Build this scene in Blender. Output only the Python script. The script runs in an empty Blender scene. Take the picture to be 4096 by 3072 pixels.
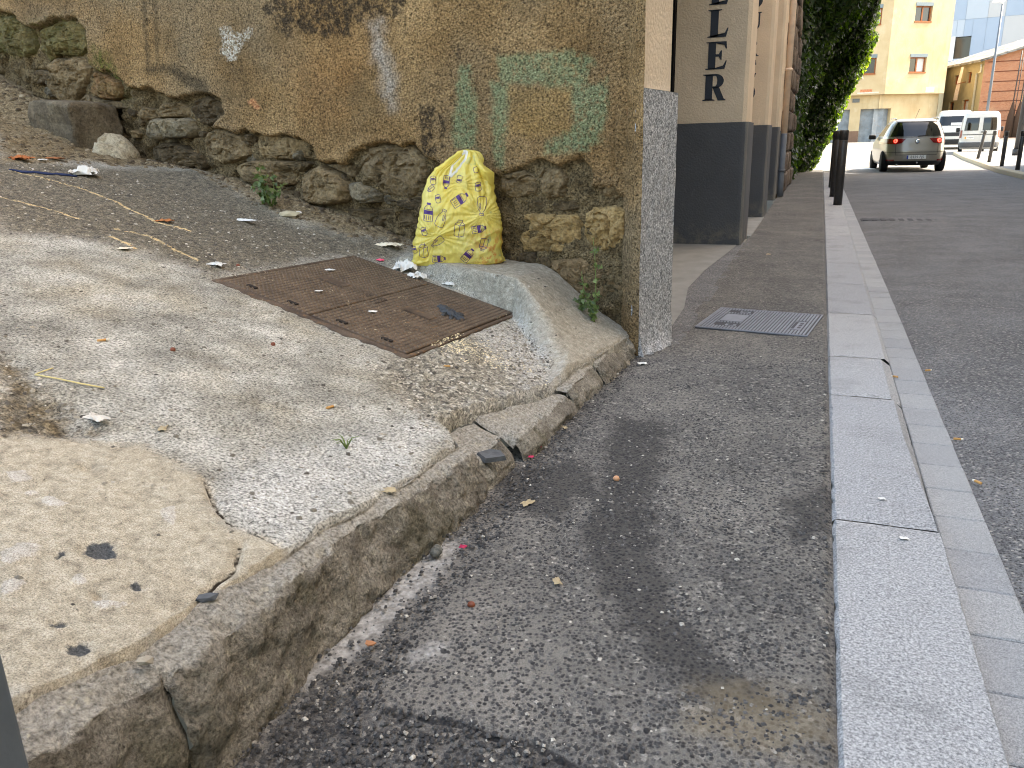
import bpy, bmesh, math, random, colorsys
import numpy as np
from mathutils import Vector, Matrix, Quaternion
from mathutils.bvhtree import BVHTree

scene = bpy.context.scene
COL = scene.collection
# ------------------------------------------------------------------ camera
cam_d = bpy.data.cameras.new('camera'); cam = bpy.data.objects.new('camera', cam_d); COL.objects.link(cam)
cam.location = (0, 0, 1.02)
cam.rotation_euler = (1.2728596, 0.0248924, 0.3595461)
cam_d.sensor_fit = 'HORIZONTAL'; cam_d.sensor_width = 36.0; cam_d.lens = 36.0 * 3148 / 4096
cam_d.clip_start = 0.05; cam_d.clip_end = 1000
cam_d.dof.use_dof = True; cam_d.dof.focus_distance = 2.3; cam_d.dof.aperture_fstop = 14.0
scene.camera = cam
# ------------------------------------------------------------------ sky, sun, exposure
SUN_AZ = Vector((0.92, 0.39, 0)).normalized(); SUN_EL = math.radians(50)
world = bpy.data.worlds.new('World'); scene.world = world; world.use_nodes = True
wn = world.node_tree; wn.nodes.clear()
sky = wn.nodes.new('ShaderNodeTexSky'); sky.sky_type = 'NISHITA'; sky.sun_disc = False
sky.sun_elevation = SUN_EL; sky.sun_rotation = math.atan2(SUN_AZ.x, SUN_AZ.y)
sky.air_density = 1.0; sky.dust_density = 2.5; sky.ozone_density = 1.0
wb = wn.nodes.new('ShaderNodeMix'); wb.data_type = 'RGBA'; wb.blend_type = 'MULTIPLY'; wb.inputs[0].default_value = 1.0
wb.inputs[7].default_value = (1.17, 1.02, 0.82, 1)          # white balance set for the shade
bg = wn.nodes.new('ShaderNodeBackground'); bg.inputs[1].default_value = 0.15
wo = wn.nodes.new('ShaderNodeOutputWorld')
wn.links.new(sky.outputs[0], wb.inputs[6]); wn.links.new(wb.outputs[2], bg.inputs[0]); wn.links.new(bg.outputs[0], wo.inputs[0])
sd_ = bpy.data.lights.new('sun', 'SUN'); sd_.energy = 2.0; sd_.angle = math.radians(0.53); sd_.color = (1, .94, .84)
sun = bpy.data.objects.new('sun', sd_); COL.objects.link(sun)
sdir = Vector((SUN_AZ.x * math.cos(SUN_EL), SUN_AZ.y * math.cos(SUN_EL), math.sin(SUN_EL)))
sun.rotation_euler = (-sdir).to_track_quat('-Z', 'Y').to_euler(); sun.location = (20, 20, 40)
vs = scene.view_settings; vs.view_transform = 'Standard'; vs.look = 'None'; vs.exposure = 2.75; vs.gamma = 1.0; vs.use_curve_mapping = False
scene.render.engine = 'CYCLES'
scene.cycles.use_denoising = True; scene.cycles.denoising_prefilter = 'ACCURATE'; scene.cycles.filter_width = 1.0
scene.cycles.max_bounces = 6; scene.cycles.diffuse_bounces = 4; scene.cycles.sample_clamp_indirect = 6
rng = random.Random(7); NR = np.random.RandomState(11)

D = {"broken":[[5.693,2.103],[4.989,2.021],[4.738,1.993],[4.578,1.897],[4.519,1.876],[4.292,1.912],[4.027,1.903],[3.925,1.812],[3.931,1.704],[3.934,1.605],[3.835,1.558],[3.683,1.5],[3.572,1.425],[3.348,1.423],[3.282,1.371],[3.11,1.325],[3.013,1.358],[2.853,1.36],[2.721,1.307],[2.714,1.233],[2.849,1.162],[2.642,1.133],[2.544,1.146],[2.351,1.102],[2.098,1.077],[2.019,1.022],[1.994,0.933],[1.777,0.935],[1.771,0.946],[1.684,0.99],[1.613,1.019],[1.521,1.038],[1.285,1.021],[1.206,0.949],[1.126,0.916],[0.947,0.874],[0.802,0.873],[0.633,0.896],[0.523,0.933],[0.409,0.909],[0.273,0.949],[0.223,0.878],[0.231,0.818],[0.139,0.804],[0.058,0.753],[0.01,0.79],[-0.011,-0.15],[6.5,-0.3]],"wall":{"white":[[[2.657,1.715],[2.589,1.718],[2.544,1.671],[2.396,1.698],[2.395,1.664],[2.503,1.607],[2.541,1.54],[2.624,1.533],[2.675,1.585],[2.644,1.644]]],"black":[[[2.292,1.785],[2.179,1.872],[1.642,1.817],[1.666,1.601],[1.906,1.612],[2.031,1.647],[2.082,1.626],[2.144,1.623],[2.209,1.678],[2.187,1.742],[2.271,1.758]],[[1.821,1.835],[1.267,1.778],[1.294,1.692],[1.359,1.652],[1.42,1.673],[1.556,1.693],[1.57,1.656],[1.851,1.591]],[[1.229,1.209],[1.187,1.227],[1.137,1.213],[1.132,1.142],[1.166,1.087],[1.132,0.981],[1.125,0.924],[1.187,0.933],[1.225,0.983],[1.228,1.089],[1.234,1.145]],[[1.007,1.5],[0.978,1.503],[0.949,1.455],[0.967,1.428],[0.999,1.466]],[[0.756,1.488],[0.74,1.485],[0.736,1.443],[0.753,1.445]],[[1.116,1.157],[1.08,1.171],[1.073,1.108],[1.101,0.981],[1.119,0.948],[1.101,1.069]]],"soot":[[[3.413,1.542],[3.106,1.541],[2.852,1.434],[2.798,1.348],[2.978,1.385],[3.204,1.51],[3.33,1.499]],[[3.302,1.988],[3.272,1.985],[3.346,1.528],[3.377,1.53]],[[3.191,1.977],[3.165,1.974],[3.257,1.523],[3.285,1.524]]],"green":[[[0.726,1.432],[0.558,1.434],[0.306,1.423],[0.258,1.406],[0.226,1.363],[0.258,1.33],[0.266,1.268],[0.161,1.29],[0.144,1.15],[0.191,1.009],[0.273,0.974],[0.392,0.969],[0.488,0.948],[0.478,1.015],[0.34,1.064],[0.331,1.257],[0.492,1.28],[0.694,1.306],[0.738,1.338]],[[0.96,1.396],[0.903,1.385],[0.889,1.286],[0.875,1.179],[0.883,0.993],[1.01,1.003],[1.036,1.075],[0.998,1.223],[0.983,1.322]],[[0.785,1.303],[0.694,1.291],[0.691,1.096],[0.726,0.881],[0.781,0.905],[0.784,1.099]]],"ochre":[[[0.686,1.276],[0.5,1.281],[0.331,1.25],[0.34,1.064],[0.566,1.04],[0.683,1.066]]],"rust":[[[1.851,1.591],[1.578,1.578],[1.56,1.434],[1.775,1.214],[1.904,1.168]],[[2.163,1.489],[1.669,1.569],[1.714,1.162],[2.078,1.226]]],"pale":[[[1.518,1.643],[1.454,1.645],[1.433,1.52],[1.365,1.343],[1.407,1.216],[1.455,1.283],[1.51,1.502]]],"peach":[[[0.04,1.242],[-0.003,1.23],[-0.009,1.144],[0.001,1.054],[0.028,1.055],[0.045,1.119],[0.053,1.161]],[[0.375,0.864],[0.29,0.893],[0.239,0.878],[0.273,0.826],[0.307,0.773],[0.358,0.772]],[[2.504,1.298],[2.449,1.309],[2.393,1.248],[2.459,1.25]]],"moss":[[[5.485,2.062],[4.761,1.985],[4.555,1.853],[4.62,1.723],[5.606,1.782]],[[3.925,1.723],[3.739,1.661],[3.673,1.539],[3.685,1.37],[3.869,1.379],[3.92,1.503]],[[4.482,1.899],[4.051,1.881],[3.967,1.756],[4.178,1.702],[4.453,1.763]]]},"stones":[[[[4.999,1.996],[4.763,1.98],[4.567,1.875],[4.554,1.802],[4.595,1.711],[4.75,1.69],[4.971,1.748],[5.097,1.746]],0.03,1],[[[4.524,1.861],[4.277,1.901],[4.031,1.889],[3.953,1.804],[3.984,1.698],[4.082,1.665],[4.313,1.681],[4.436,1.648],[4.526,1.717]],0.03,1],[[[4.804,1.678],[4.647,1.704],[4.572,1.667],[4.599,1.616],[4.773,1.627]],-0.02,2],[[[4.741,1.604],[4.592,1.611],[4.456,1.586],[4.486,1.525],[4.628,1.506],[4.725,1.538]],0.0,2],[[[4.419,1.641],[4.318,1.666],[4.049,1.657],[3.982,1.588],[3.988,1.538],[4.076,1.451],[4.275,1.334],[4.379,1.36],[4.49,1.429],[4.486,1.525]],0.06,0],[[[3.971,1.567],[3.841,1.539],[3.691,1.47],[3.696,1.391],[3.787,1.365],[3.922,1.376],[4.018,1.406],[4.053,1.47]],0.04,3],[[[4.247,1.365],[4.068,1.419],[3.923,1.371],[3.723,1.352],[3.635,1.308],[3.804,1.305],[4.152,1.319]],0.03,0],[[[3.607,1.287],[3.535,1.314],[3.412,1.289],[3.411,1.229],[3.526,1.218],[3.601,1.246]],0.0,0],[[[3.373,1.287],[3.309,1.324],[3.141,1.321],[3.046,1.274],[3.048,1.231],[3.378,1.233]],0.01,0],[[[3.476,1.192],[3.411,1.229],[3.102,1.223],[3.023,1.206],[3.02,1.148],[3.068,1.101],[3.236,1.1],[3.365,1.088],[3.488,1.111]],0.06,4],[[[3.495,1.05],[3.333,1.087],[3.154,1.054],[3.016,0.992],[2.998,0.933],[3.124,0.909],[3.308,0.925],[3.491,0.968]],0.04,2],[[[3.014,1.32],[2.912,1.349],[2.803,1.32],[2.728,1.271],[2.753,1.216],[2.907,1.164],[3.012,1.187],[3.033,1.264]],0.0,2],[[[3.006,1.109],[2.851,1.153],[2.645,1.119],[2.559,1.061],[2.558,0.985],[2.676,0.949],[2.836,0.931],[2.99,0.972]],0.02,0],[[[2.537,1.107],[2.427,1.117],[2.162,1.07],[2.032,1.014],[2.009,0.955],[2.243,0.953],[2.534,0.966]],-0.01,0],[[[2.738,0.921],[2.564,0.952],[2.245,0.944],[2.08,0.933],[2.191,0.87],[2.213,0.805],[2.399,0.795],[2.642,0.824]],0.02,0],[[[2.176,0.796],[2.126,0.879],[2.008,0.915],[1.866,0.878],[1.779,0.807],[1.777,0.717],[1.914,0.688],[2.114,0.689],[2.172,0.731]],0.05,0],[[[2.455,0.786],[2.214,0.796],[2.202,0.702],[2.338,0.672],[2.439,0.719]],-0.01,2],[[[1.995,0.924],[1.74,0.926],[1.749,0.842],[1.831,0.878],[1.935,0.914]],0.0,0],[[[1.773,0.815],[1.702,0.824],[1.591,0.781],[1.562,0.746],[1.575,0.711],[1.668,0.7],[1.768,0.753]],0.05,4],[[[1.714,0.93],[1.625,1.006],[1.522,1.034],[1.307,1.013],[1.227,0.95],[1.212,0.867],[1.26,0.783],[1.373,0.722],[1.481,0.747],[1.559,0.755],[1.632,0.833],[1.71,0.86]],0.03,0],[[[1.96,0.669],[1.776,0.681],[1.568,0.666],[1.464,0.686],[1.355,0.67],[1.317,0.593],[1.385,0.573],[1.977,0.538]],0.0,2],[[[1.561,0.737],[1.461,0.721],[1.35,0.731],[1.261,0.766],[1.224,0.698],[1.272,0.611],[1.312,0.662],[1.463,0.694]],0.0,2],[[[0.764,0.857],[0.614,0.888],[0.543,0.849],[0.535,0.771],[0.664,0.738],[0.758,0.761]],0.01,0],[[[0.533,0.903],[0.41,0.894],[0.367,0.849],[0.376,0.757],[0.482,0.74],[0.526,0.787]],0.015,0],[[[0.222,0.841],[0.14,0.841],[0.05,0.782],[0.057,0.738],[0.155,0.744],[0.205,0.774]],0.02,0],[[[0.581,0.731],[0.464,0.744],[0.307,0.735],[0.307,0.696],[0.411,0.675],[0.564,0.684]],-0.01,2],[[[0.752,0.665],[0.62,0.671],[0.324,0.669],[0.298,0.619],[0.302,0.525],[0.315,0.477],[0.485,0.466],[0.691,0.469],[0.751,0.541]],0.02,5],[[[0.285,0.674],[0.238,0.705],[0.097,0.715],[0.056,0.693],[0.058,0.58],[0.069,0.488],[0.272,0.487],[0.291,0.573]],0.015,5],[[[0.759,0.458],[0.559,0.467],[0.551,0.409],[0.751,0.391]],-0.01,2],[[[1.068,0.866],[0.85,0.857],[0.777,0.753],[0.773,0.607],[0.962,0.577],[1.103,0.615],[1.158,0.741]],0.0,2],[[[0.481,0.438],[0.412,0.454],[0.212,0.463],[0.061,0.47],[0.055,0.279],[0.055,0.101],[0.176,0.121],[0.345,0.196],[0.455,0.327]],0.0,6],[[[0.548,0.441],[0.481,0.45],[0.454,0.402],[0.482,0.382],[0.537,0.423]],0.0,2]],"ramp":{"tan":[[[-1.76,1.206],[-1.664,1.278],[-1.518,1.368],[-1.293,1.329],[-1.199,1.241],[-1.118,1.208],[-1.005,1.212],[-0.972,1.204],[-0.953,1.14],[-0.962,0.931],[-0.949,0.784],[-0.947,0.728],[-1.006,0.64],[-0.93,0.3],[-2.6,0.3],[-2.6,1.15]]],"white":[[[-1.268,1.322],[-1.266,1.496],[-1.197,1.769],[-1.125,2.079],[-0.977,2.033],[-0.965,1.634],[-0.984,1.35],[-0.975,1.202],[-1.118,1.208],[-1.196,1.244]],[[-1.382,3.071],[-1.249,3.352],[-1.034,3.109],[-0.925,2.834],[-0.983,2.672],[-1.198,2.882]],[[-0.946,1.981],[-0.906,2.156],[-0.886,2.657],[-0.889,2.78],[-0.959,2.71],[-0.989,2.282]]],"dark":[[[-4.242,3.248],[-3.807,4.283],[-2.714,3.76],[-2.119,3.882],[-2.035,3.669],[-2.272,3.428],[-2.321,2.618],[-2.69,2.674],[-2.957,2.543],[-3.139,2.338],[-5,3.0],[-6,4.0]]],"debris":[[[-7,4.9],[-7,3.9],[-4.9,3.75],[-4.195,3.209],[-4.148,3.764],[-3.868,4.311],[-3.04,3.875],[-2.559,3.796],[-2.147,3.883],[-2.1,4.2]]],"gravel":[[[-1.398,2.507],[-1.358,2.966],[-1.299,3.363],[-1.023,3.075],[-0.905,2.774],[-0.981,2.343],[-1.064,2.053],[-1.26,2.18],[-1.431,2.328]]],"apron":[[[-2.024,3.657],[-1.617,3.564],[-1.531,3.528],[-1.288,3.397],[-1.034,3.109],[-0.911,2.82],[-0.822,3.544],[-0.78,3.9],[-2.0,4.1]]],"rough":[[[-2.126,1.504],[-1.875,1.412],[-1.655,1.349],[-1.674,1.286],[-1.764,1.209]]],"line":[[[-3.985,3.115],[-3.915,3.149],[-3.645,3.222],[-3.376,3.171],[-3.047,3.084],[-2.87,3.107]],[[-3.572,2.694],[-3.342,2.758],[-3.18,2.755]],[[-3.031,2.805],[-2.878,2.861],[-2.695,2.805],[-2.521,2.752]],[[-2.922,2.679],[-2.854,2.662],[-2.762,2.647]]],"crack":[[[-1.293,1.329],[-1.176,1.235],[-1.118,1.208]],[[-1.059,1.162],[-1.009,1.079],[-1.009,1.021],[-0.996,0.973]],[[-1.741,1.191],[-1.655,1.269],[-1.529,1.337],[-1.471,1.364]],[[-1.118,1.208],[-1.055,1.216],[-0.975,1.202]]],"chip":[[[-1.238,0.945],[-1.263,0.982],[-1.229,1.003],[-1.192,0.976],[-1.204,0.95]],[[-1.051,0.743],[-1.041,0.764],[-1.015,0.757],[-1.008,0.734],[-1.033,0.731]],[[-1.109,0.768],[-1.106,0.784],[-1.089,0.78],[-1.096,0.764]],[[-1.112,0.925],[-1.109,0.946],[-1.087,0.938],[-1.095,0.922]],[[-1.267,0.909],[-1.265,0.929],[-1.253,0.927],[-1.255,0.911]]],"flake":[[[-1.334,0.86],[-1.331,0.9],[-1.309,0.92],[-1.284,0.894],[-1.295,0.866],[-1.288,0.844],[-1.306,0.838]],[[-1.121,0.858],[-1.095,0.863],[-1.061,0.883],[-1.065,0.86],[-1.087,0.839],[-1.102,0.841]],[[-1.456,1.041],[-1.441,1.062],[-1.396,1.057],[-1.388,1.029],[-1.433,1.032]],[[-1.594,1.076],[-1.565,1.106],[-1.521,1.083],[-1.541,1.057]],[[-1.254,0.796],[-1.24,0.829],[-1.216,0.812],[-1.216,0.772]],[[-1.193,0.882],[-1.186,0.906],[-1.159,0.877],[-1.166,0.862]],[[-1.257,1.156],[-1.253,1.191],[-1.241,1.183],[-1.192,1.124],[-1.22,1.131]],[[-1.492,1.035],[-1.484,1.056],[-1.465,1.05],[-1.474,1.029]]]},"pave":{"stain":[[[-0.657,2.811],[-0.437,2.769],[-0.399,2.371],[-0.394,2.12],[-0.317,1.852],[-0.241,1.623],[-0.105,1.433],[-0.019,1.371],[0.017,1.327],[-0.088,1.278],[-0.193,1.341],[-0.292,1.454],[-0.414,1.607],[-0.519,1.812],[-0.553,2.137],[-0.62,2.517]],[[-0.902,2.215],[-0.678,2.367],[-0.54,2.141],[-0.618,1.922],[-0.815,1.921]],[[-0.023,2.237],[0.105,2.415],[0.108,2.07],[0.023,1.988]]],"dust":[[[-0.892,0.964],[-0.905,1.196],[-0.9,1.491],[-0.908,1.686],[-0.824,1.741],[-0.799,1.571],[-0.819,1.411],[-0.817,1.278],[-0.86,1.162],[-0.873,1.052]],[[-0.726,1.256],[-0.673,1.282],[-0.665,1.244],[-0.708,1.221]]],"tan":[[[-0.126,1.306],[-0.019,1.371],[0.09,1.326],[0.112,1.259],[0.03,1.185],[-0.061,1.176],[-0.131,1.224]]],"patch":[[[-0.874,0.807],[-0.862,0.924],[-0.889,1.075],[-0.769,1.087],[-0.67,1.073],[-0.531,1.085],[-0.396,1.084],[-0.275,1.046],[-0.2,0.6],[-0.95,0.6]]],"seam":[[[-0.67,1.073],[-0.596,1.081],[-0.531,1.085],[-0.455,1.076],[-0.396,1.084],[-0.275,1.046]]],"pale":[[[-0.769,1.087],[-0.755,1.335],[-0.644,1.469],[-0.474,1.466],[-0.301,1.32],[-0.331,1.156],[-0.542,1.11]],[[-0.863,2.039],[-0.788,2.211],[-0.701,2.09],[-0.777,1.933]]]},"hatch":[[-2.322,2.608,0.505],[-1.377,2.512,0.261],[-1.296,3.407,0.274],[-2.237,3.556,0.479]],"let1":[["L",-1.075,2.176,-0.891,2.392],["L",-1.077,1.901,-0.883,2.136],["E",-1.083,1.624,-0.884,1.863],["R",-1.095,1.349,-0.887,1.584]],"let2":[[-0.811,2.68],[-0.799,2.5],[-0.796,2.462],[-0.809,2.251],[-0.827,2.161],[-0.823,1.964],[-0.836,1.922],[-0.83,1.702],[-0.824,1.651],[-0.838,1.432],[-0.834,1.367],[-0.829,1.157]],"fac":{"p3":[-0.671,13.86,0.0],"p3b":[-0.614,15.143,0.0],"pipe":[-0.628,14.971,0.0],"stone":[-0.614,17.469,0.0],"ivy":[-0.534,19.064,0.0],"ivyr":[-0.216,22.916,0.0],"pipegrey":[-0.6,13.434,1.036]},"lit":{"tissue_big":[-1.951,3.59,0.402],"tissue_small":[-1.693,3.564,0.332],"tissue_left":[-2.429,2.756,0.532],"tissue_wall":[-2.173,3.807,0.493],"tissue_far":[-3.874,3.44,0.901],"tissue_flat":[-2.898,3.545,0.646],"butt1":[-1.237,2.559,0.223],"butt2":[-1.332,1.924,0.259],"butt3":[-2.073,1.803,0.453],"glove":[-1.505,3.138,0.288],"rope0":[-4.0,3.119,0.937],"rope1":[-3.935,3.242,0.919],"rope2":[-3.867,3.371,0.9],"slate":[-0.862,2.099,0.132],"tuft":[-1.162,1.732,0.223],"plant":[-2.962,3.935,0.708],"weed":[-0.969,3.661,0.173],"weed2":[-1.041,3.681,0.222],"pebble_r1":[-0.854,1.638,0.0],"brickbit":[-0.816,1.238,0.0],"petal1":[-0.799,1.684,0.0],"nut1":[-0.669,1.441,0.0],"leafdry":[-0.725,1.986,0.0],"snail":[-0.517,2.233,0.0],"leafw":[-0.513,1.601,0.0],"nut_r1":[-1.743,2.207,0.359],"nut_r2":[-1.895,1.903,0.405],"nut_r3":[-2.392,2.852,0.521],"straw":[-1.875,1.516,0.412],"leaf_edge":[-0.97,1.609,0.181],"orangepeel":[-3.035,3.123,0.686],"orange2":[-4.232,3.354,0.995],"orange3":[-4.241,3.577,0.995],"wchip":[-4.23,3.482,0.993],"pinkbag":[-2.102,3.604,0.446],"grit_white":[-1.488,2.871,0.286],"stonepale":[-2.795,3.8,0.649],"bottlecap":[-2.761,3.858,0.652],"twig1":[-2.523,3.694,0.567],"twig2":[-2.439,3.784,0.563],"paperp":[-0.702,3.566,0.0],"leafp":[-0.365,7.438,0.0],"chip_edge":[-0.986,0.978,0.235],"stone_edge":[-0.938,0.784,0.246],"gbutt0":[0.361,3.762,0.0],"gbutt1":[0.542,3.894,0.0],"gbutt2":[0.538,2.984,0.0],"gbutt3":[0.537,2.601,0.0],"cap1":[0.249,2.324,0.0],"cap2":[0.287,2.087,0.0],"petal2":[-0.832,2.322,0.0],"petal3":[-0.836,2.413,0.0],"leaf2":[-0.805,2.627,0.0],"wp1":[-0.708,3.571,0.0],"yleaf":[-1.541,1.474,0.33],"paper1":[-2.77,2.587,0.622],"flake1":[-1.697,1.405,0.372],"blackchip":[0.099,2.477,0.0]},"bag":{"bl":[-1.999,3.736,0.458],"br":[-1.542,3.886,0.423]},"cover":[[-0.536,4.415,0.0],[0.062,4.199,0.0],[0.071,4.795,0.0],[-0.531,4.982,0.0]],"far":{"lampb":[7.224,45.0,1.927],"lampt":[7.218,45.0,6.623]}}

# ------------------------------------------------------------------ numeric helpers
def sst(a, b, v):
    t = np.clip((v - a) / (b - a), 0, 1)
    return t * t * (3 - 2 * t)
def lerp(v, pts):
    return np.interp(v, [p[0] for p in pts], [p[1] for p in pts])
EDGE_B = [(0.2, -0.885), (0.85, -0.885), (1.21, -0.914), (1.66, -0.897), (2.4, -0.854), (3.0, -0.825), (3.52, -0.803), (3.8, -0.80)]
WALL_T = 0.15
def wall_y(x):
    return 3.80 + WALL_T * (-0.80 - x)
def ramp_h(x, y):
    """height of the sloping path before fine relief"""
    x = np.asarray(x, float); y = np.asarray(y, float)
    q = np.maximum(0, -0.93 - x)
    z = 0.150 + 0.26 * (-0.95 - x) - 0.01 * (y - 2.5)
    z = z + 0.036 * np.maximum(0, 2.3 - y) ** 2 * np.exp(-q / 1.5)
    z = z - 0.075 * sst(2.3, 3.7, y) * sst(-1.35, -0.93, x)
    # debris banked against the wall foot
    wd = wall_y(x) - y
    bank = lerp(-x, [(1.9, 0.0), (2.2, .06), (2.6, .08), (3.2, .06), (3.8, .03), (4.4, -.04), (5.0, .06), (5.8, .2)])
    z = z + bank * sst(0.55, 0.0, wd)
    # concrete mound under the bag, falling as an apron to the corner
    top = lerp(-x, [(0.78, .085), (0.86, .115), (1.0, .19), (1.12, .285), (1.22, .365), (1.30, .405), (1.45, .415), (1.9, .455), (2.05, .46)])
    front = lerp(-x, [(0.78, 1.2), (0.95, .62), (1.10, .50), (1.25, .44), (1.5, .36), (1.85, .33), (2.1, .30)])
    fall = lerp(-x, [(0.78, .5), (0.95, .34), (1.12, .22), (1.25, .09), (1.35, .03), (2.0, .025), (2.2, .05)])
    m = 1 - sst(front, front + fall, wd)
    m = m * sst(-2.10, -2.00, x)
    z = z + np.maximum(0, top - z) * m
    return z

def _h(ix, iy, s):
    n = (ix.astype(np.int64) * 374761393 + iy.astype(np.int64) * 668265263 + s * 974634777) & 0xffffffff
    n = ((n ^ (n >> 13)) * 1274126177) & 0xffffffff
    return ((n ^ (n >> 16)) & 0xffff) / 65535.0
def vn(x, y, s=0):
    x = np.asarray(x, float); y = np.asarray(y, float)
    ix = np.floor(x); iy = np.floor(y); fx = x - ix; fy = y - iy
    fx = fx * fx * (3 - 2 * fx); fy = fy * fy * (3 - 2 * fy)
    a = _h(ix, iy, s); b = _h(ix + 1, iy, s); c = _h(ix, iy + 1, s); d = _h(ix + 1, iy + 1, s)
    return (a + (b - a) * fx) * (1 - fy) + (c + (d - c) * fx) * fy
def fbm(x, y, o=4, s=0, g=.5):
    t = 0; a = 1; n = 0
    for i in range(o):
        t = t + a * (vn(x * 2 ** i, y * 2 ** i, s + i * 17) - .5); n += a; a *= g
    return t / n * 2
def sdist(px, py, poly):
    """signed distance to a polygon, positive inside"""
    n = len(poly); d = np.full(px.shape, 1e9); ins = np.zeros(px.shape, bool)
    for i in range(n):
        ax, ay = poly[i]; bx, by = poly[(i + 1) % n]
        ex, ey = bx - ax, by - ay; wx, wy = px - ax, py - ay
        t = np.clip((wx * ex + wy * ey) / (ex * ex + ey * ey + 1e-12), 0, 1)
        d = np.minimum(d, (wx - ex * t) ** 2 + (wy - ey * t) ** 2)
        c = ((ay <= py) & (by > py)) | ((by <= py) & (ay > py))
        if abs(ey) > 1e-12:
            ins ^= c & (px < ax + (py - ay) / ey * ex)
    return np.where(ins, 1, -1) * np.sqrt(d)
def ldist(px, py, line):
    d = np.full(px.shape, 1e9)
    for (ax, ay), (bx, by) in zip(line[:-1], line[1:]):
        ex, ey = bx - ax, by - ay; wx, wy = px - ax, py - ay
        t = np.clip((wx * ex + wy * ey) / (ex * ex + ey * ey + 1e-12), 0, 1)
        d = np.minimum(d, (wx - ex * t) ** 2 + (wy - ey * t) ** 2)
    return np.sqrt(d)
def multi(px, py, polys):
    r = np.full(px.shape, -9.)
    for p in polys: r = np.maximum(r, sdist(px, py, p))
    return r
def multil(px, py, lines):
    r = np.full(px.shape, 9.)
    for p in lines: r = np.minimum(r, ldist(px, py, p))
    return -r

# ------------------------------------------------------------------ object helpers
def tag(o, label=None, cat=None, group=None, kind=None):
    if label: o['label'] = label
    if cat: o['category'] = cat
    if group: o['group'] = group
    if kind: o['kind'] = kind
    return o
def link(name, me, mat=None, parent=None, smooth=False):
    o = bpy.data.objects.new(name, me); COL.objects.link(o)
    if mat is not None and not me.materials: me.materials.append(mat)
    if parent is not None: o.parent = parent
    if smooth: me.shade_smooth()
    return o
def empty(name, loc=(0, 0, 0), rz=0):
    o = bpy.data.objects.new(name, None); COL.objects.link(o); o.location = loc; o.rotation_euler = (0, 0, rz); o.empty_display_size = .1
    return o
def pyd(name, v, f, mat=None, parent=None, smooth=False):
    me = bpy.data.meshes.new(name); me.from_pydata([tuple(map(float, p)) for p in v], [], [tuple(map(int, q)) for q in f]); me.update()
    return link(name, me, mat, parent, smooth)
def grid_mesh(name, P, mat=None, parent=None, smooth=True, attrs=None, flip=False):
    """P: (n,m,3) array of points"""
    n, m = P.shape[:2]; V = P.reshape(-1, 3)
    i = np.arange(n * m).reshape(n, m)
    q = np.stack([i[:-1, :-1], i[1:, :-1], i[1:, 1:], i[:-1, 1:]], -1).reshape(-1, 4)
    if flip: q = q[:, ::-1]
    me = bpy.data.meshes.new(name)
    me.vertices.add(len(V)); me.vertices.foreach_set('co', V.astype(np.float32).ravel())
    me.loops.add(q.size); me.loops.foreach_set('vertex_index', q.astype(np.int32).ravel())
    me.polygons.add(len(q)); me.polygons.foreach_set('loop_start', (np.arange(len(q)) * 4).astype(np.int32))
    me.update(calc_edges=True); me.validate()
    for k_, a in (attrs or {}).items():
        at = me.attributes.new(k_, 'FLOAT', 'POINT'); at.data.foreach_set('value', a.astype(np.float32).ravel())
    return link(name, me, mat, parent, smooth)
def tris_mesh(name, V, F, mat, parent=None, attrs=None, smooth=False):
    V = np.asarray(V, np.float32); F = np.asarray(F, np.int32); k_ = F.shape[1]
    me = bpy.data.meshes.new(name)
    me.vertices.add(len(V)); me.vertices.foreach_set('co', V.ravel())
    me.loops.add(F.size); me.loops.foreach_set('vertex_index', F.ravel())
    me.polygons.add(len(F)); me.polygons.foreach_set('loop_start', (np.arange(len(F)) * k_).astype(np.int32))
    me.update(calc_edges=True); me.validate()
    for n_, a in (attrs or {}).items():
        at = me.attributes.new(n_, 'FLOAT', 'POINT'); at.data.foreach_set('value', np.asarray(a, np.float32).ravel())
    return link(name, me, mat, parent, smooth)
def bm_box(bm, x0, x1, y0, y1, z0, z1, bev=0, seg=1):
    r = bmesh.ops.create_cube(bm, size=1.0); vs_ = r['verts']
    for v in vs_: v.co = Vector((x0 + (v.co.x + .5) * (x1 - x0), y0 + (v.co.y + .5) * (y1 - y0), z0 + (v.co.z + .5) * (z1 - z0)))
    if bev:
        es = list({e for v in vs_ for e in v.link_edges})
        bmesh.ops.bevel(bm, geom=es, offset=bev, segments=seg, affect='EDGES', profile=.5)
def fin(name, bm, mat, parent=None, smooth=False):
    me = bpy.data.meshes.new(name); bm.normal_update(); bm.to_mesh(me); bm.free()
    return link(name, me, mat, parent, smooth)
def box(name, x0, x1, y0, y1, z0, z1, mat, parent=None, bev=0.004, seg=1):
    bm = bmesh.new(); bm_box(bm, x0, x1, y0, y1, z0, z1, bev, seg); return fin(name, bm, mat, parent)
def prism(name, pts, h0, h1, mat, parent=None, axis='z', off=0.0):
    """extrude a polygon; axis z: pts are (x,y); axis y: pts are (x,z) from h0..h1 along y; axis x: pts (y,z)"""
    n = len(pts); V = []
    for h_ in (h0, h1):
        for a, b in pts:
            V.append((a, b, h_) if axis == 'z' else ((a, h_, b) if axis == 'y' else (h_, a, b)))
    F = [tuple(range(n))[::-1], tuple(range(n, 2 * n))] + [(i, (i + 1) % n, n + (i + 1) % n, n + i) for i in range(n)]
    o = pyd(name, V, F, mat, parent)
    bm = bmesh.new(); bm.from_mesh(o.data); bmesh.ops.recalc_face_normals(bm, faces=bm.faces); bm.to_mesh(o.data); bm.free()
    return o
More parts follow.
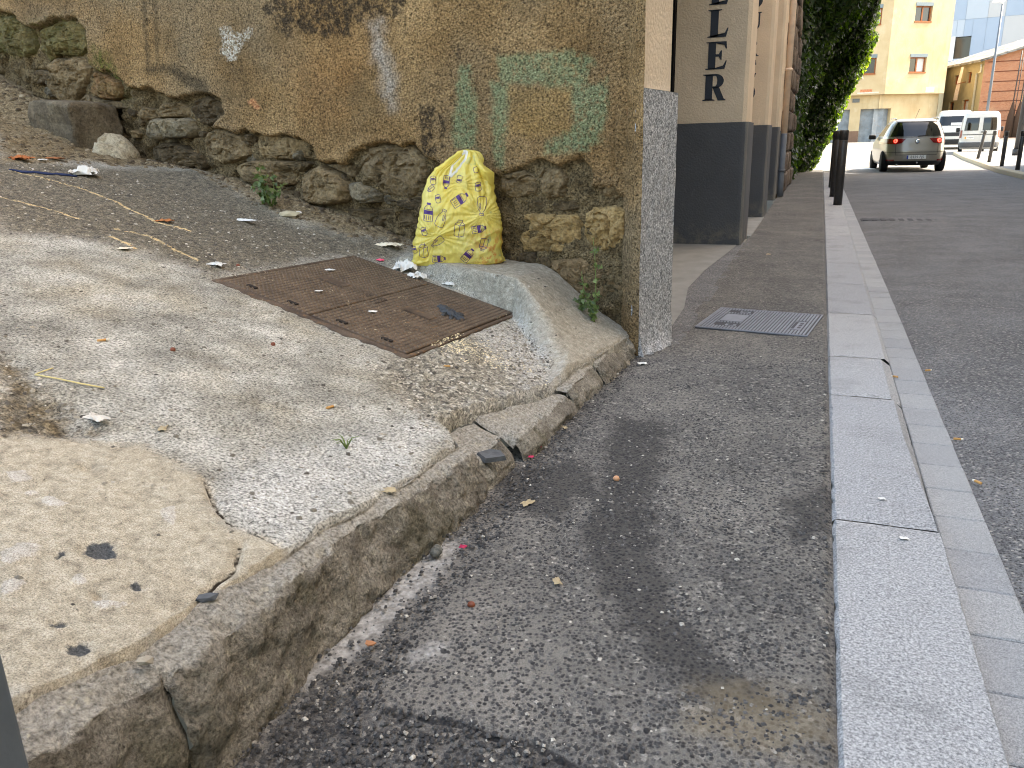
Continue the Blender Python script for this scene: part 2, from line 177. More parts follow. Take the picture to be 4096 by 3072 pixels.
def tube(name, pts, r, mat, parent=None, seg=10, caps=True, smooth=True):
    pts = [Vector(p) for p in pts]; rs = r if isinstance(r, (list, tuple)) else [r] * len(pts)
    V = []; F = []; up = Vector((0, 0, 1))
    for i, p in enumerate(pts):
        t = (pts[min(i + 1, len(pts) - 1)] - pts[max(i - 1, 0)]).normalized()
        a = t.cross(up if abs(t.z) < .95 else Vector((1, 0, 0))).normalized(); b = t.cross(a)
        for j in range(seg):
            an = 2 * math.pi * j / seg; V.append(p + (a * math.cos(an) + b * math.sin(an)) * rs[i])
    for i in range(len(pts) - 1):
        for j in range(seg): F.append((i * seg + j, i * seg + (j + 1) % seg, (i + 1) * seg + (j + 1) % seg, (i + 1) * seg + j))
    if caps: F.append(tuple(range(seg))); F.append(tuple(reversed(range((len(pts) - 1) * seg, len(pts) * seg))))
    o = pyd(name, V, F, mat, parent, smooth)
    bm = bmesh.new(); bm.from_mesh(o.data); bmesh.ops.recalc_face_normals(bm, faces=bm.faces); bm.to_mesh(o.data); bm.free()
    return o
def lathe(name, prof, mat, parent=None, seg=24, smooth=True):
    V = []; F = []; n = len(prof)
    for r, z in prof:
        for j in range(seg): V.append((r * math.cos(2 * math.pi * j / seg), r * math.sin(2 * math.pi * j / seg), z))
    for i in range(n - 1):
        for j in range(seg): F.append((i * seg + j, i * seg + (j + 1) % seg, (i + 1) * seg + (j + 1) % seg, (i + 1) * seg + j))
    F.append(tuple(reversed(range(seg)))); F.append(tuple(range((n - 1) * seg, n * seg)))
    return pyd(name, V, F, mat, parent, smooth)
def copy_tree(o, parent=None):
    c_ = o.copy(); COL.objects.link(c_); c_.parent = parent
    for ch in o.children: copy_tree(ch, c_)
    return c_

# ------------------------------------------------------------------ material helpers
def lin(v): v = v / 255.; return v / 12.92 if v <= .04045 else ((v + .055) / 1.055) ** 2.4
def c(r, g, b): return (lin(r), lin(g), lin(b), 1)
class MT:
    def __init__(s, name, rough=.85, spec=.3, coord='pos'):
        s.m = bpy.data.materials.new(name); s.m.use_nodes = True; s.t = s.m.node_tree; s.t.nodes.clear()
        s.o = s.t.nodes.new('ShaderNodeOutputMaterial'); s.b = s.t.nodes.new('ShaderNodeBsdfPrincipled')
        s.t.links.new(s.b.outputs[0], s.o.inputs[0]); s.b.inputs['Roughness'].default_value = rough; s.b.inputs['Specular IOR Level'].default_value = spec
        if coord == 'pos': s.co = s.t.nodes.new('ShaderNodeNewGeometry').outputs['Position']
        else: s.co = s.t.nodes.new('ShaderNodeTexCoord').outputs['Object']
    def put(s, inp, v):
        if hasattr(v, 'is_output'): s.t.links.new(v, inp)
        elif v is not None: inp.default_value = v
    def scaled(s, sc):
        n = s.t.nodes.new('ShaderNodeVectorMath'); n.operation = 'MULTIPLY'; s.put(n.inputs[0], s.co); n.inputs[1].default_value = sc; return n.outputs[0]
    def noise(s, scale, detail=4, rough=.55, dist=0, co=None, out=0):
        n = s.t.nodes.new('ShaderNodeTexNoise'); s.put(n.inputs['Vector'], co or s.co); n.inputs['Scale'].default_value = scale
        n.inputs['Detail'].default_value = detail; n.inputs['Roughness'].default_value = rough; n.inputs['Distortion'].default_value = dist; return n.outputs[out]
    def vor(s, scale, feat='F1', rand=1, co=None, out='Distance'):
        n = s.t.nodes.new('ShaderNodeTexVoronoi'); n.feature = feat; s.put(n.inputs['Vector'], co or s.co); n.inputs['Scale'].default_value = scale
        n.inputs['Randomness'].default_value = rand; return n.outputs[out]
    def wave(s, scale, dist=0, detail=2, co=None, direction='X'):
        n = s.t.nodes.new('ShaderNodeTexWave'); n.bands_direction = direction; s.put(n.inputs['Vector'], co or s.co); n.inputs['Scale'].default_value = scale; n.inputs['Distortion'].default_value = dist; n.inputs['Detail'].default_value = detail; return n.outputs[1]
    def math(s, op, a, b=None, clamp=False):
        n = s.t.nodes.new('ShaderNodeMath'); n.operation = op; n.use_clamp = clamp; s.put(n.inputs[0], a); s.put(n.inputs[1], b); return n.outputs[0]
    def ss(s, v, a, b, lo=0., hi=1.):
        n = s.t.nodes.new('ShaderNodeMapRange'); n.interpolation_type = 'SMOOTHSTEP'; s.put(n.inputs[0], v)
        n.inputs[1].default_value = a; n.inputs[2].default_value = b; n.inputs[3].default_value = lo; n.inputs[4].default_value = hi; return n.outputs[0]
    def ramp(s, v, stops):
        n = s.t.nodes.new('ShaderNodeValToRGB'); s.put(n.inputs[0], v); e = n.color_ramp.elements
        while len(e) < len(stops): e.new(.5)
        for q, (p, col) in zip(e, stops): q.position = p; q.color = col
        return n.outputs[0]
    def mix(s, f, a, b, blend='MIX'):
        n = s.t.nodes.new('ShaderNodeMix'); n.data_type = 'RGBA'; n.blend_type = blend; n.clamp_factor = True
        s.put(n.inputs[0], f); s.put(n.inputs[6], a); s.put(n.inputs[7], b); return n.outputs[2]
    def attr(s, name, out='Fac'):
        n = s.t.nodes.new('ShaderNodeAttribute'); n.attribute_name = name; return n.outputs[out]
    def rnd(s): return s.t.nodes.new('ShaderNodeObjectInfo').outputs['Random']
    def sepx(s, v, i):
        n = s.t.nodes.new('ShaderNodeSeparateXYZ'); s.put(n.inputs[0], v); return n.outputs[i]
    def mask(s, name, amp=.03, w=.006, ns=30, det=5):
        """ragged-edged mask from a signed distance attribute"""
        v = s.math('MULTIPLY', s.math('SUBTRACT', s.noise(ns, det, .65), .5), amp * 2)
        return s.ss(s.math('ADD', s.attr(name), v), -w, w)
    def bump(s, h_, strength=.5, dist=.01, prev=None):
        n = s.t.nodes.new('ShaderNodeBump'); n.inputs['Strength'].default_value = strength; n.inputs['Distance'].default_value = dist
        s.put(n.inputs['Height'], h_)
        if prev: s.t.links.new(prev, n.inputs['Normal'])
        return n.outputs[0]
    def done(s, col, normal=None, rough=None, metal=None):
        s.put(s.b.inputs['Base Color'], col)
        if normal: s.t.links.new(normal, s.b.inputs['Normal'])
        if rough is not None: s.put(s.b.inputs['Roughness'], rough)
        if metal is not None: s.put(s.b.inputs['Metallic'], metal)
        return s.m
OV = lambda lo=.14, hi=.86, a=.33, b=.69: [(a, (lo, lo, lo, 1)), (.5, (.5, .5, .5, 1)), (b, (hi, hi, hi, 1))]
def plain(name, col, rough=.6, spec=.4, var=.12, ns=8, bump=0, bs=60, metal=0, coord='pos'):
    m = MT(name, rough, spec, coord)
    d_ = tuple(v * (1 - var) for v in col[:3]) + (1,); l_ = tuple(min(1, v * (1 + var)) for v in col[:3]) + (1,)
    f = m.noise(ns, 5, .6); k_ = m.ramp(f, [(.3, d_), (.7, l_)])
    nrm = m.bump(m.noise(bs, 3), bump, .004) if bump else None
    return m.done(k_, nrm, metal=metal)
def glassy(name, col, rough=.06):
    m = MT(name, rough, .6); return m.done(col)

# ================================================================== MATERIALS OF THE GROUND
def asphalt(name, regions, base=1.0, cell=105, d0=c(108, 105, 98), d1=c(142, 137, 127)):
    m = MT(name, .88, .25)
    col_v = m.vor(cell, out='Color'); dist = m.vor(cell)
    r_ = m.sepx(col_v, 0)
    chips = m.ramp(r_, [(0, c(46, 45, 45)), (.5, c(71, 70, 69)), (.76, c(95, 93, 89)), (.93, c(118, 115, 108)), (.99, c(156, 151, 141))])
    dustc = m.ramp(m.noise(3.2, 5, .65), [(.3, d0), (.7, d1)])
    edge = m.ss(dist, .25, .62)
    amt = m.ss(m.noise(1.7, 4, .6), .25, .75, .35, .95)
    if 'pale' in regions: amt = m.math('ADD', amt, m.math('MULTIPLY', m.mask('pale', .12, .1, 6), .35), True)
    if 'patch' in regions: amt = m.math('MULTIPLY', amt, m.math('SUBTRACT', 1.0, m.math('MULTIPLY', m.mask('patch', .03, .02, 14), .45)))
    k_ = m.mix(m.math('MULTIPLY', edge, amt), chips, dustc)
    fine = m.noise(420, 3, .6)
    k_ = m.mix(.6, k_, m.ramp(fine, OV(.1, .8)), 'OVERLAY')
    if 'stain' in regions: k_ = m.mix(m.math('MULTIPLY', m.mask('stain', .09, .035, 12), .74), k_, m.mix(edge, c(34, 34, 36), c(60, 58, 55)))
    if 'tan' in regions: k_ = m.mix(m.math('MULTIPLY', m.mask('tan', .12, .06, 10), .42), k_, c(140, 126, 98))
    if 'dust' in regions: k_ = m.mix(m.math('MULTIPLY', m.mask('dust', .06, .03, 16), .75), k_, m.ramp(m.noise(60, 4), [(.35, c(135, 132, 125)), (.65, c(205, 203, 196))]))
    if 'seam' in regions: k_ = m.mix(m.ss(m.math('ADD', m.attr('seam'), m.math('MULTIPLY', m.noise(30, 3), .012)), -.003, .002, 0, .8), k_, c(40, 40, 41))
    if base != 1: k_ = m.mix(1, k_, (base, base, base * 1.02, 1), 'MULTIPLY')
    hgt = m.math('ADD', m.math('MULTIPLY', m.math('SUBTRACT', 1, dist), .8), m.math('MULTIPLY', fine, .5))
    nrm = m.bump(hgt, .55, .006)
    return m.done(k_, nrm)
M_PAVE = asphalt('pavement_asphalt', ['stain', 'dust', 'tan', 'patch', 'seam', 'pale'], .86)
M_ROAD = asphalt('road_asphalt', [], 1.1, 130, c(104, 104, 104), c(128, 127, 125))

def granite(name, lo, mid, hi, sc=330, dirt=.5):
    m = MT(name, .8, .35)
    a = m.noise(sc, 3, .7); b = m.noise(sc * .45, 4, .6)
    k_ = m.ramp(a, [(.32, lo), (.48, mid), (.66, hi)])
    k_ = m.mix(.25, k_, m.ramp(b, [(.35, lo), (.65, hi)]))
    k_ = m.mix(m.ss(m.noise(4, 5, .65), .48, .8, 0, dirt), k_, m.mix(.5, k_, c(96, 92, 84), 'MULTIPLY'))
    sp = m.ss(m.noise(14, 6, .7), .68, .74, 0, .35)
    k_ = m.mix(sp, k_, c(110, 103, 92))
    rv = m.ramp(m.rnd(), [(0, (.9, .9, .91, 1)), (1, (1.06, 1.05, 1.03, 1))])
    k_ = m.mix(1, k_, rv, 'MULTIPLY')
    return m.done(k_, m.bump(a, .25, .003))
M_KERB = granite('kerb_granite', c(76, 77, 79), c(142, 143, 144), c(196, 196, 195), 190, .8)
M_GUTTER = granite('gutter_granite', c(96, 97, 99), c(142, 143, 143), c(180, 180, 178), 340)
M_SLAB = granite('slab_granite', c(36, 37, 40), c(120, 121, 124), c(224, 225, 227), 120, .35)
M_TANKERB = granite('far_kerb_stone', c(128, 116, 92), c(165, 152, 124), c(190, 178, 150), 200)

def mat_ramp():
    m = MT('alley_concrete', .92, .2)
    n1 = m.noise(5, 6, .62); n2 = m.noise(38, 5, .65); n3 = m.noise(135, 5, .75)
    conc = m.ramp(n1, [(.28, c(118, 115, 106)), (.5, c(160, 157, 146)), (.72, c(198, 195, 185))])
    conc = m.mix(m.ss(m.noise(1.6, 4, .6), .46, .66, 0, .35), conc, c(168, 154, 122))
    tan = m.ramp(n2, [(.3, c(146, 137, 119)), (.5, c(180, 170, 149)), (.72, c(200, 192, 173))])
    white = m.ramp(n2, [(.3, c(168, 166, 160)), (.55, c(206, 205, 200)), (.75, c(224, 223, 219))])
    dark = m.ramp(n2, [(.3, c(78, 74, 66)), (.55, c(122, 114, 98)), (.75, c(158, 148, 126))])
    debris = m.ramp(n2, [(.3, c(78, 68, 52)), (.5, c(128, 113, 86)), (.75, c(164, 148, 118))])
    apron = m.ramp(n2, [(.3, c(136, 129, 114)), (.6, c(174, 167, 151)), (.8, c(206, 201, 189))])
    gravel = m.ramp(m.sepx(m.vor(75, out='Color'), 0), [(0, c(84, 80, 74)), (.4, c(128, 122, 108)), (.8, c(164, 157, 140)), (1, c(200, 194, 180))])
    k_ = m.mix(m.mask('dark', .14, .12, 9), conc, dark)
    k_ = m.mix(m.mask('debris', .12, .08, 10), k_, debris)
    k_ = m.mix(m.math('MULTIPLY', m.mask('gravel', .08, .05, 12), .85), k_, gravel)
    k_ = m.mix(m.mask('apron', .03, .015, 18), k_, apron)
    k_ = m.mix(m.math('MULTIPLY', m.mask('white', .16, .10, 8), .52), k_, white)
    k_ = m.mix(m.mask('tan', .06, .03, 14), k_, tan)
    k_ = m.mix(m.mask('rough', .1, .05, 16), k_, m.ramp(n2, [(.35, c(60, 54, 44)), (.55, c(112, 100, 78)), (.7, c(160, 147, 120))]))
    k_ = m.mix(m.math('MULTIPLY', m.mask('flake', .014, .004, 40), .8), k_, m.ramp(n2, [(.3, c(172, 165, 152)), (.7, c(212, 208, 200))]))
    k_ = m.mix(m.mask('chip', .012, .003, 40), k_, m.ramp(n3, [(.35, c(62, 64, 66)), (.65, c(98, 99, 98))]))
    ln = m.ss(m.math('ADD', m.attr('line'), m.math('MULTIPLY', m.noise(38, 6, .75), .06)), .018, .026)
    k_ = m.mix(ln, k_, c(216, 194, 145))
    # pits and grime that the rough cement holds
    pits = m.ss(m.noise(150, 6, .75), .52, .62, 0, .55)
    k_ = m.mix(m.math('MULTIPLY', pits, m.math('SUBTRACT', 1, m.math('MULTIPLY', m.mask('tan', .012, .004, 30), .6))), k_, m.mix(1, k_, (.50, .48, .44, 1), 'MULTIPLY'))
    tanm = m.math('MAXIMUM', m.mask('tan', .012, .004, 30), m.math('MULTIPLY', m.mask('apron', .03, .015, 18), .75))
    k_ = m.mix(m.math('SUBTRACT', .9, m.math('MULTIPLY', tanm, .9)), k_, m.ramp(n3, OV(.04, .90, .36, .66)), 'OVERLAY')
    k_ = m.mix(m.math('MULTIPLY', tanm, .75), k_, m.ramp(m.noise(330, 4, .7), OV(.12, .84)), 'OVERLAY')
    k_ = m.mix(m.ss(m.noise(2.6, 5, .7), .55, .72, 0, .45), k_, m.mix(1, k_, (.62, .61, .6, 1), 'MULTIPLY'))
    ck = m.ss(m.math('ADD', m.attr('crack'), m.math('MULTIPLY', m.noise(40, 4), .008)), -.001, .002)
    k_ = m.mix(ck, k_, c(52, 44, 34))
    hh = m.math('ADD', m.math('MULTIPLY', n3, .55), n2)
    return m.done(k_, m.bump(hh, .9, .011))
M_RAMP = mat_ramp()
def mat_edge():
    m = MT('edge_stone', .92, .2)
    n1 = m.noise(9, 6, .65); n2 = m.noise(60, 5, .65); n3 = m.noise(130, 5, .75)
    k_ = m.ramp(n1, [(.3, c(108, 101, 91)), (.52, c(146, 139, 126)), (.75, c(180, 173, 160))])
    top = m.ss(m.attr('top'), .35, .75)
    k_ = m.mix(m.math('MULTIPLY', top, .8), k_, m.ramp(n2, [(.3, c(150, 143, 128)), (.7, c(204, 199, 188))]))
    lich = m.ss(m.noise(26, 6, .7), .58, .64)
    k_ = m.mix(m.math('MULTIPLY', lich, m.ss(m.noise(3, 3), .4, .62, 0, .8)), k_, c(196, 188, 166))
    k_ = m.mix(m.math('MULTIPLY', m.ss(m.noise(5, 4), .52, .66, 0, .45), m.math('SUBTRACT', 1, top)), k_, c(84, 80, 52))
    k_ = m.mix(.8, k_, m.ramp(n3, OV(.08, .86)), 'OVERLAY')
    return m.done(k_, m.bump(m.math('ADD', n2, m.math('MULTIPLY', n3, .6)), 1.0, .018))
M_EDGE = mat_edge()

# ================================================================== GROUND
def zroad(y): return lerp(y, [(-10, -.03), (6, -.03), (14, -.07), (20, -.11), (27, -.145), (35, -.10), (44, -.05), (74, .32), (120, .6)])
def zpave(y): return lerp(y, [(-10, 0), (18, 0), (24, -.03), (28.5, -.10)])
def rkerb(y): return lerp(y, [(-10, 4.3), (18, 4.42), (22.2, 4.54), (26, 4.68), (31, 5.0), (36.7, 5.32), (44, 5.9)])
# bedrock sheet out to the horizon
g_ = pyd('ground', [(-400, -300, -.45), (400, -300, -.45), (400, 500, -.45), (-400, 500, -.45)], [(0, 1, 2, 3)], plain('far_ground', c(120, 114, 100), .9)); tag(g_, kind='structure')

def ygrid(y0, y1, near, far):
    ys = [y0]
    while ys[-1] < y1: ys.append(ys[-1] + max(near, far * max(0, ys[-1]) / 20))
    ys[-1] = y1
    return np.array(ys)
# left pavement
ys = ygrid(.35, 28.5, .008, .16); xs = np.linspace(-.955, .113, 125)
X, Y = np.meshgrid(xs, ys)
in_alley = sst(3.95, 3.75, Y)
X = np.where(X < -.64, -.64 + (X + .64) * in_alley, X)       # beyond the corner the building line bounds it
Z = zpave(Y) + .006 * fbm(X * 2.2, Y * 2.2, 3, 3) + .0035 * fbm(X * 14, Y * 14, 3, 5)
Z += -.012 * sst(.09, .113, X) - .010 * sst(-.70, -.80, X) * in_alley
pa = {k_: multi(X, Y, D['pave'][k_]) for k_ in ('stain', 'dust', 'tan', 'patch', 'pale')}
pa['seam'] = multil(X, Y, D['pave']['seam'])
Z -= .005 * np.exp(-(pa['seam'] / .010) ** 2); Z -= .006 * sst(-.01, .01, pa['patch'])
pave = grid_mesh('pavement', np.stack([X, Y, Z], -1), M_PAVE, None, True, pa, True); tag(pave, kind='structure')
# loose and proud aggregate on the asphalt near the camera
def chips(name, n, fn, zf, smin, smax, mat, parent=None, seed=0):
    R_ = np.random.RandomState(seed); P = fn(R_, n); n = len(P)
    s = smin + (smax - smin) * R_.rand(n) ** 2.2; an = R_.rand(n) * 6.28; asp = .55 + .45 * R_.rand(n)
    base = np.array([(-1, -1), (1, -1), (1, 1), (-1, 1)])
    V = np.zeros((n, 8, 3)); jit = 1 + .5 * (R_.rand(n, 8, 2) - .5)
    for lvl in range(2):
        k_ = 1.0 if lvl == 0 else .62
        q = base[None] * jit[:, lvl * 4:lvl * 4 + 4] * s[:, None, None] * k_; q[..., 1] *= asp[:, None]
        ca, sa = np.cos(an)[:, None], np.sin(an)[:, None]
        V[:, lvl * 4:lvl * 4 + 4, 0] = P[:, :1] + q[..., 0] * ca - q[..., 1] * sa
        V[:, lvl * 4:lvl * 4 + 4, 1] = P[:, 1:] + q[..., 0] * sa + q[..., 1] * ca
        V[:, lvl * 4:lvl * 4 + 4, 2] = zf(P[:, 0], P[:, 1])[:, None] + (s * (-.3 if lvl == 0 else .42))[:, None] + (R_.rand(n, 4) - .5) * s[:, None] * .35
    f = np.array([(4, 5, 6, 7), (0, 1, 5, 4), (1, 2, 6, 5), (2, 3, 7, 6), (3, 0, 4, 7)])
    F = (np.arange(n)[:, None, None] * 8 + f[None]).reshape(-1, 4)
    return tris_mesh(name, V.reshape(-1, 3), F, mat, parent, {'tone': np.repeat(R_.rand(n), 8)})
def mat_chips(name, stops):
    m = MT(name, .8, .3); k_ = m.ramp(m.attr('tone'), stops)
    k_ = m.mix(.4, k_, m.ramp(m.noise(300, 3), OV()), 'OVERLAY'); return m.done(k_, m.bump(m.noise(220, 3), .5, .003))
M_CH1 = mat_chips('asphalt_chips', [(0, c(46, 45, 45)), (.6, c(71, 70, 69)), (.88, c(96, 94, 91)), (.965, c(132, 127, 118)), (.995, c(182, 177, 165))])
M_CH2 = mat_chips('concrete_grit', [(0, c(70, 66, 60)), (.5, c(120, 113, 100)), (.85, c(160, 152, 134)), (1, c(205, 200, 188))])
def pv(R_, n):
    y = .75 + 3.2 * R_.rand(n) ** 1.5; x = -.9 + 1.0 * R_.rand(n); k_ = x > np.interp(y, *zip(*EDGE_B)) + .012
    st = multi(x, y, D['pave']['dust']); k_ &= (st < 0) | (R_.rand(n) < .25)
    return np.stack([x, y], -1)[k_]
zp = lambda x, y: zpave(y) + .006 * fbm(x * 2.2, y * 2.2, 3, 3) - .0008
o = chips('pavement_chips', 26000, pv, zp, .0015, .0058, M_CH1, pave, 5); tag(o, kind='stuff')

# kerb stones
kerb = empty('kerb', (.113, .2, 0)); tag(kerb, kind='structure')
joints = [-.85, .12, 1.14, 2.164, 3.335, 3.97, 4.997, 6.02, 7.05, 8.05] + [9.05 + i for i in range(18)]
for i, (a, b) in enumerate(zip(joints[:-1], joints[1:])):
    if b < .7: continue
    zt0, zt1 = zpave(a), zpave(b)
    # dropped section: bevelled face near the alley, upright face further on
    bevel = .008 if b < 2.2 else (.028 if b < 3.4 else (.022 if b < 4 else .012))
    wt = .378 if b < 2.2 else (.352 if b < 3.4 else .345 if b < 4 else .362)
    wt0 = .378 if b < 2.2 else (.376 if i and abs(a - 2.164) < .01 else wt)
    n = max(6, int((b - a) / .025)) if b < 9 else 5
    yy = np.linspace(a + .0035, b - .0035, n); prof = [(.113, -.30), (.113, -.012), (.121, 0), (.16, .0), (.22, .001), (.28, .0), (None, 0), (.384, -bevel - .006), (.386, -.30)]
    P = np.zeros((n, len(prof), 3))
    for j, y in enumerate(yy):
        t = j / (n - 1); endd = -.004 * (math.exp(-t * n / 1.1) + math.exp(-(1 - t) * n / 1.1))
        for q, (px, pz) in enumerate(prof):
            w = wt0 + (wt - wt0) * min(1, t * 1.6) if px is None else px
            P[j, q] = (w - .113 + rng.uniform(-.0008, .0008), y, zt0 + (zt1 - zt0) * t + pz + (endd if pz > -.1 else 0) + (.0 if b > 2.2 else 0) + rng.uniform(-.0006, .0006))
            if q in (1, 2) and rng.random() < .10: P[j, q, 0] += .004
    P[:, :, 1] -= .2
    o = grid_mesh('kerb_stone', P, M_KERB, kerb, False, None, True)
    bm = bmesh.new(); bm.from_mesh(o.data)
    bmesh.ops.holes_fill(bm, edges=[e for e in bm.edges if e.is_boundary and len({round(v.co.y, 4) for v in e.verts}) == 1], sides=0)
    bmesh.ops.recalc_face_normals(bm, faces=bm.faces); bm.to_mesh(o.data); bm.free()
    for p in o.data.polygons: p.use_smooth = False
# gutter slabs, 20 cm long
gut = empty('gutter', (.386, .2, 0)); tag(gut, kind='structure')
gm = None
yj = 1.14 - .2 * 3
nsl = 0
while yj < 15:
    z = zroad(yj) + .0005 * rng.uniform(-2, 2) - .004
    if gm is None:
        o = box('gutter_slab', 0, .132, 0, .197, -.10, 0, M_GUTTER, gut, .0035); gm = o.data
    else: o = link('gutter_slab', gm, None, gut)
    L_ = .2
    o.location = (.002 + rng.uniform(-.0012, .0012), yj - .2, z); o.scale = (1, L_ / .2, 1)
    yj += L_; nsl += 1
rest = []
yy = np.arange(yj, 28.5, .8)
P = np.zeros((len(yy), 2, 3))
for j, y in enumerate(yy): P[j, 0] = (.002, y - .2, zroad(y) - .004); P[j, 1] = (.134, y - .2, zroad(y) - .004)
grid_mesh('gutter_strip', P, M_GUTTER, gut, False, None, True)

# carriageway
ys = ygrid(-6, 28.5, .05, .35); xs = np.linspace(0, 1, 60)
T, Y = np.meshgrid(xs, ys); X = .512 + T * (rkerb(Y) - .512)
Z = zroad(Y) - .009 * (1 - sst(0, .02, T)) + .02 * np.sin(T * math.pi) + .004 * fbm(X * 3, Y * 3, 3, 8)
road = grid_mesh('road', np.stack([X, Y, Z], -1), M_ROAD, None, True, None, True); tag(road, kind='structure')
# junction beyond, in the sun
ys = np.linspace(28.5, 120, 70); xs = np.linspace(-16, 40, 60); X, Y = np.meshgrid(xs, ys)
Z = zroad(Y) - .004
sq = grid_mesh('junction', np.stack([X, Y, Z], -1), plain('sunlit_road', c(124, 121, 114), .9, .2, .1, 2), None, True, None, True); tag(sq, kind='structure')
# right pavement with its kerb
ys = np.linspace(-6, 44, 60)
P = np.zeros((len(ys), 6, 3))
for j, y in enumerate(ys):
    x = rkerb(y); z = zroad(y)
    for q, (dx, dz) in enumerate([(0.002, -.1), (.0, .10), (.015, .118), (.2, .12), (.21, .12), (.215, .06)]): P[j, q] = (x + dx, y, z + dz)
rk = grid_mesh('kerb', P, M_TANKERB, None, False, None, True); tag(rk, kind='structure')
P = np.zeros((len(ys), 2, 3))
for j, y in enumerate(ys): P[j, 0] = (rkerb(y) + .2, y, zroad(y) + .116); P[j, 1] = (12.5, y, zroad(y) + .116)
rp = grid_mesh('pavement', P, plain('right_pavement_concrete', c(140, 139, 136), .9, .2, .1, 3), None, False, None, True); tag(rp, kind='structure')
# painted marks on the junction and worn dabs on the road
M_PAINT = plain('road_paint', c(225, 224, 218), .7, .3, .08, 20)
marks = empty('road_markings', (1, 30, zroad(30))); tag(marks, kind='structure')
for (x0, x1, y0, y1) in [(.9, 1.75, 29.4, 30.3), (2.2, 3.1, 29.6, 30.4), (1.3, 2.2, 38, 39.2), (2.6, 3.4, 41, 42.2), (4.1, 4.55, 30.2, 31.2)]:
    z = zroad((y0 + y1) / 2) + .004
    pyd('painted_mark', [(x0 - 1, y0 - 30, zroad(y0) + .006 - zroad(30)), (x1 - 1, y0 - 30, zroad(y0) + .006 - zroad(30)), (x1 - 1, y1 - 30, zroad(y1) + .006 - zroad(30)), (x0 - 1, y1 - 30, zroad(y1) + .006 - zroad(30))], [(0, 1, 2, 3)], M_PAINT, marks)

# ================================================================== SLOPING ALLEY
alley = None
cols = np.concatenate([np.linspace(0, 1, 300) ** 1.25])
ny = 330
v = np.linspace(0, 1, ny)
CR = [(.3, -1.0), (.645, -1.0), (.75, -.975), (.80, -.967), (.97, -.992), (1.18, -.984), (1.35, -.984), (1.63, -.962), (1.99, -.949), (2.06, -1.0), (2.11, -1.066), (2.25, -1.045), (2.44, -1.0), (2.62, -.955), (2.80, -.915), (3.2, -.865), (3.6, -.83), (3.9, -.79)]
XF = -6.6
y_lo = .32
Yv = np.zeros((len(cols), ny)); Xv = np.zeros_like(Yv)
for i, t in enumerate(cols):
    # columns follow the ragged outer edge near it and straighten inward
    xc = np.array([np.interp(q, *zip(*CR)) for q in np.linspace(y_lo, 4.75, ny)])
    yt = wall_y(XF * t - .95 * (1 - t)) + .06
    yy = y_lo + (yt - y_lo) * v
    xe = np.interp(yy, [p[0] for p in CR], [p[1] for p in CR]) + .014 * fbm(yy * 12, yy * 0 + 3, 5, 21, .65)
    Xv[i] = xe + (XF - xe) * t
    Yv[i] = y_lo + (wall_y(Xv[i]) + .06 - y_lo) * v
for k_ in range(2):   # settle y against the shifted x
    Yv = y_lo + (wall_y(Xv) + .06 - y_lo) * v[None]
X, Y = Xv, Yv
ra = {k_: multi(X, Y, D['ramp'][k_]) for k_ in ('tan', 'white', 'dark', 'debris', 'gravel', 'apron', 'rough', 'chip', 'flake')}
ra['line'] = multil(X, Y, D['ramp']['line']); ra['crack'] = multil(X, Y, D['ramp']['crack'])
def ramp_fine(X, Y, ra):
    Z = ramp_h(X, Y)
    Z = Z + .010 * fbm(X * 3, Y * 3, 4, 1) + .0032 * fbm(X * 22, Y * 22, 4, 2)
    g = sst(-.04, .06, ra['gravel']); Z = Z + g * (.011 * fbm(X * 30, Y * 30, 4, 4) - .004)
    d_ = sst(-.1, .1, ra['debris']); Z = Z + d_ * (.022 * fbm(X * 9, Y * 9, 5, 6) + .008 * fbm(X * 40, Y * 40, 3, 7))
    r = sst(-.06, .05, ra['rough']); Z = Z + r * (.022 * fbm(X * 16, Y * 16, 5, 9) - .012)
    dk = sst(-.1, .1, ra['dark']); Z = Z + dk * .006 * fbm(X * 28, Y * 28, 3, 12)
    t = sst(-.012, .004, ra['tan'] + .008 * fbm(X * 25, Y * 25, 3, 31)); Z = Z + .007 * t
    Z = Z - .004 * sst(-.03, .06, ra['tan']) * np.clip(fbm(X * 11, Y * 11, 4, 77) * 2 - .3, 0, 1)
    Z = Z - .010 * sst(-.008, .008, ra['chip'] + .006 * fbm(X * 45, Y * 45, 3, 91)) + .004 * sst(-.01, .01, ra['flake'])
    Z = Z - .012 * np.exp(-(ra['crack'] / .006) ** 2)
    return Z
Z = ramp_fine(X, Y, ra)
# broken rim towards the edge stones
rim = sst(.028, .0, X * 0 + np.abs(X - np.interp(Y, [p[0] for p in CR], [p[1] for p in CR])))
Z = Z - rim * (.012 * np.clip(fbm(X * 30, Y * 30, 3, 14), 0, 1))
# hatch pit is flat so that the cover seats
hx = np.array(D['hatch']); HA, HB, HD = hx[0], hx[1], hx[3]; HC = HB + HD - HA
HA, HB, HC, HD = [p + np.array((0, 0, .0)) for p in (HA, HB, HC, HD)]
hatch_sd = multi(X, Y, [[tuple(p[:2]) for p in (HA, HB, HC, HD)]])
nrmH = np.cross(HB - HA, HD - HA); nrmH /= np.linalg.norm(nrmH)
zH = HA[2] - (nrmH[0] * (X - HA[0]) + nrmH[1] * (Y - HA[1])) / nrmH[2]
Z = Z + (zH - .022 - Z) * sst(-.004, .01, hatch_sd)
Z = Z + (zH - .003 - Z) * (sst(-.06, -.005, hatch_sd) * (1 - sst(-.004, .01, hatch_sd))) * .75 * (1 - sst(0, .15, Z - zH))
# holes drilled in the slab
for (px, py) in ((-1.115, .865), (-1.50, 1.20)):
    Z -= .03 * np.exp(-(((X - px) ** 2 + (Y - py) ** 2) / .010 ** 2) ** 2)
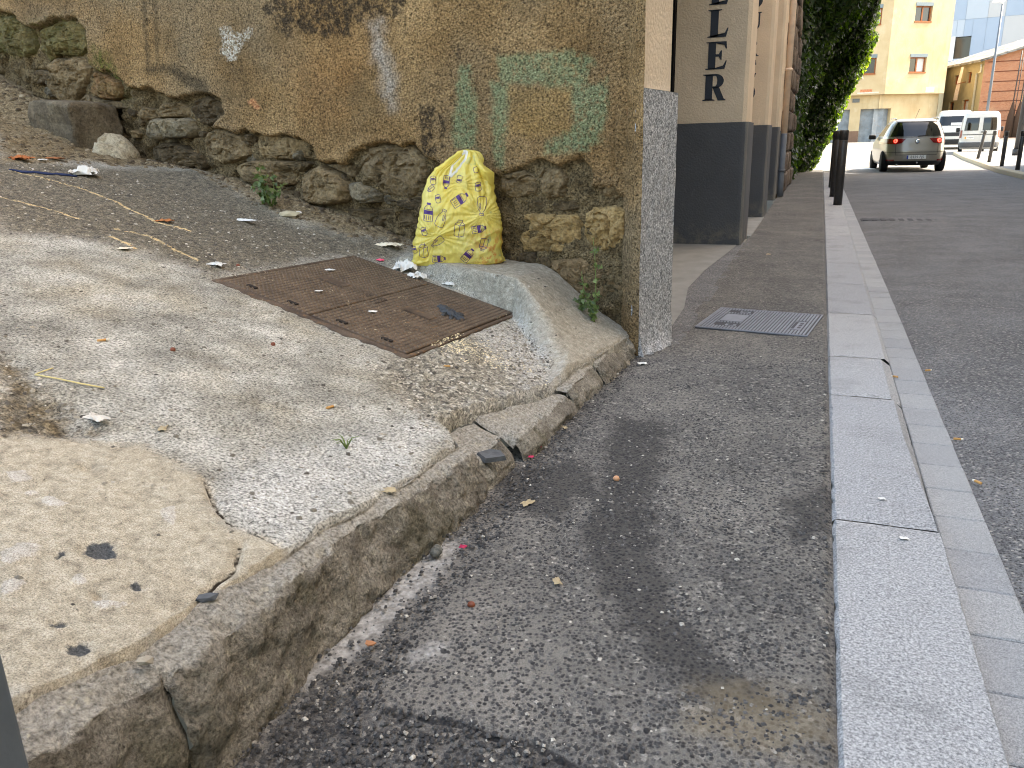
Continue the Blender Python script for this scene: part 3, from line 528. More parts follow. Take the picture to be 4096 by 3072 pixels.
# last row drops behind the edge stones so that no gap shows
P = np.stack([X, Y, Z], -1); P[0, :, 2] -= .06
alley = grid_mesh('alley_slope', P, M_RAMP, None, True, ra); tag(alley, kind='structure')
_bm = bmesh.new(); _bm.from_mesh(alley.data); ALLEY_BVH = BVHTree.FromBMesh(_bm); _bm.free()
def on_alley(x, y):
    h_ = ALLEY_BVH.ray_cast(Vector((x, y, 4)), Vector((0, 0, -1)))
    return (h_[0].z if h_[0] else float(ramp_h(x, y))), (h_[1] if h_[1] else Vector((0, 0, 1)))
def al(R_, n):
    x = -.97 - 3.2 * R_.rand(n) ** 1.6; y = .7 + 3.0 * R_.rand(n)
    g = multi(x, y, D['ramp']['gravel'] + D['ramp']['rough']); d_ = multi(x, y, D['ramp']['debris'] + D['ramp']['dark'])
    hs = multi(x, y, [[tuple(p[:2]) for p in (HA, HB, HC, HD)]])
    tn = multi(x, y, D['ramp']['tan'])
    keep = ((tn < -.02) | (R_.rand(n) < .25)) & ((g > -.03) | (d_ > -.03) | (R_.rand(n) < .10)) & (hs < 0) & (x < np.interp(y, [p[0] for p in CR], [p[1] for p in CR]) - .01)
    return np.stack([x, y], -1)[keep]
za = lambda x, y: np.array([on_alley(a, b)[0] for a, b in zip(x, y)])
def db(R_, n):
    x = -2.0 - 4.0 * R_.rand(n); y = wall_y(x) - .02 - .9 * R_.rand(n) ** 1.8; d_ = multi(x, y, D['ramp']['debris']); return np.stack([x, y], -1)[d_ > -.05]
M_CH3 = mat_chips('debris_earth_stones', [(0, c(66, 56, 42)), (.5, c(98, 85, 64)), (.9, c(128, 113, 88)), (1, c(160, 148, 124))])
o = chips('debris_stones', 2600, db, za, .004, .020, M_CH3, alley, 19); tag(o, kind='stuff')
o = chips('alley_grit', 16000, al, za, .0015, .0085, M_CH2, alley, 9); tag(o, kind='stuff')
# edge stones: rough blocks that carry the alley above the pavement
def edge_stone(y0, y1, seed, drop=0.0, inset=0.0, tilt=0.0):
    n = max(10, int((y1 - y0) / .005)); yy = np.linspace(y0, y1, n); m_ = 58
    P = np.zeros((n, m_, 3)); top = np.zeros((n, m_))
    for j, y in enumerate(yy):
        xc = np.interp(y, [p[0] for p in CR], [p[1] for p in CR]) - .03; xb = np.interp(y, *zip(*EDGE_B)) + .012 - inset
        t = (y - y0) / (y1 - y0)
        zt = float(ramp_h(xb - .035, y)) - .012 - drop + tilt * (t - .5)
        zc = float(ramp_h(xc, y)) - .013 - drop
        xo = xb - .040 - inset * .3 + .022 * float(fbm(np.array(y * 7.), np.array(seed * 1.), 3, seed))
        gp2 = .036 + .010 * float(fbm(np.array(y * 11.), np.array(7.), 3, seed + 9))
        prof = [(xc + gp2 - .004, zc - .06), (xc + gp2, zc), (xc + (xo - xc) * .5, (zc + zt) / 2 + .002), (xo, zt), (xo + .008, zt - .014), (xo + .026, zt * .55), (xb + .002, .02), (xb + .008, -.04)]
        s = np.linspace(0, len(prof) - 1, m_); i0 = np.minimum(s.astype(int), len(prof) - 2); f = s - i0
        A = np.array(prof); q = A[i0] * (1 - f)[:, None] + A[i0 + 1] * f[:, None]
        e = min(t, 1 - t) * (y1 - y0)
        rd = .014 * math.exp(-e / .012)
        P[j, :, 0] = q[:, 0] - rd * sst(2.2, 4, s); P[j, :, 1] = y; P[j, :, 2] = q[:, 1] - rd * sst(.5, 2, s) * (s < 4.2)
        top[j] = 1 - sst(2.6, 3.9, s)
    s = np.linspace(0, 7, m_)[None]
    yy2 = P[:, :, 1]; zz2 = P[:, :, 2] * 1.0 + P[:, :, 0]
    nz = .022 * fbm(yy2 * 6, zz2 * 8, 4, seed, .6) + .013 * fbm(yy2 * 26 + zz2 * 18, zz2 * 34 - yy2 * 10, 4, seed + 5, .6)
    face = sst(2.7, 3.8, s)
    P[:, :, 0] += nz * face * 1.1; P[:, :, 2] += nz * (1 - face) * .55 * sst(.3, 1, s)
    ch_ = np.clip(fbm(yy2 * 18, zz2 * 3, 3, seed + 40), 0, 1); P[:, :, 2] -= ch_ * .045 * np.exp(-((s - 3.1) / .45) ** 2)
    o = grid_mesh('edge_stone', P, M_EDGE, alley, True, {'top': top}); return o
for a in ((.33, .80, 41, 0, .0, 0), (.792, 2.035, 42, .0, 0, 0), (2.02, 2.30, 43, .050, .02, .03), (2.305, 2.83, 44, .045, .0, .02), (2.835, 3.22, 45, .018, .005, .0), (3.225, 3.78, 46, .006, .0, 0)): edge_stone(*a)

# ================================================================== OLD RENDERED WALL
W0 = np.array((-.80, 3.80)); WU = np.array((-1., WALL_T)); WU /= np.hypot(*WU); WN = np.array((-WU[1], WU[0])) * 1.0
if WN[1] > 0: WN = -WN
def wpt(s, z, d): return (W0[0] + WU[0] * s + WN[0] * d, W0[1] + WU[1] * s + WN[1] * d, z)
def mat_wall():
    m = MT('old_render', .95, .15)
    n1 = m.noise(2.2, 6, .62); n2 = m.noise(16, 5, .65); n3 = m.noise(120, 4, .65)
    k_ = m.ramp(n1, [(.25, c(112, 88, 57)), (.5, c(151, 122, 83)), (.75, c(180, 150, 108))])
    k_ = m.mix(m.ss(m.noise(.9, 4, .55), .40, .62, 0, .7), k_, c(141, 126, 102))
    streak = m.noise(5, 5, .7, co=m.scaled((1.6, 1.6, .25)))
    k_ = m.mix(m.ss(streak, .56, .72, 0, .45), k_, c(98, 82, 56))
    k_ = m.mix(m.math('MULTIPLY', m.mask('rust', .16, .14, 6), .17), k_, c(176, 116, 56))
    k_ = m.mix(m.math('MULTIPLY', m.mask('pale', .08, .07, 12), .5), k_, c(190, 190, 188))
    wear = m.ss(m.noise(55, 5, .7), .30, .44)
    k_ = m.mix(m.math('MULTIPLY', m.math('MULTIPLY', m.mask('ochre', .05, .03, 14), wear), .24), k_, c(186, 148, 76))
    k_ = m.mix(m.math('MULTIPLY', m.math('MULTIPLY', m.mask('green', .05, .022, 14), m.ss(m.noise(34, 6, .75), .32, .54)), .58), k_, c(126, 152, 116))
    k_ = m.mix(m.math('MULTIPLY', m.mask('soot', .035, .03, 14), .68), k_, c(62, 56, 46))
    k_ = m.mix(m.math('MULTIPLY', m.math('MULTIPLY', m.mask('black', .05, .012, 18), m.ss(m.noise(26, 6, .75), .40, .56)), .8), k_, c(42, 39, 36))
    k_ = m.mix(m.math('MULTIPLY', m.mask('white', .035, .014, 26), m.ss(m.noise(70, 4, .7), .40, .58, 0, .85)), k_, c(222, 217, 205))
    k_ = m.mix(m.math('MULTIPLY', m.mask('peach', .03, .01, 22), .9), k_, c(206, 150, 106))
    mort = m.ramp(n2, [(.28, c(78, 67, 49)), (.5, c(118, 102, 75)), (.75, c(150, 132, 100))])
    k_ = m.mix(m.ss(m.attr('dep'), .25, .6), k_, mort)
    k_ = m.mix(m.math('MULTIPLY', m.mask('moss', .12, .07, 10), m.ss(m.noise(22, 5, .7), .40, .58, .1, .85)), k_, m.ramp(n2, [(.3, c(56, 62, 22)), (.7, c(110, 112, 50))]))
    low = m.ss(m.sepx(m.co, 2), .2, .75, .35, 0)
    k_ = m.mix(m.math('MULTIPLY', low, m.ss(n1, .35, .6)), k_, c(96, 88, 70))
    k_ = m.mix(.95, k_, m.ramp(m.noise(85, 6, .78), OV(.02, .93, .36, .65)), 'OVERLAY')
    k_ = m.mix(m.ss(m.noise(3.5, 6, .7), .54, .70, 0, .35), k_, c(112, 96, 70))
    hh = m.math('ADD', m.math('MULTIPLY', m.vor(95), -.8), m.math('MULTIPLY', n3, 1.2))
    return m.done(k_, m.bump(hh, 1.0, .016))
M_WALL = mat_wall()
wall = empty('wall', (W0[0], W0[1], 0))
tag(wall, 'weathered ochre rendered wall with broken-off plaster, rubble stones and faded green paint', 'wall')
ss_ = np.linspace(0.0, 6.2, 640); zs = np.linspace(-.05, 2.35, 250)
S, Z = np.meshgrid(ss_, zs)
bro = sdist(S, Z, [tuple(p) for p in D['broken']])
jag = .034 * fbm(S * 8, Z * 8, 5, 3, .6) + .012 * fbm(S * 40, Z * 40, 3, 9)
dep = sst(-.006, .016, bro + jag)
d_ = .014 * fbm(S * 1.8, Z * 1.8, 4, 5) + .004 * fbm(S * 14, Z * 14, 4, 6) + .0042 * fbm(S * 60, Z * 60, 3, 2)
d_ += .016 * np.exp(-((bro + jag + .02) / .022) ** 2) * (.5 + fbm(S * 6, Z * 6, 2, 4))   # curled lip of the render
d_ -= dep * (.026 + .022 * sst(.75, 1.3, S) + .05 * np.clip(.16 - np.abs(fbm(S * 5, Z * 6, 3, 44)), 0, .2) / .16 * sst(.75, 1.3, S) + .040 * fbm(S * 6, Z * 6, 5, 8, .6) + .022 * fbm(S * 24, Z * 24, 4, 10, .6))
wa = {k_: multi(S, Z, D['wall'][k_]) for k_ in D['wall']}
d_ += .03 * sst(-.05, .1, wa['moss']) * (fbm(S * 7, Z * 7, 4, 66) + .3)
d_ -= .012 * np.exp(-((S - .115 - .01 * fbm(Z * 5, Z * 0, 3, 2)) / .007) ** 2) * sst(.3, .2, np.abs(Z - .9))     # crack beside the corner
d_ *= sst(-.01, .05, S) * .999 + .001
wa['dep'] = dep
P = np.stack([W0[0] + WU[0] * S + WN[0] * d_, W0[1] + WU[1] * S + WN[1] * d_, Z], -1)
P -= np.array((W0[0], W0[1], 0))
grid_mesh('render_coat', P, M_WALL, wall, True, wa)
M_WPL = plain('upper_render', c(172, 142, 94), .95, .15, .14, 2, .5, 90)
o = pyd('upper_wall', [tuple(np.array(wpt(s, z, d)) - np.array((W0[0], W0[1], 0))) for d in (0.0, -.4) for (s, z) in ((0, 2.34), (7, 2.34), (7, 5.2), (0, 5.2))], [(0, 1, 2, 3), (7, 6, 5, 4), (0, 4, 5, 1), (1, 5, 6, 2), (2, 6, 7, 3), (3, 7, 4, 0)], M_WPL, wall)
def mat_stone(name, stops, moss=0, white=0, sheen=.85):
    m = MT(name, sheen, .25, 'pos')
    n1 = m.noise(7, 6, .65); n2 = m.noise(46, 5, .68)
    k_ = m.ramp(n1, stops)
    k_ = m.mix(1, k_, m.ramp(m.rnd(), [(0, (.82, .82, .84, 1)), (1, (1.12, 1.08, 1.0, 1))]), 'MULTIPLY')
    if moss: k_ = m.mix(m.ss(m.noise(11, 5, .7), .42, .58, 0, moss * .7), k_, c(80, 78, 40))
    if white: k_ = m.mix(m.ss(m.noise(13, 4, .7), .38, .5, 0, white), k_, c(206, 196, 172))
    k_ = m.mix(.6, k_, m.ramp(m.noise(60, 6, .75), OV(.04, .90)), 'OVERLAY')
    return m.done(k_, m.bump(m.math('ADD', n2, m.math('MULTIPLY', m.noise(150, 4, .7), .5)), .9, .012))
SM = [mat_stone('rubble_ochre', [(.3, c(86, 74, 53)), (.5, c(122, 105, 78)), (.72, c(148, 130, 99))]),
      mat_stone('rubble_mossy', [(.3, c(78, 72, 42)), (.55, c(110, 98, 62)), (.75, c(130, 118, 82))], .8),
      mat_stone('rubble_dark', [(.3, c(66, 57, 42)), (.55, c(92, 79, 59)), (.75, c(116, 101, 77))]),
      mat_stone('rubble_red', [(.3, c(90, 70, 48)), (.55, c(122, 96, 66)), (.75, c(132, 112, 82))], .45),
      mat_stone('rubble_slate', [(.3, c(76, 72, 62)), (.5, c(112, 104, 88)), (.72, c(138, 126, 102))]),
      mat_stone('block_sandstone', [(.3, c(110, 91, 60)), (.5, c(150, 127, 86)), (.72, c(172, 150, 110))]),
      mat_stone('block_brown', [(.3, c(82, 69, 52)), (.5, c(116, 99, 75)), (.72, c(140, 121, 94))])]
def stone_poly(poly, prot, kind, seed, na=84, nr=18):
    """a rough stone whose face follows an outline given on the wall (s,z)"""
    R_ = np.random.RandomState(seed); pl_ = np.array(poly); ctr = pl_.mean(0); th = np.linspace(0, 2 * math.pi, na, endpoint=False)
    rad = np.full(na, 9.); n = len(pl_)
    for i, t in enumerate(th):
        dx, dz = math.cos(t), math.sin(t)
        for k_ in range(n):
            a_, b_ = pl_[k_] - ctr, pl_[(k_ + 1) % n] - ctr; e = b_ - a_; det = dx * -e[1] + e[0] * dz
            if abs(det) < 1e-9: continue
            r_ = (a_[0] * -e[1] + e[0] * a_[1]) / det; q_ = (dx * a_[1] - dz * a_[0]) / det
            if r_ > 0 and -.001 <= q_ <= 1.001: rad[i] = min(rad[i], r_)
    rad = np.minimum(rad, 1.0); sz = rad.mean()
    rad = rad * (1.03 + .05 * fbm(np.cos(th) * 3 + seed, np.sin(th) * 3, 3, seed) + .07 * fbm(np.cos(th) * 10, np.sin(th) * 10, 3, seed + 2))
    rr = np.linspace(0, 1, nr) ** .75; T, Rr = np.meshgrid(th, rr); U = rad[None] * Rr * np.cos(T); V_ = rad[None] * Rr * np.sin(T)
    edge = np.clip(1 - Rr ** 14, 0, 1) ** .7
    fac = np.full(U.shape, .025)
    for i in range(5):
        an = R_.rand() * 6.28; sl = .05 + .22 * R_.rand() + prot * 1.2
        fac = np.minimum(fac, .006 + .022 * R_.rand() - sl * (np.cos(an) * U + np.sin(an) * V_ - sz * .35 * R_.rand()))
    Dp = -.088 + .016 * float(sst(1.3, .75, ctr[0])) + edge * (.050 + prot + np.maximum(fac, -.05) + .030 * fbm(U * 8 + seed, V_ * 8, 5, seed + 3, .62) - .035 * np.clip(.12 - np.abs(fbm(U * 9 + 5, V_ * 12 + seed, 3, seed + 6)), 0, .12) / .12 * .6 + .020 * fbm(U * 24, V_ * 24, 4, seed + 4, .7))
    S_ = ctr[0] + U; Z_ = ctr[1] + V_
    P = np.stack([WU[0] * S_ + WN[0] * Dp, WU[1] * S_ + WN[1] * Dp, Z_], -1)
    n, m_ = P.shape[:2]; V = [P[0, 0]] + [P[i, j] for i in range(1, n) for j in range(m_)]
    F = [(0, 1 + j, 1 + (j + 1) % m_) for j in range(m_)] + [(1 + (i - 1) * m_ + j, 1 + i * m_ + j, 1 + i * m_ + (j + 1) % m_, 1 + (i - 1) * m_ + (j + 1) % m_) for i in range(1, n - 1) for j in range(m_)]
    o = pyd('stone', V, F, SM[kind], wall, False)
    bm = bmesh.new(); bm.from_mesh(o.data); bmesh.ops.recalc_face_normals(bm, faces=bm.faces); bm.to_mesh(o.data); bm.free()
    return o
for i, (poly, prot, kind) in enumerate(D['stones']): stone_poly(poly, prot, kind, 100 + i * 7)
for i in range(46):     # small fill pieces wedged in the joints
    s = rng.uniform(.9, 5.0); z = float(ramp_h(W0[0] + WU[0] * s, W0[1] + WU[1] * s)) + rng.uniform(.0, .30)
    if sdist(np.array([s]), np.array([z]), D['broken'])[0] > .04 and s > 1.2:
        a_, b_ = rng.uniform(.03, .075), rng.uniform(.02, .05)
        stone_poly([(s + a_ * math.cos(t) * rng.uniform(.75, 1.1), z + b_ * math.sin(t) * rng.uniform(.75, 1.1)) for t in (0, 1, 2, 3, 4, 5.1)], rng.uniform(-.01, .012), rng.choice((0, 2, 2, 4)), 600 + i, 30, 9)
# mortar that closes the joint between wall and granite facing
zz = np.linspace(0, 1.9, 260); P = np.zeros((len(zz), 9, 3)); e0 = np.array(wpt(.075, 0, -.015)[:2]); e1 = np.array((-.803, 3.728)); e2 = np.array((-.760, 3.7085))
for j, z in enumerate(zz):
    for k_ in range(9):
        t = k_ / 8; b_ = e0 + (e1 - e0) * min(1, t / .7) if t < .7 else e1 + (e2 - e1) * (t - .7) / .3
        nz = .016 * float(fbm(np.array(z * 14), np.array(t * 3.), 4, 71, .6)) * math.sin(min(1, t * 1.15) * math.pi * .9) - .02 * max(0, float(fbm(np.array(z * 5.), np.array(3.3), 3, 74)) - .25) * math.sin(t * math.pi)
        P[j, k_] = (b_[0] + nz * -.5 - W0[0], b_[1] - nz - W0[1], z)
grid_mesh('corner_mortar', P, M_WALL, wall, True, dict([(k_, np.full(P.shape[:2], -9.)) for k_ in D['wall']] + [('dep', np.zeros(P.shape[:2]))]), False)
# brick slips showing in the corner joint
M_BRK = plain('old_brick', c(150, 92, 62), .9, .2, .2, 40, .4, 120)
for z, hh in ((.47, .03), (.64, .02), (.20, .025)):
    p = wpt(.055, z, -.016)
    bm = bmesh.new(); bm_box(bm, p[0] - .012 - W0[0], p[0] + .012 - W0[0], p[1] - .008 - W0[1], p[1] + .03 - W0[1], z, z + hh, .003); fin('brick', bm, M_BRK, wall)

# ================================================================== WORKSHOP BUILDING (pier, doorway, pillars)
def stucco(name, col, ns=70):
    m = MT(name, .92, .2); n3 = m.noise(ns, 5, .65)
    k_ = m.ramp(m.noise(2.5, 5, .6), [(.3, tuple(v * .9 for v in col[:3]) + (1,)), (.7, tuple(min(1, v * 1.07) for v in col[:3]) + (1,))])
    k_ = m.mix(m.ss(m.noise(9, 6, .7), .6, .75, 0, .25), k_, tuple(v * .72 for v in col[:3]) + (1,))
    k_ = m.mix(m.ss(m.noise(26, 6, .72, co=m.scaled((1, 1, .35))), .60, .68, 0, .35), k_, tuple(min(1, v * 1.35 + .02) for v in col[:3]) + (1,))
    k_ = m.mix(m.math('MULTIPLY', m.ss(m.noise(7, 5, .7), .42, .62), m.ss(m.sepx(m.co, 2), .02, .28, .6, 0)), k_, c(128, 122, 110))
    return m.done(k_, m.bump(m.math('ADD', n3, m.math('MULTIPLY', m.vor(55), -.6)), .55, .008))
M_BEIGE = stucco('beige_stucco', c(214, 194, 168)); M_DGREY = stucco('dark_grey_paint', c(86, 87, 90)); M_LETTER = plain('letter_paint', c(58, 62, 70), .8, .2, .1, 60)
M_DARK = plain('dark_door_metal', c(34, 34, 37), .6, .4); M_BLACK = plain('dark_interior', c(18, 18, 19), .9, .1)
M_PIERBARE = stucco('worn_grey_edge', c(112, 111, 108)); M_THRESH = plain('threshold_concrete', c(132, 131, 126), .85, .3, .16, 5, .3, 90)
ws = empty('workshop_building', (-.8, 4.0, 0)); tag(ws, 'beige workshop building with dark grey base and painted lettering on its pillars', 'building')
BO = np.array((-.8, 4.0))
def L2(pts): return [(x - BO[0], y - BO[1]) for x, y in pts]
pA, pB = np.array((-.790, 3.765)), np.array((-.700, 4.04))
prism('corner_pier', L2([tuple(pA), tuple(pB), (-1.15, 4.04), (-.90, 3.93)]), 0, 5.2, M_BEIGE, ws)
# granite facing on the pier, with a rough foot
dn = np.array((pB[1] - pA[1], -(pB[0] - pA[0]))); dn /= np.hypot(*dn); du = (pB - pA)
n, m_ = 46, 120
u = np.linspace(-.10, 1.06, n); zz = np.linspace(-.03, 1, m_)
Pf = np.zeros((m_, n + 4, 3)); 
for j, t in enumerate(zz):
    for i in range(-2, n + 2):
        ii = min(max(i, 0), n - 1); base = pA + du * u[ii]
        th = .034 if 0 <= i < n else (.034 if i in (-1, n) else -.01)
        if i in (-2, n + 1): th = -.005
        zt = 1.238 - .012 * u[ii]
        z = t * zt
        bul = .035 * math.exp(-(max(z, 0) / .07)) * (1 + .8 * float(fbm(np.array(u[ii] * 4), np.array(z * 6), 3, 77)))
        g = .004 * float(fbm(np.array(u[ii] * 9.), np.array(z * 26.), 3, 70))
        q = base + dn * (th + (bul + g if 0 <= i < n else 0))
        Pf[j, i + 2] = (q[0] - BO[0], q[1] - BO[1], z)
gs = grid_mesh('granite_facing', Pf, M_SLAB, ws, False, None, True)
q = [pA + du * -.10 + dn * .034, pA + du * 1.06 + dn * .034, pA + du * 1.06 - dn * .005, pA + du * -.10 - dn * .005]
pyd('facing_top', [(p[0] - BO[0], p[1] - BO[1], 1.239 - (.0122 if i in (1, 2) else -.0012)) for i, p in enumerate(q)], [(0, 1, 2, 3)], plain('granite_top', c(176, 184, 196), .8, .3, .1, 90), ws)
# doorway: dark folding door set back, lintel far above the picture
box('door', -1.46 - BO[0], -1.40 - BO[0], .05, 4.05, 0, 3.4, M_DARK, ws, .003)
for i in range(5): box('door_rib', -1.40 - BO[0], -1.385 - BO[0], .3 + i * .8, .36 + i * .8, 0.02, 3.38, M_DARK, ws, .002)
box('door_jamb', -1.39 - BO[0], -1.355 - BO[0], 3.93, 4.045, 0, 3.4, M_BLACK, ws, .002)
box('lintel', -1.5 - BO[0], -.70 - BO[0], .06, 4.04, 3.4, 5.2, M_BEIGE, ws, .004)
th = pyd('threshold', [(-1.40 - BO[0], .05, .006), (-.70 - BO[0], .05, .006), (-.72 - BO[0], .9, .006), (-.80 - BO[0], 1.6, .006), (-.79 - BO[0], 2.4, .006), (-.74 - BO[0], 3.2, .006), (-.70 - BO[0], 3.9, .006), (-.70 - BO[0], 4.04, .006), (-1.40 - BO[0], 4.04, .006)], [tuple(range(9))], M_THRESH, ws)
inner = pyd('doorway_floor', [(-1.40 - BO[0], .0, .0), (-.60 - BO[0], .0, .0), (-.60 - BO[0], 4.3, .0), (-1.40 - BO[0], 4.3, .0)], [(0, 1, 2, 3)], M_ROAD, ws)
def pillar(y0, y1, x0=-1.36, x1=-.66, plinth=1.15, top=5.2):
    # the plinth stands 2 cm proud of the stucco above it, its arris worn back to grey
    a, b = y0 - BO[1], y1 - BO[1]
    n = 50; P = np.zeros((n, 7, 3))
    for j in range(n):
        z = j / (n - 1) * plinth; w = .010 * float(fbm(np.array(z * 8.), np.array(y0), 3, 5)) + .004
        for q, (xx, yy) in enumerate([(x0, a), (x1 - .06, a), (x1 - .018 - w * .4, a), (x1 - w * .2, a + .022 + w), (x1, a + .08), (x1, b), (x0, b)]): P[j, q] = (xx - BO[0], yy, z)
    o = grid_mesh('plinth', P, M_DGREY, ws, False, None, False)
    o.data.materials.append(M_PIERBARE)
    for p in o.data.polygons:
        cx = sum(o.data.vertices[v].co.y for v in p.vertices) / len(p.vertices)
        p.material_index = 1 if (cx > a + .008 and cx < a + .30) else 0
    pyd('plinth_ledge', [(x0 - BO[0], a, plinth), (x1 - .02 - BO[0], a, plinth), (x1 - BO[0], a + .025, plinth), (x1 - BO[0], b, plinth), (x0 - BO[0], b, plinth)], [(0, 1, 2, 3, 4)], M_PIERBARE, ws)
    prism('pillar', [(x0 - BO[0], a + .02), (x1 - .055 - BO[0], a + .02), (x1 - .02 - BO[0], a + .05), (x1 - .02 - BO[0], b - .02), (x0 - BO[0], b - .02)], plinth - .002, top, M_BEIGE, ws)
pillar(8.05, 8.75); pillar(10.88, 11.6, -1.36, -.635); pillar(13.9, 14.35, -1.2, -.655)
for a, b in ((8.75, 10.88), (11.6, 13.9), (14.35, 15.7)):     # panels between the pillars
    box('wall_panel', -1.45 - BO[0], (-1.05 if b < 14 else -.70) - BO[0], a - BO[1] - .01, b - BO[1] + .01, 0, 5.2, M_BEIGE, ws, .003)
    box('base_panel', -1.44 - BO[0], (-1.04 if b < 14 else -.69) - BO[0], a - BO[1], b - BO[1], 0, 1.1, M_DGREY, ws, .003)
box('stone_sill', -1.04 - BO[0], -.62 - BO[0], 8.752 - BO[1], 10.87 - BO[1], -.02, .012, M_THRESH, ws, .004)
# upper storey above the frame keeps the street in shade
box('upper_storey', -6 - BO[0], -.66 - BO[0], 4.6 - BO[1], 15.7 - BO[1], 5.2, 7.0, M_BEIGE, ws, .01)

# painted serif letters, built as thin shapes on the stucco
def arc(cx, cy, rx, ry, a0, a1, n=12): return [(cx + rx * math.cos(math.radians(a0 + (a1 - a0) * i / n)), cy + ry * math.sin(math.radians(a0 + (a1 - a0) * i / n))) for i in range(n + 1)]
def serif(x, w, y, up=1, h=.035, e=.07): return [(x - e, y), (x + w + e, y), (x + w + e, y + up * h), (x + w, y + up * (h + .03)), (x, y + up * (h + .03)), (x - e, y + up * h)]
def glyph(ch):
    S_ = .17
    if ch == 'L': return [[(.16, .02), (.52, .02), (.52, .98), (.16, .98)], [(.03, 1), (.66, 1), (.66, .97), (.52, .94), (.16, .94), (.03, .97)], [(.03, 0), (.90, 0), (1.0, .32), (.95, .33), (.84, .15), (.72, .075), (.52, .065), (.10, .05), (.03, .035)]]
    if ch == 'E': return [[(.14, .02), (.48, .02), (.48, .98), (.14, .98)], [(.02, 1), (.95, 1), (.98, .74), (.93, .73), (.85, .87), (.72, .93), (.48, .94), (.04, .965)], [(.02, 0), (.91, 0), (1.0, .30), (.95, .31), (.84, .13), (.70, .07), (.48, .06), (.04, .035)], [(.48, .46), (.62, .46), (.71, .34), (.76, .34), (.76, .68), (.71, .68), (.62, .55), (.48, .55)]]
    if ch == 'R':
        oA, iA = arc(.56, .735, .37, .265, 90, -90, 14), arc(.55, .735, .09, .195, 90, -90, 14)
        return [[(.12, .02), (.44, .02), (.44, .98), (.12, .98)], [(.01, 0), (.56, 0), (.56, .03), (.44, .06), (.12, .06), (.01, .03)], [(.01, 1), (.44, 1), (.44, .94), (.12, .94), (.01, .965)]] + [[oA[k_], oA[k_ + 1], iA[k_ + 1], iA[k_]] for k_ in range(14)] + [[(.44, .93), (.56, .93), (.56, 1), (.44, 1)], [(.44, .47), (.56, .47), (.56, .54), (.44, .54)], [(.44, .50), (.72, .53), (.97, .055), (1.04, .03), (1.04, 0), (.70, 0)]]
    if ch in 'OD':
        o_ = arc(.5, .5, .48, .51, -90, 270, 40); i_ = arc(.5, .5, .27, .44, -90, 270, 40)
        R_ = [[o_[k_], o_[k_ + 1], i_[k_ + 1], i_[k_]] for k_ in range(40)]
        return R_ if ch == 'O' else [q for q in R_ if q[0][0] >= .49] + [[(.16, .02), (.34, .02), (.34, .98), (.16, .98)], [(.05, 0), (.52, 0), (.52, .06), (.05, .035)], [(.05, 1), (.52, 1), (.52, .94), (.05, .965)]]
    if ch == 'U':
        o_ = arc(.52, .36, .37, .37, 180, 360, 20); i_ = arc(.53, .36, .20, .30, 180, 360, 20); i_ = [(x + (.09 if x > .53 else 0) * (k_ / 20), y) for k_, (x, y) in enumerate(i_)]
        return [[o_[k_], o_[k_ + 1], i_[k_ + 1], i_[k_]] for k_ in range(20)] + [[(.15, .36), (.33, .36), (.33, .97), (.15, .97)], [(.82, .36), (.89, .36), (.89, .97), (.82, .97)], serif(.15, .18, 1, -1), serif(.82, .07, 1, -1)]
    if ch == 'A': return [[(.46, 1), (.56, 1), (.92, .03), (.72, .03)], [(.10, .03), (.17, .03), (.50, .92), (.46, 1)], [(.26, .33), (.66, .33), (.64, .39), (.28, .39)], serif(.10, .07, 0, 1, .03), serif(.72, .20, 0, 1, .03)]
def letter(ch, x0, z0, x1, z1, y):
    V = []; F = []
    for poly in glyph(ch):
        if len(poly) < 3: continue
        b = len(V); n = len(poly)
        for d in (0, .003):
            V += [(x0 + (x1 - x0) * p[0] - BO[0], y - BO[1] - d, z0 + (z1 - z0) * p[1]) for p in poly]
        F.append(tuple(range(b + n, b + 2 * n)))
        F += [(b + i, b + (i + 1) % n, b + n + (i + 1) % n, b + n + i) for i in range(n)]
    bm = bmesh.new(); vs2 = [bm.verts.new(v) for v in V]
    for f in F:
        try: bm.faces.new([vs2[i] for i in f])
        except ValueError: pass
    bmesh.ops.triangulate(bm, faces=bm.faces); bmesh.ops.recalc_face_normals(bm, faces=bm.faces)
    o = fin('painted_letter', bm, M_LETTER, ws); return o
for i, (ch, x0, z0, x1, z1) in enumerate(D['let1']): letter(ch, x0, z0, x1, z1, 8.068)
letter('A', D['let1'][0][1], 2.43, D['let1'][0][3], 2.65, 8.068); letter('T', 0, 0, 0, 0, 0) if False else None
l2 = D['let2']
for i, ch in enumerate('OUREDA'):
    x1, zt = l2[i * 2]; xb, zb = l2[i * 2 + 1]; x1 = max(x1, xb)
    letter(ch, x1 - .25, zb, x1, zt, 10.898)

# rainwater pipe
M_PIPE1 = plain('pipe_beige', c(226, 200, 174), .5, .4); M_PIPE2 = plain('pipe_grey', c(96, 100, 106), .5, .4)
pp = empty('drainpipe', (-.60, 14.6, 0)); tag(pp, 'round drainpipe painted beige above and grey below beside the beige pillars', 'pipe')
tube('upper_pipe', [(0, 0, 1.05), (0, 0, 5.2)], .05, M_PIPE1, pp, 14); tube('lower_pipe', [(0, 0, 1.05), (0, 0, .2), (.012, -.04, .02)], .05, M_PIPE2, pp, 14)
for z in (2.05, 3.4, .45): tube('bracket', [(0, 0, z - .02), (0, 0, z + .02)], .062, M_PIPE1 if z > 1 else M_PIPE2, pp, 14)
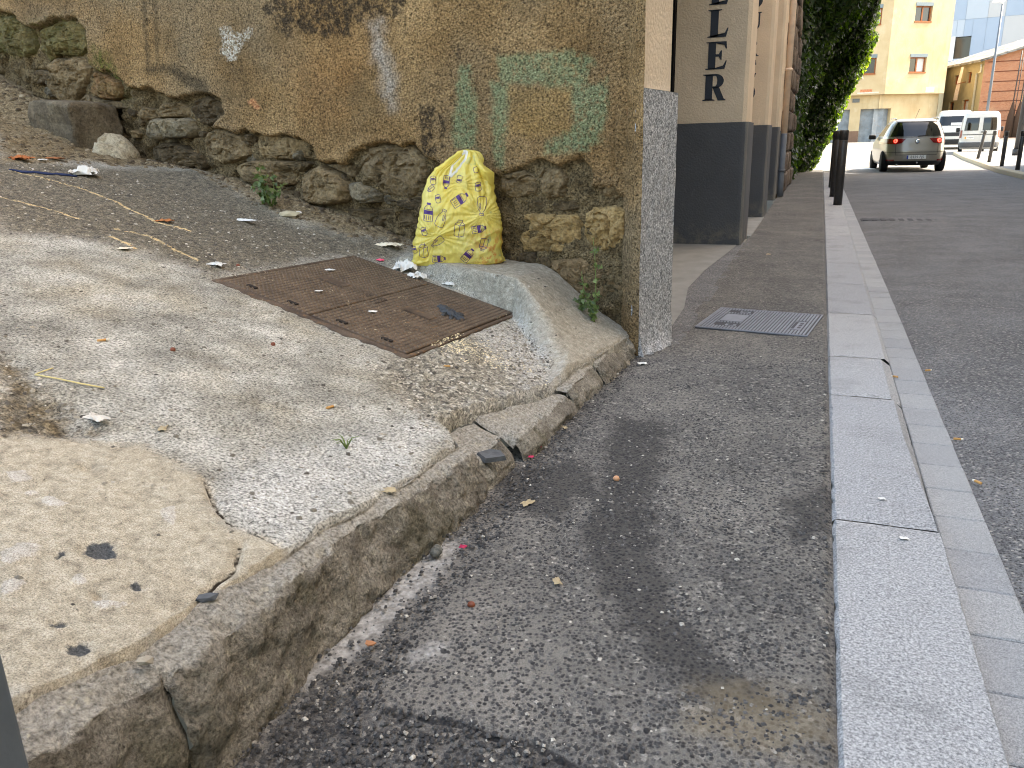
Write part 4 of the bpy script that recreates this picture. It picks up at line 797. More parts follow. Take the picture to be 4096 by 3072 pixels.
# rough stone pier and garden wall that the ivy climbs
M_GST = mat_stone('garden_wall_stone', [(.3, c(84, 72, 62)), (.5, c(112, 98, 86)), (.72, c(138, 124, 110))])
gw = empty('stone_wall', (-.55, 15.75, 0)); tag(gw, 'rough grey rubble pier and garden wall behind the ivy', 'wall')
box('wall_core', -.65, -.10, 0, 2.9, -.1, 5.6, plain('garden_mortar', c(96, 86, 74), .95, .1, .2, 6, .6, 40), gw, .01)
box('wall_run', -.65, -.27, 2.9, 13.9, -.1, 5.6, bpy.data.materials['garden_mortar'], gw, .01)
for row in range(15):
    z = row * .36; y = -.02 - (row % 2) * .25
    while y < 2.6:
        w = rng.uniform(.45, .75)
        bm = bmesh.new(); bm_box(bm, -.3, -.02 + rng.uniform(-.02, .05), y + .012, y + w - .012, z + .01, z + .35, .05, 3)
        for v_ in bm.verts: v_.co.x += .02 * float(fbm(np.array(v_.co.y * 6), np.array(v_.co.z * 6), 2, row)); v_.co.z += .008 * float(fbm(np.array(v_.co.y * 9), np.array(v_.co.x * 6), 2, row))
        fin('stone', bm, M_GST, gw, True); y += w

# ivy
def mat_leaf(name, stops, trans=.5, boost=(2.2, 2.3, .6, 1)):
    m = MT(name, .42, .5); k_ = m.ramp(m.attr('tone'), stops); m.put(m.b.inputs['Base Color'], k_)
    tr = m.t.nodes.new('ShaderNodeBsdfTranslucent'); mx = m.t.nodes.new('ShaderNodeMixShader'); mx.inputs[0].default_value = trans
    m.t.links.new(m.mix(1, k_, boost, 'MULTIPLY'), tr.inputs[0]); m.t.links.new(m.b.outputs[0], mx.inputs[1]); m.t.links.new(tr.outputs[0], mx.inputs[2]); m.t.links.new(mx.outputs[0], m.o.inputs[0])
    return m.m
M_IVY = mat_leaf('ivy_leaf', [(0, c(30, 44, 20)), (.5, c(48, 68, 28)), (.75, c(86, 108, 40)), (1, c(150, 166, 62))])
def leaves(name, P, N, size, mat, parent, seed=0, sun_tone=None):
    """small folded leaves at P facing roughly N"""
    R_ = np.random.RandomState(seed); n = len(P); sz = size * (.6 + .8 * R_.rand(n))
    N = N + .65 * R_.randn(n, 3); N /= np.linalg.norm(N, axis=1)[:, None]
    dn_ = np.array((0, 0, -1.))[None] + .7 * R_.randn(n, 3); A = dn_ - (dn_ * N).sum(1)[:, None] * N; A /= np.linalg.norm(A, axis=1)[:, None]
    B = np.cross(N, A)
    shp = [(-.45, 0, 0), (-.25, .5, .10), (.05, .36, .08), (.62, 0, -.06), (.05, -.36, .08), (-.25, -.5, .10)]
    V = np.zeros((n, 6, 3))
    for i, (a, b, h_) in enumerate(shp): V[:, i] = P + sz[:, None] * (A * a + B * b + N * h_)
    f = np.array([(0, 1, 2), (0, 2, 3), (0, 3, 4), (0, 4, 5)])
    F = (np.arange(n)[:, None, None] * 6 + f[None]).reshape(-1, 3)
    return tris_mesh(name, V.reshape(-1, 3), F, mat, parent, {'tone': np.repeat(R_.rand(n) if sun_tone is None else R_.rand(n) * .62 + .38 * sun_tone, 6)})
ivy = empty('ivy', (-.5, 18.9, 0)); tag(ivy, 'dense dark ivy hanging over the pavement, its far edge sunlit', 'ivy')
n = 36000
R_ = np.random.RandomState(3)
yv = 18.7 + 11.0 * R_.rand(n) ** .75; zv = 6.2 * R_.rand(n) ** .85
bn = lerp(zv, [(0, -.64), (1, -.58), (2, -.46), (3, -.12), (3.6, .36), (4.3, .95), (5, 1.35), (6.2, 1.6)])
bf = lerp(zv, [(0, -.35), (.6, -.05), (1.2, .22), (2, .56), (2.8, .86), (3.5, 1.1), (4.2, 1.15), (6.2, 1.1)])
far = sst(24.6, 26.4, yv); nearw = sst(18.7, 21.5, yv)
bul = bn * (1 - far) + bf * far
xo = -.60 + (bul + .60) * (.25 + .75 * nearw) + .24 * fbm(yv * 1.3, zv * 1.3, 3, 4) + .12 * fbm(yv * 4, zv * 4, 3, 8)
xo += .12 * sst(18.7, 18.9, yv) * 0
dpt = np.abs(R_.randn(n)) * .13
kp = (xo + .02 - dpt > -.80) & (yv < 29.0 + .7 * fbm(zv * 1.5, zv * 0, 3, 3))
P = np.stack([xo - dpt + .5, yv - 18.9, zv + zpave(yv)], -1)[kp]; N = np.tile(np.array((.85, -.35, .45)), (kp.sum(), 1))
leaves('foliage', P, N, .115, M_IVY, ivy, 5, sst(25.2, 27.5, yv[kp]))  # far leaves toned lighter and yellower, sunlight put into their colour
# woody stems on the wall side
for i in range(9):
    y = rng.uniform(0, 8); pts = [(-.16 + .02 * rng.random(), y + .1 * k_ * rng.uniform(-1, 1), k_ * .6) for k_ in range(9)]
    tube('stem', pts, [.025 - .002 * k_ for k_ in range(9)], plain('ivy_bark', c(84, 70, 54), .9) if i == 0 else bpy.data.materials['ivy_bark'], ivy, 6)
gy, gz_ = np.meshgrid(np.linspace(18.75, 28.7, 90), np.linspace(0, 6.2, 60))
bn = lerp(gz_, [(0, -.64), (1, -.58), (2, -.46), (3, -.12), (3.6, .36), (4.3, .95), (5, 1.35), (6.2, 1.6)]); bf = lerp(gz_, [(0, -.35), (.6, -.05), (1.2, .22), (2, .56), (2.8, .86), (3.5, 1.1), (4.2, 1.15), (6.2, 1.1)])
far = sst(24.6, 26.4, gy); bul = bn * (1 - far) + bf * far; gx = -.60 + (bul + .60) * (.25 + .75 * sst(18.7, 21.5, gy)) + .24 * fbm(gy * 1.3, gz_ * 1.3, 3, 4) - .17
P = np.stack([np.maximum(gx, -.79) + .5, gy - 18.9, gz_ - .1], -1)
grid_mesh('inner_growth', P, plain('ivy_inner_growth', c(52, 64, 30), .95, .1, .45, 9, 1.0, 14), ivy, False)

# corner of the house on the near side of the alley
M_POST = plain('grey_painted_steel', c(92, 98, 104), .5, .4, .08, 20, .2, 80)
np_ = empty('steel_post', (-.86, .53, 0)); tag(np_, 'dark grey painted steel post at the lower left corner of the picture', 'post')
box('shaft', -.12, 0, -.12, 0, .0, 2.6, M_POST, np_, .006, 2); box('foot_plate', -.16, .04, -.16, .03, -.02, .012, M_POST, np_, .004)

# building across the street, outside the picture, that shades it
M_RB = stucco('street_house_plaster', c(196, 180, 152))
rb = empty('street_house', (6.3, 8, 0)); tag(rb, 'pale plastered house front lining the right pavement', 'building')
box('wall', 0, 9, -24, 20.8, -.1, 14, M_RB, rb, .02)
for fl in range(4):
    for k_ in range(9):
        y = -21 + k_ * 4.6
        w_ = box('window', -.06, .03, y, y + 1.2, 1.2 + fl * 3.2, 2.8 + fl * 3.2, M_DARK, rb, .01)

# ================================================================== BEYOND THE JUNCTION
def framed(root, quad, name='window'): pass
class Face:
    """a vertical facade: local u along it, z up, d outwards"""
    def __init__(s, p0, p1, root):
        s.p0 = Vector((p0[0], p0[1], 0)); s.u = Vector((p1[0] - p0[0], p1[1] - p0[1], 0)); s.L = s.u.length; s.u.normalize()
        s.n = Vector((s.u.y, -s.u.x, 0)); s.root = root; s.o = root.location
    def pt(s, u, z, d): return s.p0 + s.u * u + s.n * d + Vector((0, 0, z)) - s.o
    def slab(s, name, u0, u1, z0, z1, d0, d1, mat, parent=None, rel=None):
        V = [s.pt(u, z, d) for d in (d0, d1) for (u, z) in ((u0, z0), (u1, z0), (u1, z1), (u0, z1))]
        o = pyd(name, V, [(3, 2, 1, 0), (4, 5, 6, 7), (0, 1, 5, 4), (1, 2, 6, 5), (2, 3, 7, 6), (3, 0, 4, 7)], mat, parent or s.root)
        bm = bmesh.new(); bm.from_mesh(o.data); bmesh.ops.recalc_face_normals(bm, faces=bm.faces); bm.to_mesh(o.data); bm.free()
        return o
    def wall(s, name, mat, z0, z1, holes, thick=.35, d=0.0, u0=0, u1=None):
        """wall pieces round the openings, joined in one mesh"""
        u1 = s.L if u1 is None else u1
        us = sorted({u0, u1} | {h[0] for h in holes} | {h[1] for h in holes}); zs_ = sorted({z0, z1} | {h[2] for h in holes} | {h[3] for h in holes})
        bm = bmesh.new()
        for a, b in zip(us[:-1], us[1:]):
            for e, f in zip(zs_[:-1], zs_[1:]):
                cu, cz = (a + b) / 2, (e + f) / 2
                if any(h[0] < cu < h[1] and h[2] < cz < h[3] for h in holes): continue
                vv = [bm.verts.new(s.pt(u, z, d)) for u, z in ((a, e), (b, e), (b, f), (a, f))]; bm.faces.new(vv)
        for h in holes:
            for (a, e), (b, f) in (((h[0], h[2]), (h[1], h[2])), ((h[1], h[2]), (h[1], h[3])), ((h[1], h[3]), (h[0], h[3])), ((h[0], h[3]), (h[0], h[2]))):
                if a == b and (a <= u0 + .001 or a >= u1 - .001): continue
                bm.faces.new([bm.verts.new(s.pt(a, e, d)), bm.verts.new(s.pt(b, f, d)), bm.verts.new(s.pt(b, f, d - thick)), bm.verts.new(s.pt(a, e, d - thick))])
        bmesh.ops.remove_doubles(bm, verts=bm.verts, dist=.001)
        return fin(name, bm, mat, s.root)
M_YEL = MT('yellow_plaster', .92, .2)
_a = M_YEL.ramp(M_YEL.noise(.5, 5, .6), [(.3, c(178, 156, 118)), (.7, c(196, 178, 142))])
_a = M_YEL.mix(M_YEL.ss(M_YEL.noise(1.4, 5, .65, co=M_YEL.scaled((1.5, 1.5, .35))), .5, .75, 0, .45), _a, c(160, 136, 94))
_a = M_YEL.mix(M_YEL.ss(M_YEL.noise(.9, 5, .6), .55, .7, 0, .4), _a, c(200, 188, 160))
M_YEL = M_YEL.done(_a, M_YEL.bump(M_YEL.noise(14, 5), .4, .03))
M_FRAME = plain('brown_window_frame', c(150, 88, 44), .5, .4); M_PANE = glassy('dark_pane', c(34, 38, 42)); M_CURT = plain('pale_curtain', c(196, 194, 188), .8); M_BLIND = plain('grey_blind_box', c(112, 124, 128), .5)
M_GDOOR = MT('rusty_garage_door', .6, .4)
_a = M_GDOOR.ramp(M_GDOOR.noise(1.6, 6, .65), [(.35, c(112, 118, 122)), (.6, c(136, 143, 147)), (.72, c(170, 176, 178))])
_a = M_GDOOR.mix(M_GDOOR.ss(M_GDOOR.noise(3, 6, .7, co=M_GDOOR.scaled((1, 1, 2.5))), .6, .68, 0, .7), _a, c(140, 112, 84)); M_GDOOR = M_GDOOR.done(_a)
yb = empty('apartment_building', (2, 74, .3)); tag(yb, 'yellow plastered apartment block with brown windows above two garage doors', 'building')
K = 74.0
corner, right, left = (4.45, K), (9.1, K + 3.1), (-9, K + .3)
FL, FR = Face(left, corner, yb), Face(corner, right, yb)
def uL(x): return (x - left[0]) / (corner[0] - left[0]) * FL.L
def uR(xs_):    # from a position seen at the plane y=K to the length along the turned facade
    k_ = xs_ / K; t = (k_ * corner[1] - corner[0]) / ((right[0] - corner[0]) - k_ * (right[1] - corner[1])); return t * FR.L
up_l = [(uL(1.92), uL(3.60), 5.55, 7.0), (uL(1.98), uL(3.66), 9.2, 10.65), (uL(-3), uL(-1.3), 5.55, 7.0), (uL(-3), uL(-1.3), 9.2, 10.65)]
r0, r1 = uR(6.04), uR(7.22)
up_r = [(r0, r1, 5.58, 6.98), (r0, r1, 9.35, 10.75)]
FL.wall('upper_wall', M_YEL, 4.05, 14, up_l); FR.wall('upper_wall', M_YEL, 4.05, 14, up_r)
FL.slab('soffit', 0, FL.L, 4.0, 4.05, -.75, 0.001, M_YEL); FR.slab('soffit', 0, FR.L, 4.0, 4.05, -.75, .001, M_YEL)
side = Face(right, (right[0] + 1, right[1] + 12), yb); side.wall('side_wall', M_YEL, .1, 14, [])
gL = [(uL(-.35), uL(1.98), .2, 2.92), (uL(2.80), FL.L, .2, 2.92)]
FL.wall('ground_floor_wall', M_YEL, .1, 4.0, gL, .4, -.55)
FR.wall('ground_floor_wall', M_YEL, .1, 4.0, [(0, uR(5.38), .2, 2.92)], .4, -.55)
FL.slab('garage_door', gL[0][0], gL[0][1], .2, 2.92, -.95, -.9, M_GDOOR); g2 = FL.slab('garage_door', gL[1][0], FL.L + .1, .2, 2.92, -.95, -.9, M_GDOOR)
FR.slab('garage_door', -.15, uR(5.38), .2, 2.92, -.95, -.9, M_GDOOR)
for u0, u1 in ((gL[0][0], gL[0][1]), (gL[1][0], gL[1][1])):
    for k_ in range(1, 4): FL.slab('door_seam', u0 + (u1 - u0) * k_ / 4 - .015, u0 + (u1 - u0) * k_ / 4 + .015, .22, 2.9, -.9, -.885, M_GDOOR)
FL.slab('brown_plinth', gL[0][1] + .01, gL[1][0] - .01, .1, 1.2, -.552, -.53, plain('brown_plinth_paint', c(118, 92, 74), .9))
FL.slab('street_plate', uL(2.1), uL(2.65), 3.45, 3.75, -.55, -.5, plain('grey_plate', c(98, 100, 98), .5))
def window(F_, h, curtain):
    u0, u1, z0, z1 = h
    w = F_.slab('window', u0 - .02, u1 + .02, z0 - .04, z0 + .06, -.3, .06, M_FRAME)
    for a, b, e, f in ((u0, u0 + .1, z0, z1), (u1 - .1, u1, z0, z1), (u0, u1, z0 + .02, z0 + .12), (u0, u1, z1 - .3, z1 - .2), ((u0 + u1) / 2 - .06, (u0 + u1) / 2 + .06, z0, z1)): F_.slab('frame', a, b, e, f, -.26, -.18, M_FRAME, w)
    F_.slab('pane', u0 + .1, (u0 + u1) / 2 - .06, z0 + .1, z1 - .25, -.24, -.23, M_PANE, w); F_.slab('pane', (u0 + u1) / 2 + .06, u1 - .1, z0 + .1, z1 - .25, -.24, -.23, M_CURT if curtain else M_PANE, w)
    F_.slab('blind_box', u0 - .03, u1 + .03, z1 - .22, z1 + .04, -.2, .05, M_BLIND, w)
for i, h in enumerate(up_l): window(FL, h, i == 1)
for i, h in enumerate(up_r): window(FR, h, i == 0)
M_SPALL = plain('exposed_brick', c(190, 128, 92), .9, .2, .35, 5)
M_SP2 = plain('bare_cement', c(206, 196, 176), .9, .2, .2, 5)
FL.slab('spalled_patch', uL(2.6), uL(3.5), 4.16, 4.42, -.001, .012, M_SPALL); FL.slab('spalled_patch', uL(2.4), uL(4.0), 4.1, 4.2, -.001, .016, M_SP2)
FR.slab('spalled_patch', uR(7.4), uR(8.0), 4.08, 4.5, -.001, .014, M_SP2)
FL.slab('roof', 0, FL.L, 14, 14.3, -8, .3, M_BLIND); FR.slab('roof', 0, FR.L, 14, 14.3, -8, .3, M_BLIND)

# low house with slate roof and brick gable
M_OLIVE = stucco('olive_plaster', c(162, 150, 116), 20); M_SLATE = MT('slate_roof', .8, .3)
_a = M_SLATE.ramp(M_SLATE.sepx(M_SLATE.vor(2.6, out='Color', co=M_SLATE.scaled((1, 1, 2))), 0), [(0, c(88, 87, 84)), (.5, c(120, 118, 112)), (1, c(156, 153, 144))]); M_SLATE = M_SLATE.done(_a, M_SLATE.bump(M_SLATE.noise(9, 4), .6, .05))
M_BRICKW = MT('brick_wall', .9, .2)
_bt = M_BRICKW.t.nodes.new('ShaderNodeTexBrick'); _bt.inputs['Color1'].default_value = c(178, 122, 90); _bt.inputs['Color2'].default_value = c(160, 104, 76); _bt.inputs['Mortar'].default_value = c(176, 150, 124)
_bt.inputs['Scale'].default_value = 3.6; _sw = M_BRICKW.t.nodes.new('ShaderNodeSeparateXYZ'); _cb = M_BRICKW.t.nodes.new('ShaderNodeCombineXYZ')
M_BRICKW.put(_sw.inputs[0], M_BRICKW.co); M_BRICKW.put(_cb.inputs[0], _sw.outputs[0]); M_BRICKW.put(_cb.inputs[1], _sw.outputs[2]); M_BRICKW.put(_bt.inputs['Vector'], _cb.outputs[0])
_a = M_BRICKW.mix(M_BRICKW.ss(M_BRICKW.noise(.8, 5, .65), .5, .68, 0, .5), _bt.outputs[0], c(186, 148, 118)); M_BRICKW = M_BRICKW.done(_a)
ho = empty('slate_roofed_house', (12.2, 80, .4)); tag(ho, 'low olive plastered house with grey slate roof and brick gable end', 'building')
FH = Face((9.3, 89.8), (12.2, 80), ho); FG = Face((12.2, 80), (24, 79.2), ho)
zc = 6.65
hw = []
def hspan(cx0, cx1):
    """from x seen in the plane y=80 to length along the side wall"""
    def one(x):
        k_ = x / 80; p0, p1 = (9.3, 89.8), (12.2, 80); t = (k_ * p0[1] - p0[0]) / ((p1[0] - p0[0]) - k_ * (p1[1] - p0[1])); return t * FH.L
    a, b = one(cx0), one(cx1); return (a, b)
hs = [hspan(9.02, 9.36) + (4.9, 5.75), hspan(10.1, 10.5) + (4.95, 5.75), hspan(11.05, 11.35) + (4.95, 5.85), hspan(8.75, 9.2) + (2.55, 3.55), hspan(9.95, 10.3) + (2.2, 3.55), hspan(10.95, 11.4) + (2.0, 3.6)]
FH.wall('side_wall', M_OLIVE, .2, zc, hs, .3)
for i, h in enumerate(hs):
    w = FH.slab('window', h[0], h[1], h[2], h[3], -.3, -.25, M_PANE if i != 5 else M_CURT)
    for a, b, e, f in ((h[0], h[0] + .12, h[2], h[3]), (h[1] - .12, h[1], h[2], h[3]), (h[0], h[1], h[3] - .12, h[3]), (h[0], h[1], h[2], h[2] + .1)): FH.slab('frame', a, b, e, f, -.24, -.16, M_FRAME, w)
sl = .285
prism_v = [FG.pt(u, z, 0) for u, z in ((0, .2), (FG.L, .2), (FG.L, zc + FG.L * sl), (0, zc))]
o = pyd('brick_gable', prism_v, [(0, 1, 2, 3)], M_BRICKW, ho)
for k_ in range(7):
    z = 1.7 + k_ * .78
    FG.slab('vent_course', .25 + .3 * (k_ % 2), min(FG.L - .3, 3.4 + (k_ % 3)), z, z + .075, -.02, .012, plain('vent_dark', c(98, 56, 40), .9) if k_ == 0 else bpy.data.materials['vent_dark'])
ux = FH.u * -1
r_ = [FG.pt(-.35, zc - .02, .45), FG.pt(FG.L, zc + FG.L * sl + .06, .45)]
V = [r_[0], r_[1], r_[1] + ux * 12, r_[0] + ux * 12]; V = V + [v - Vector((0, 0, .18)) for v in V]
pyd('roof', V, [(0, 1, 2, 3), (7, 6, 5, 4), (0, 4, 5, 1), (1, 5, 6, 2), (2, 6, 7, 3), (3, 7, 4, 0)], M_SLATE, ho)
M_WHITEP = plain('white_pipe', c(224, 216, 192), .5)
tube('gutter_pipe', [FG.pt(-.1, 6.3, .05) + FH.u * -.3, FG.pt(-.1, 5.7, .12) + FH.u * -.3, FG.pt(-.1, 5.6, .12) + FH.u * -.9 , FG.pt(-.1, .4, .12) + FH.u * -.9], .08, M_WHITEP, ho, 8)
# washing hung from a pole
ln = empty('hanging_cloth', FH.pt(FH.L * .72, 5.4, .3) + ho.location); tag(ln, 'pale pink cloth hanging from a pole on the olive house', 'cloth')
tube('pole', [Vector((0, 0, -.3)) - FH.n * .35, Vector((0, 0, -.5)) + FH.n * .5], .03, M_FRAME, ln, 6)
P = np.zeros((16, 9, 3))
for i in range(16):
    for j in range(9):
        t = i / 15; w = (.3 + .55 * t) * (j / 8 - .5); p = FH.u * w + FH.n * (.18 + .05 * math.sin(j * 2.2 + t * 3)) + Vector((0, 0, .9 - 2.7 * t)) + FH.u * (-.5 * t); P[i, j] = p
grid_mesh('cloth', P, plain('pale_cloth', c(232, 214, 196), .8), ln, True)

# tall pale blue clad building behind
bb = empty('clad_building', (12, 112, 0)); tag(bb, 'tall pale blue grey building clad in large flat panels', 'building')
FB = Face((6, 112), (48, 106), bb)
bh = (7.65, 9.25, 9.05, 11.4)
FB.wall('backing_wall', plain('panel_joint', c(150, 160, 170), .8), 0, 30, [bh], .5)
FB.slab('window', bh[0], bh[1], bh[2], bh[3], -.5, -.45, M_PANE)
FB.slab('window_surround', bh[0] - .45, bh[0] - .02, bh[2] - .2, bh[3] + .05, 0.062, .09, plain('white_surround', c(236, 228, 218), .7))
pcols = [plain('panel_%d' % i, cc, .6, .3, .04, .3) for i, cc in enumerate((c(158, 170, 184), c(166, 177, 189), c(176, 183, 190), c(182, 181, 179)))]
u = 0.0; i = 0
while u < 40:
    w = (2.2, 1.7, 2.6, 1.9)[i % 4]; z = 0
    k_ = 0
    while z < 30:
        hgt = (4.6, 3.4, 5.2)[(i + k_) % 3]; cu, cz = u + w / 2, z + hgt / 2
        if not (u < bh[1] and u + w > bh[0] and z < bh[3] and z + hgt > bh[2]): FB.slab('panel', u + .012, u + w - .012, z + .012, min(30, z + hgt) - .012, .01, .06, pcols[(i * 2 + k_) % 3 if rng.random() > .15 else 3])
        else:
            for a, b, e, f in ((u, bh[0], z, z + hgt), (bh[1], u + w, z, z + hgt), (max(u, bh[0]), min(u + w, bh[1]), bh[3], z + hgt), (max(u, bh[0]), min(u + w, bh[1]), z, bh[2])):
                if b - a > .05 and f - e > .05: FB.slab('panel', a + .012, b - .012, e + .012, f - .012, .01, .06, pcols[(i + k_) % 3])
        z += hgt; k_ += 1
    u += w; i += 1

# street lamp
M_STEEL = plain('lamp_grey', c(92, 98, 104), .45, .5, .05, 4, metal=.3); M_ALU = plain('lamp_head_white', c(222, 224, 226), .4)
lp = empty('street_lamp', (7.25, 45, -.02)); tag(lp, 'slim tall grey street lamp with a flat head before the brick gable', 'street lamp')
tube('pole', [(0, 0, 0), (0, 0, 3.2), (0, 0, 6.55)], [.075, .06, .04], M_STEEL, lp, 12); tube('base', [(0, 0, 0), (0, 0, .9)], .095, M_STEEL, lp, 12)
tube('arm', [(0, 0, 6.5), (-.03, 0, 6.62), (-.12, 0, 6.66)], .035, M_ALU, lp, 8)
bm = bmesh.new(); bm_box(bm, -.42, .06, -.1, .1, 6.62, 6.70, .025, 2); fin('lamp_head', bm, M_ALU, lp)
# dark pole by the kerb end, and cables with their guards against the brick
M_DPOLE = plain('dark_pole_paint', c(48, 47, 47), .5, .4)
dp = empty('dark_pole', (7.25, 37.3, .02)); tag(dp, 'thick dark street pole at the right edge behind the bollards', 'pole')
tube('pole', [(0, 0, 0), (.02, 0, 2.2), (.02, 0, 5.2)], [.13, .11, .09], M_DPOLE, dp, 14); tube('collar', [(0, 0, 0), (0, 0, .25)], .17, M_DPOLE, dp, 14)
bm = bmesh.new(); bm_box(bm, .0, .42, -.16, -.04, 1.15, 1.95, .03, 2); fin('control_box', bm, M_DPOLE, dp)
for i, (x, y, hgt) in enumerate(((14.2, 77.6, 6.6), (14.7, 77.5, 7.2))):
    cp = empty('cable_pole', (x, y, .4)); tag(cp, ('thin cable pole with dark guard on the brick gable, nearer the lamp', 'thin cable pole with dark guard on the brick gable, farther from the lamp')[i], 'pole', 'cable poles against the brick gable')
    tube('cable', [(0, 0, 0), (.15, 0, hgt)], .045, M_DPOLE, cp, 6); tube('second_cable', [(.25, 0, 0), (.3, 0, hgt - .5)], .03, M_DPOLE, cp, 6)
    tube('guard', [(.05, 0, 0), (.05, 0, 1.6), (.08, 0, 2.7)], [.34, .26, .08], plain('guard_brown', c(70, 52, 40), .9) if i == 0 else bpy.data.materials['guard_brown'], cp, 8)
# bare sunlit tree reaching into the picture from the right
tr = empty('small_tree', (15.6, 74, .35)); tag(tr, 'small sparse tree with pale twigs beside the brick gable', 'tree')
M_TW = plain('pale_bark', c(150, 130, 96), .9); M_TL = mat_leaf('pale_leaf', [(0, c(150, 150, 92)), (1, c(206, 200, 140))])
tube('trunk', [(0, 0, 0), (.05, 0, 2.5), (-.1, 0, 4.6), (-.2, 0, 6.3)], [.16, .12, .08, .03], M_TW, tr, 8)
lp_ = []
for i in range(22):
    a = rng.uniform(0, 6.28); z = rng.uniform(2.6, 6); l_ = rng.uniform(.8, 1.7)
    e = (math.cos(a) * l_, math.sin(a) * l_, z + rng.uniform(.1, .7)); tube('branch', [(-.05, 0, z), (e[0] * .5, e[1] * .5, z + .3), e], [.03, .02, .008], M_TW, tr, 5)
    for k_ in range(34): t = rng.uniform(.35, 1.05); lp_.append((e[0] * t + rng.gauss(0, .16), e[1] * t + rng.gauss(0, .16), z + (e[2] - z) * t + rng.gauss(0, .16)))
P = np.array(lp_); leaves('crown', P, np.tile(np.array((.2, -.4, .8)), (len(P), 1)), .11, M_TL, tr, 8)
# low pale wall by the gable
lw = empty('low_wall', (14.4, 70, .3)); tag(lw, 'low pale cement wall at the foot of the brick gable', 'wall')
box('wall', -.9, 2.8, 0, .3, -.4, 1.05, M_SP2, lw, .02); box('coping', -.95, 2.85, -.05, .35, 1.05, 1.12, M_TANKERB, lw, .01)

# ================================================================== BOLLARDS
M_BOL = MT('bollard_paint', .42, .5); _a = M_BOL.ramp(M_BOL.noise(30, 5, .6), [(.3, c(40, 38, 37)), (.7, c(58, 55, 53))]); M_BOL = M_BOL.done(_a, M_BOL.bump(M_BOL.noise(160, 3), .15, .002))
M_BAND = plain('bollard_band', c(120, 116, 110), .35, .5)
def bollard(loc, label, group, r=.062, h_=1.05, lean=0):
    b = empty('bollard', loc); tag(b, label, 'bollard', group); b.rotation_euler = (0, lean, 0)
    body = lathe('post', [(r, -.02), (r, h_ - .16), (r * .93, h_ - .155), (r * .93, h_ - .145)], M_BOL, b, 24)
    lathe('band', [(r * .95, h_ - .15), (r * .95, h_ - .138)], M_BAND, b, 24)
    lathe('cap', [(r * 1.03, h_ - .14), (r * 1.03, h_ - .012), (r * .96, h_), (.01, h_ + .002)], M_BOL, b, 24)
    return b
gl = 'black bollards on the left kerb'
for (x, y, t) in ((.30, 13.06, 'black steel bollard on the left kerb, nearest of its row'), (.262, 14.8, 'black steel bollard on the left kerb, second in the row, mostly hidden'), (.262, 17.4, 'black steel bollard on the left kerb, third in the row, behind the others')):
    bollard((x, y, 0), t, gl, h_=1.07)
gr_ = 'slim dark bollards on the right pavement'
for (x, y, t, le) in ((4.95, 25.1, 'slim dark bollard on the right pavement, nearest the picture edge', .0), (5.08, 27.9, 'slim dark bollard on the right pavement, second from the nearest', .0), (5.24, 30.9, 'dark bollard on the right pavement, third from the nearest, before the white van', .05), (5.44, 34.3, 'dark bollard on the right pavement, farthest of the row, leaning before the white van', .12)):
    bollard((x, y, zroad(y) + .115), t, gr_, .055, 1.0, le)
# drain cover and grating in the road
M_IRON = plain('cast_iron', c(84, 84, 85), .9, .1, .2, 30, .4, 120)
dr = empty('road_drain', (.98, 11.3, zroad(11.3) + .012)); tag(dr, 'dark iron drain grating across the road beside the gutter', 'drain')
box('frame', -.42, .55, -.14, .14, -.02, -.004, M_IRON, dr, .002)
for k_ in range(9): box('bar', -.40 + k_ * .105, -.34 + k_ * .105, -.12, .12, -.006, .002, M_IRON, dr, .002)
d2 = empty('manhole_cover', (3.75, 12.6, zroad(12.6) + .012)); tag(d2, 'round dark iron manhole cover on the right side of the road', 'manhole')
lathe('lid', [(.32, -.02), (.32, .0), (.30, .004), (.01, .004)], M_IRON, d2, 28); lathe('rim', [(.36, -.02), (.36, -.002), (.325, -.001)], M_IRON, d2, 28)

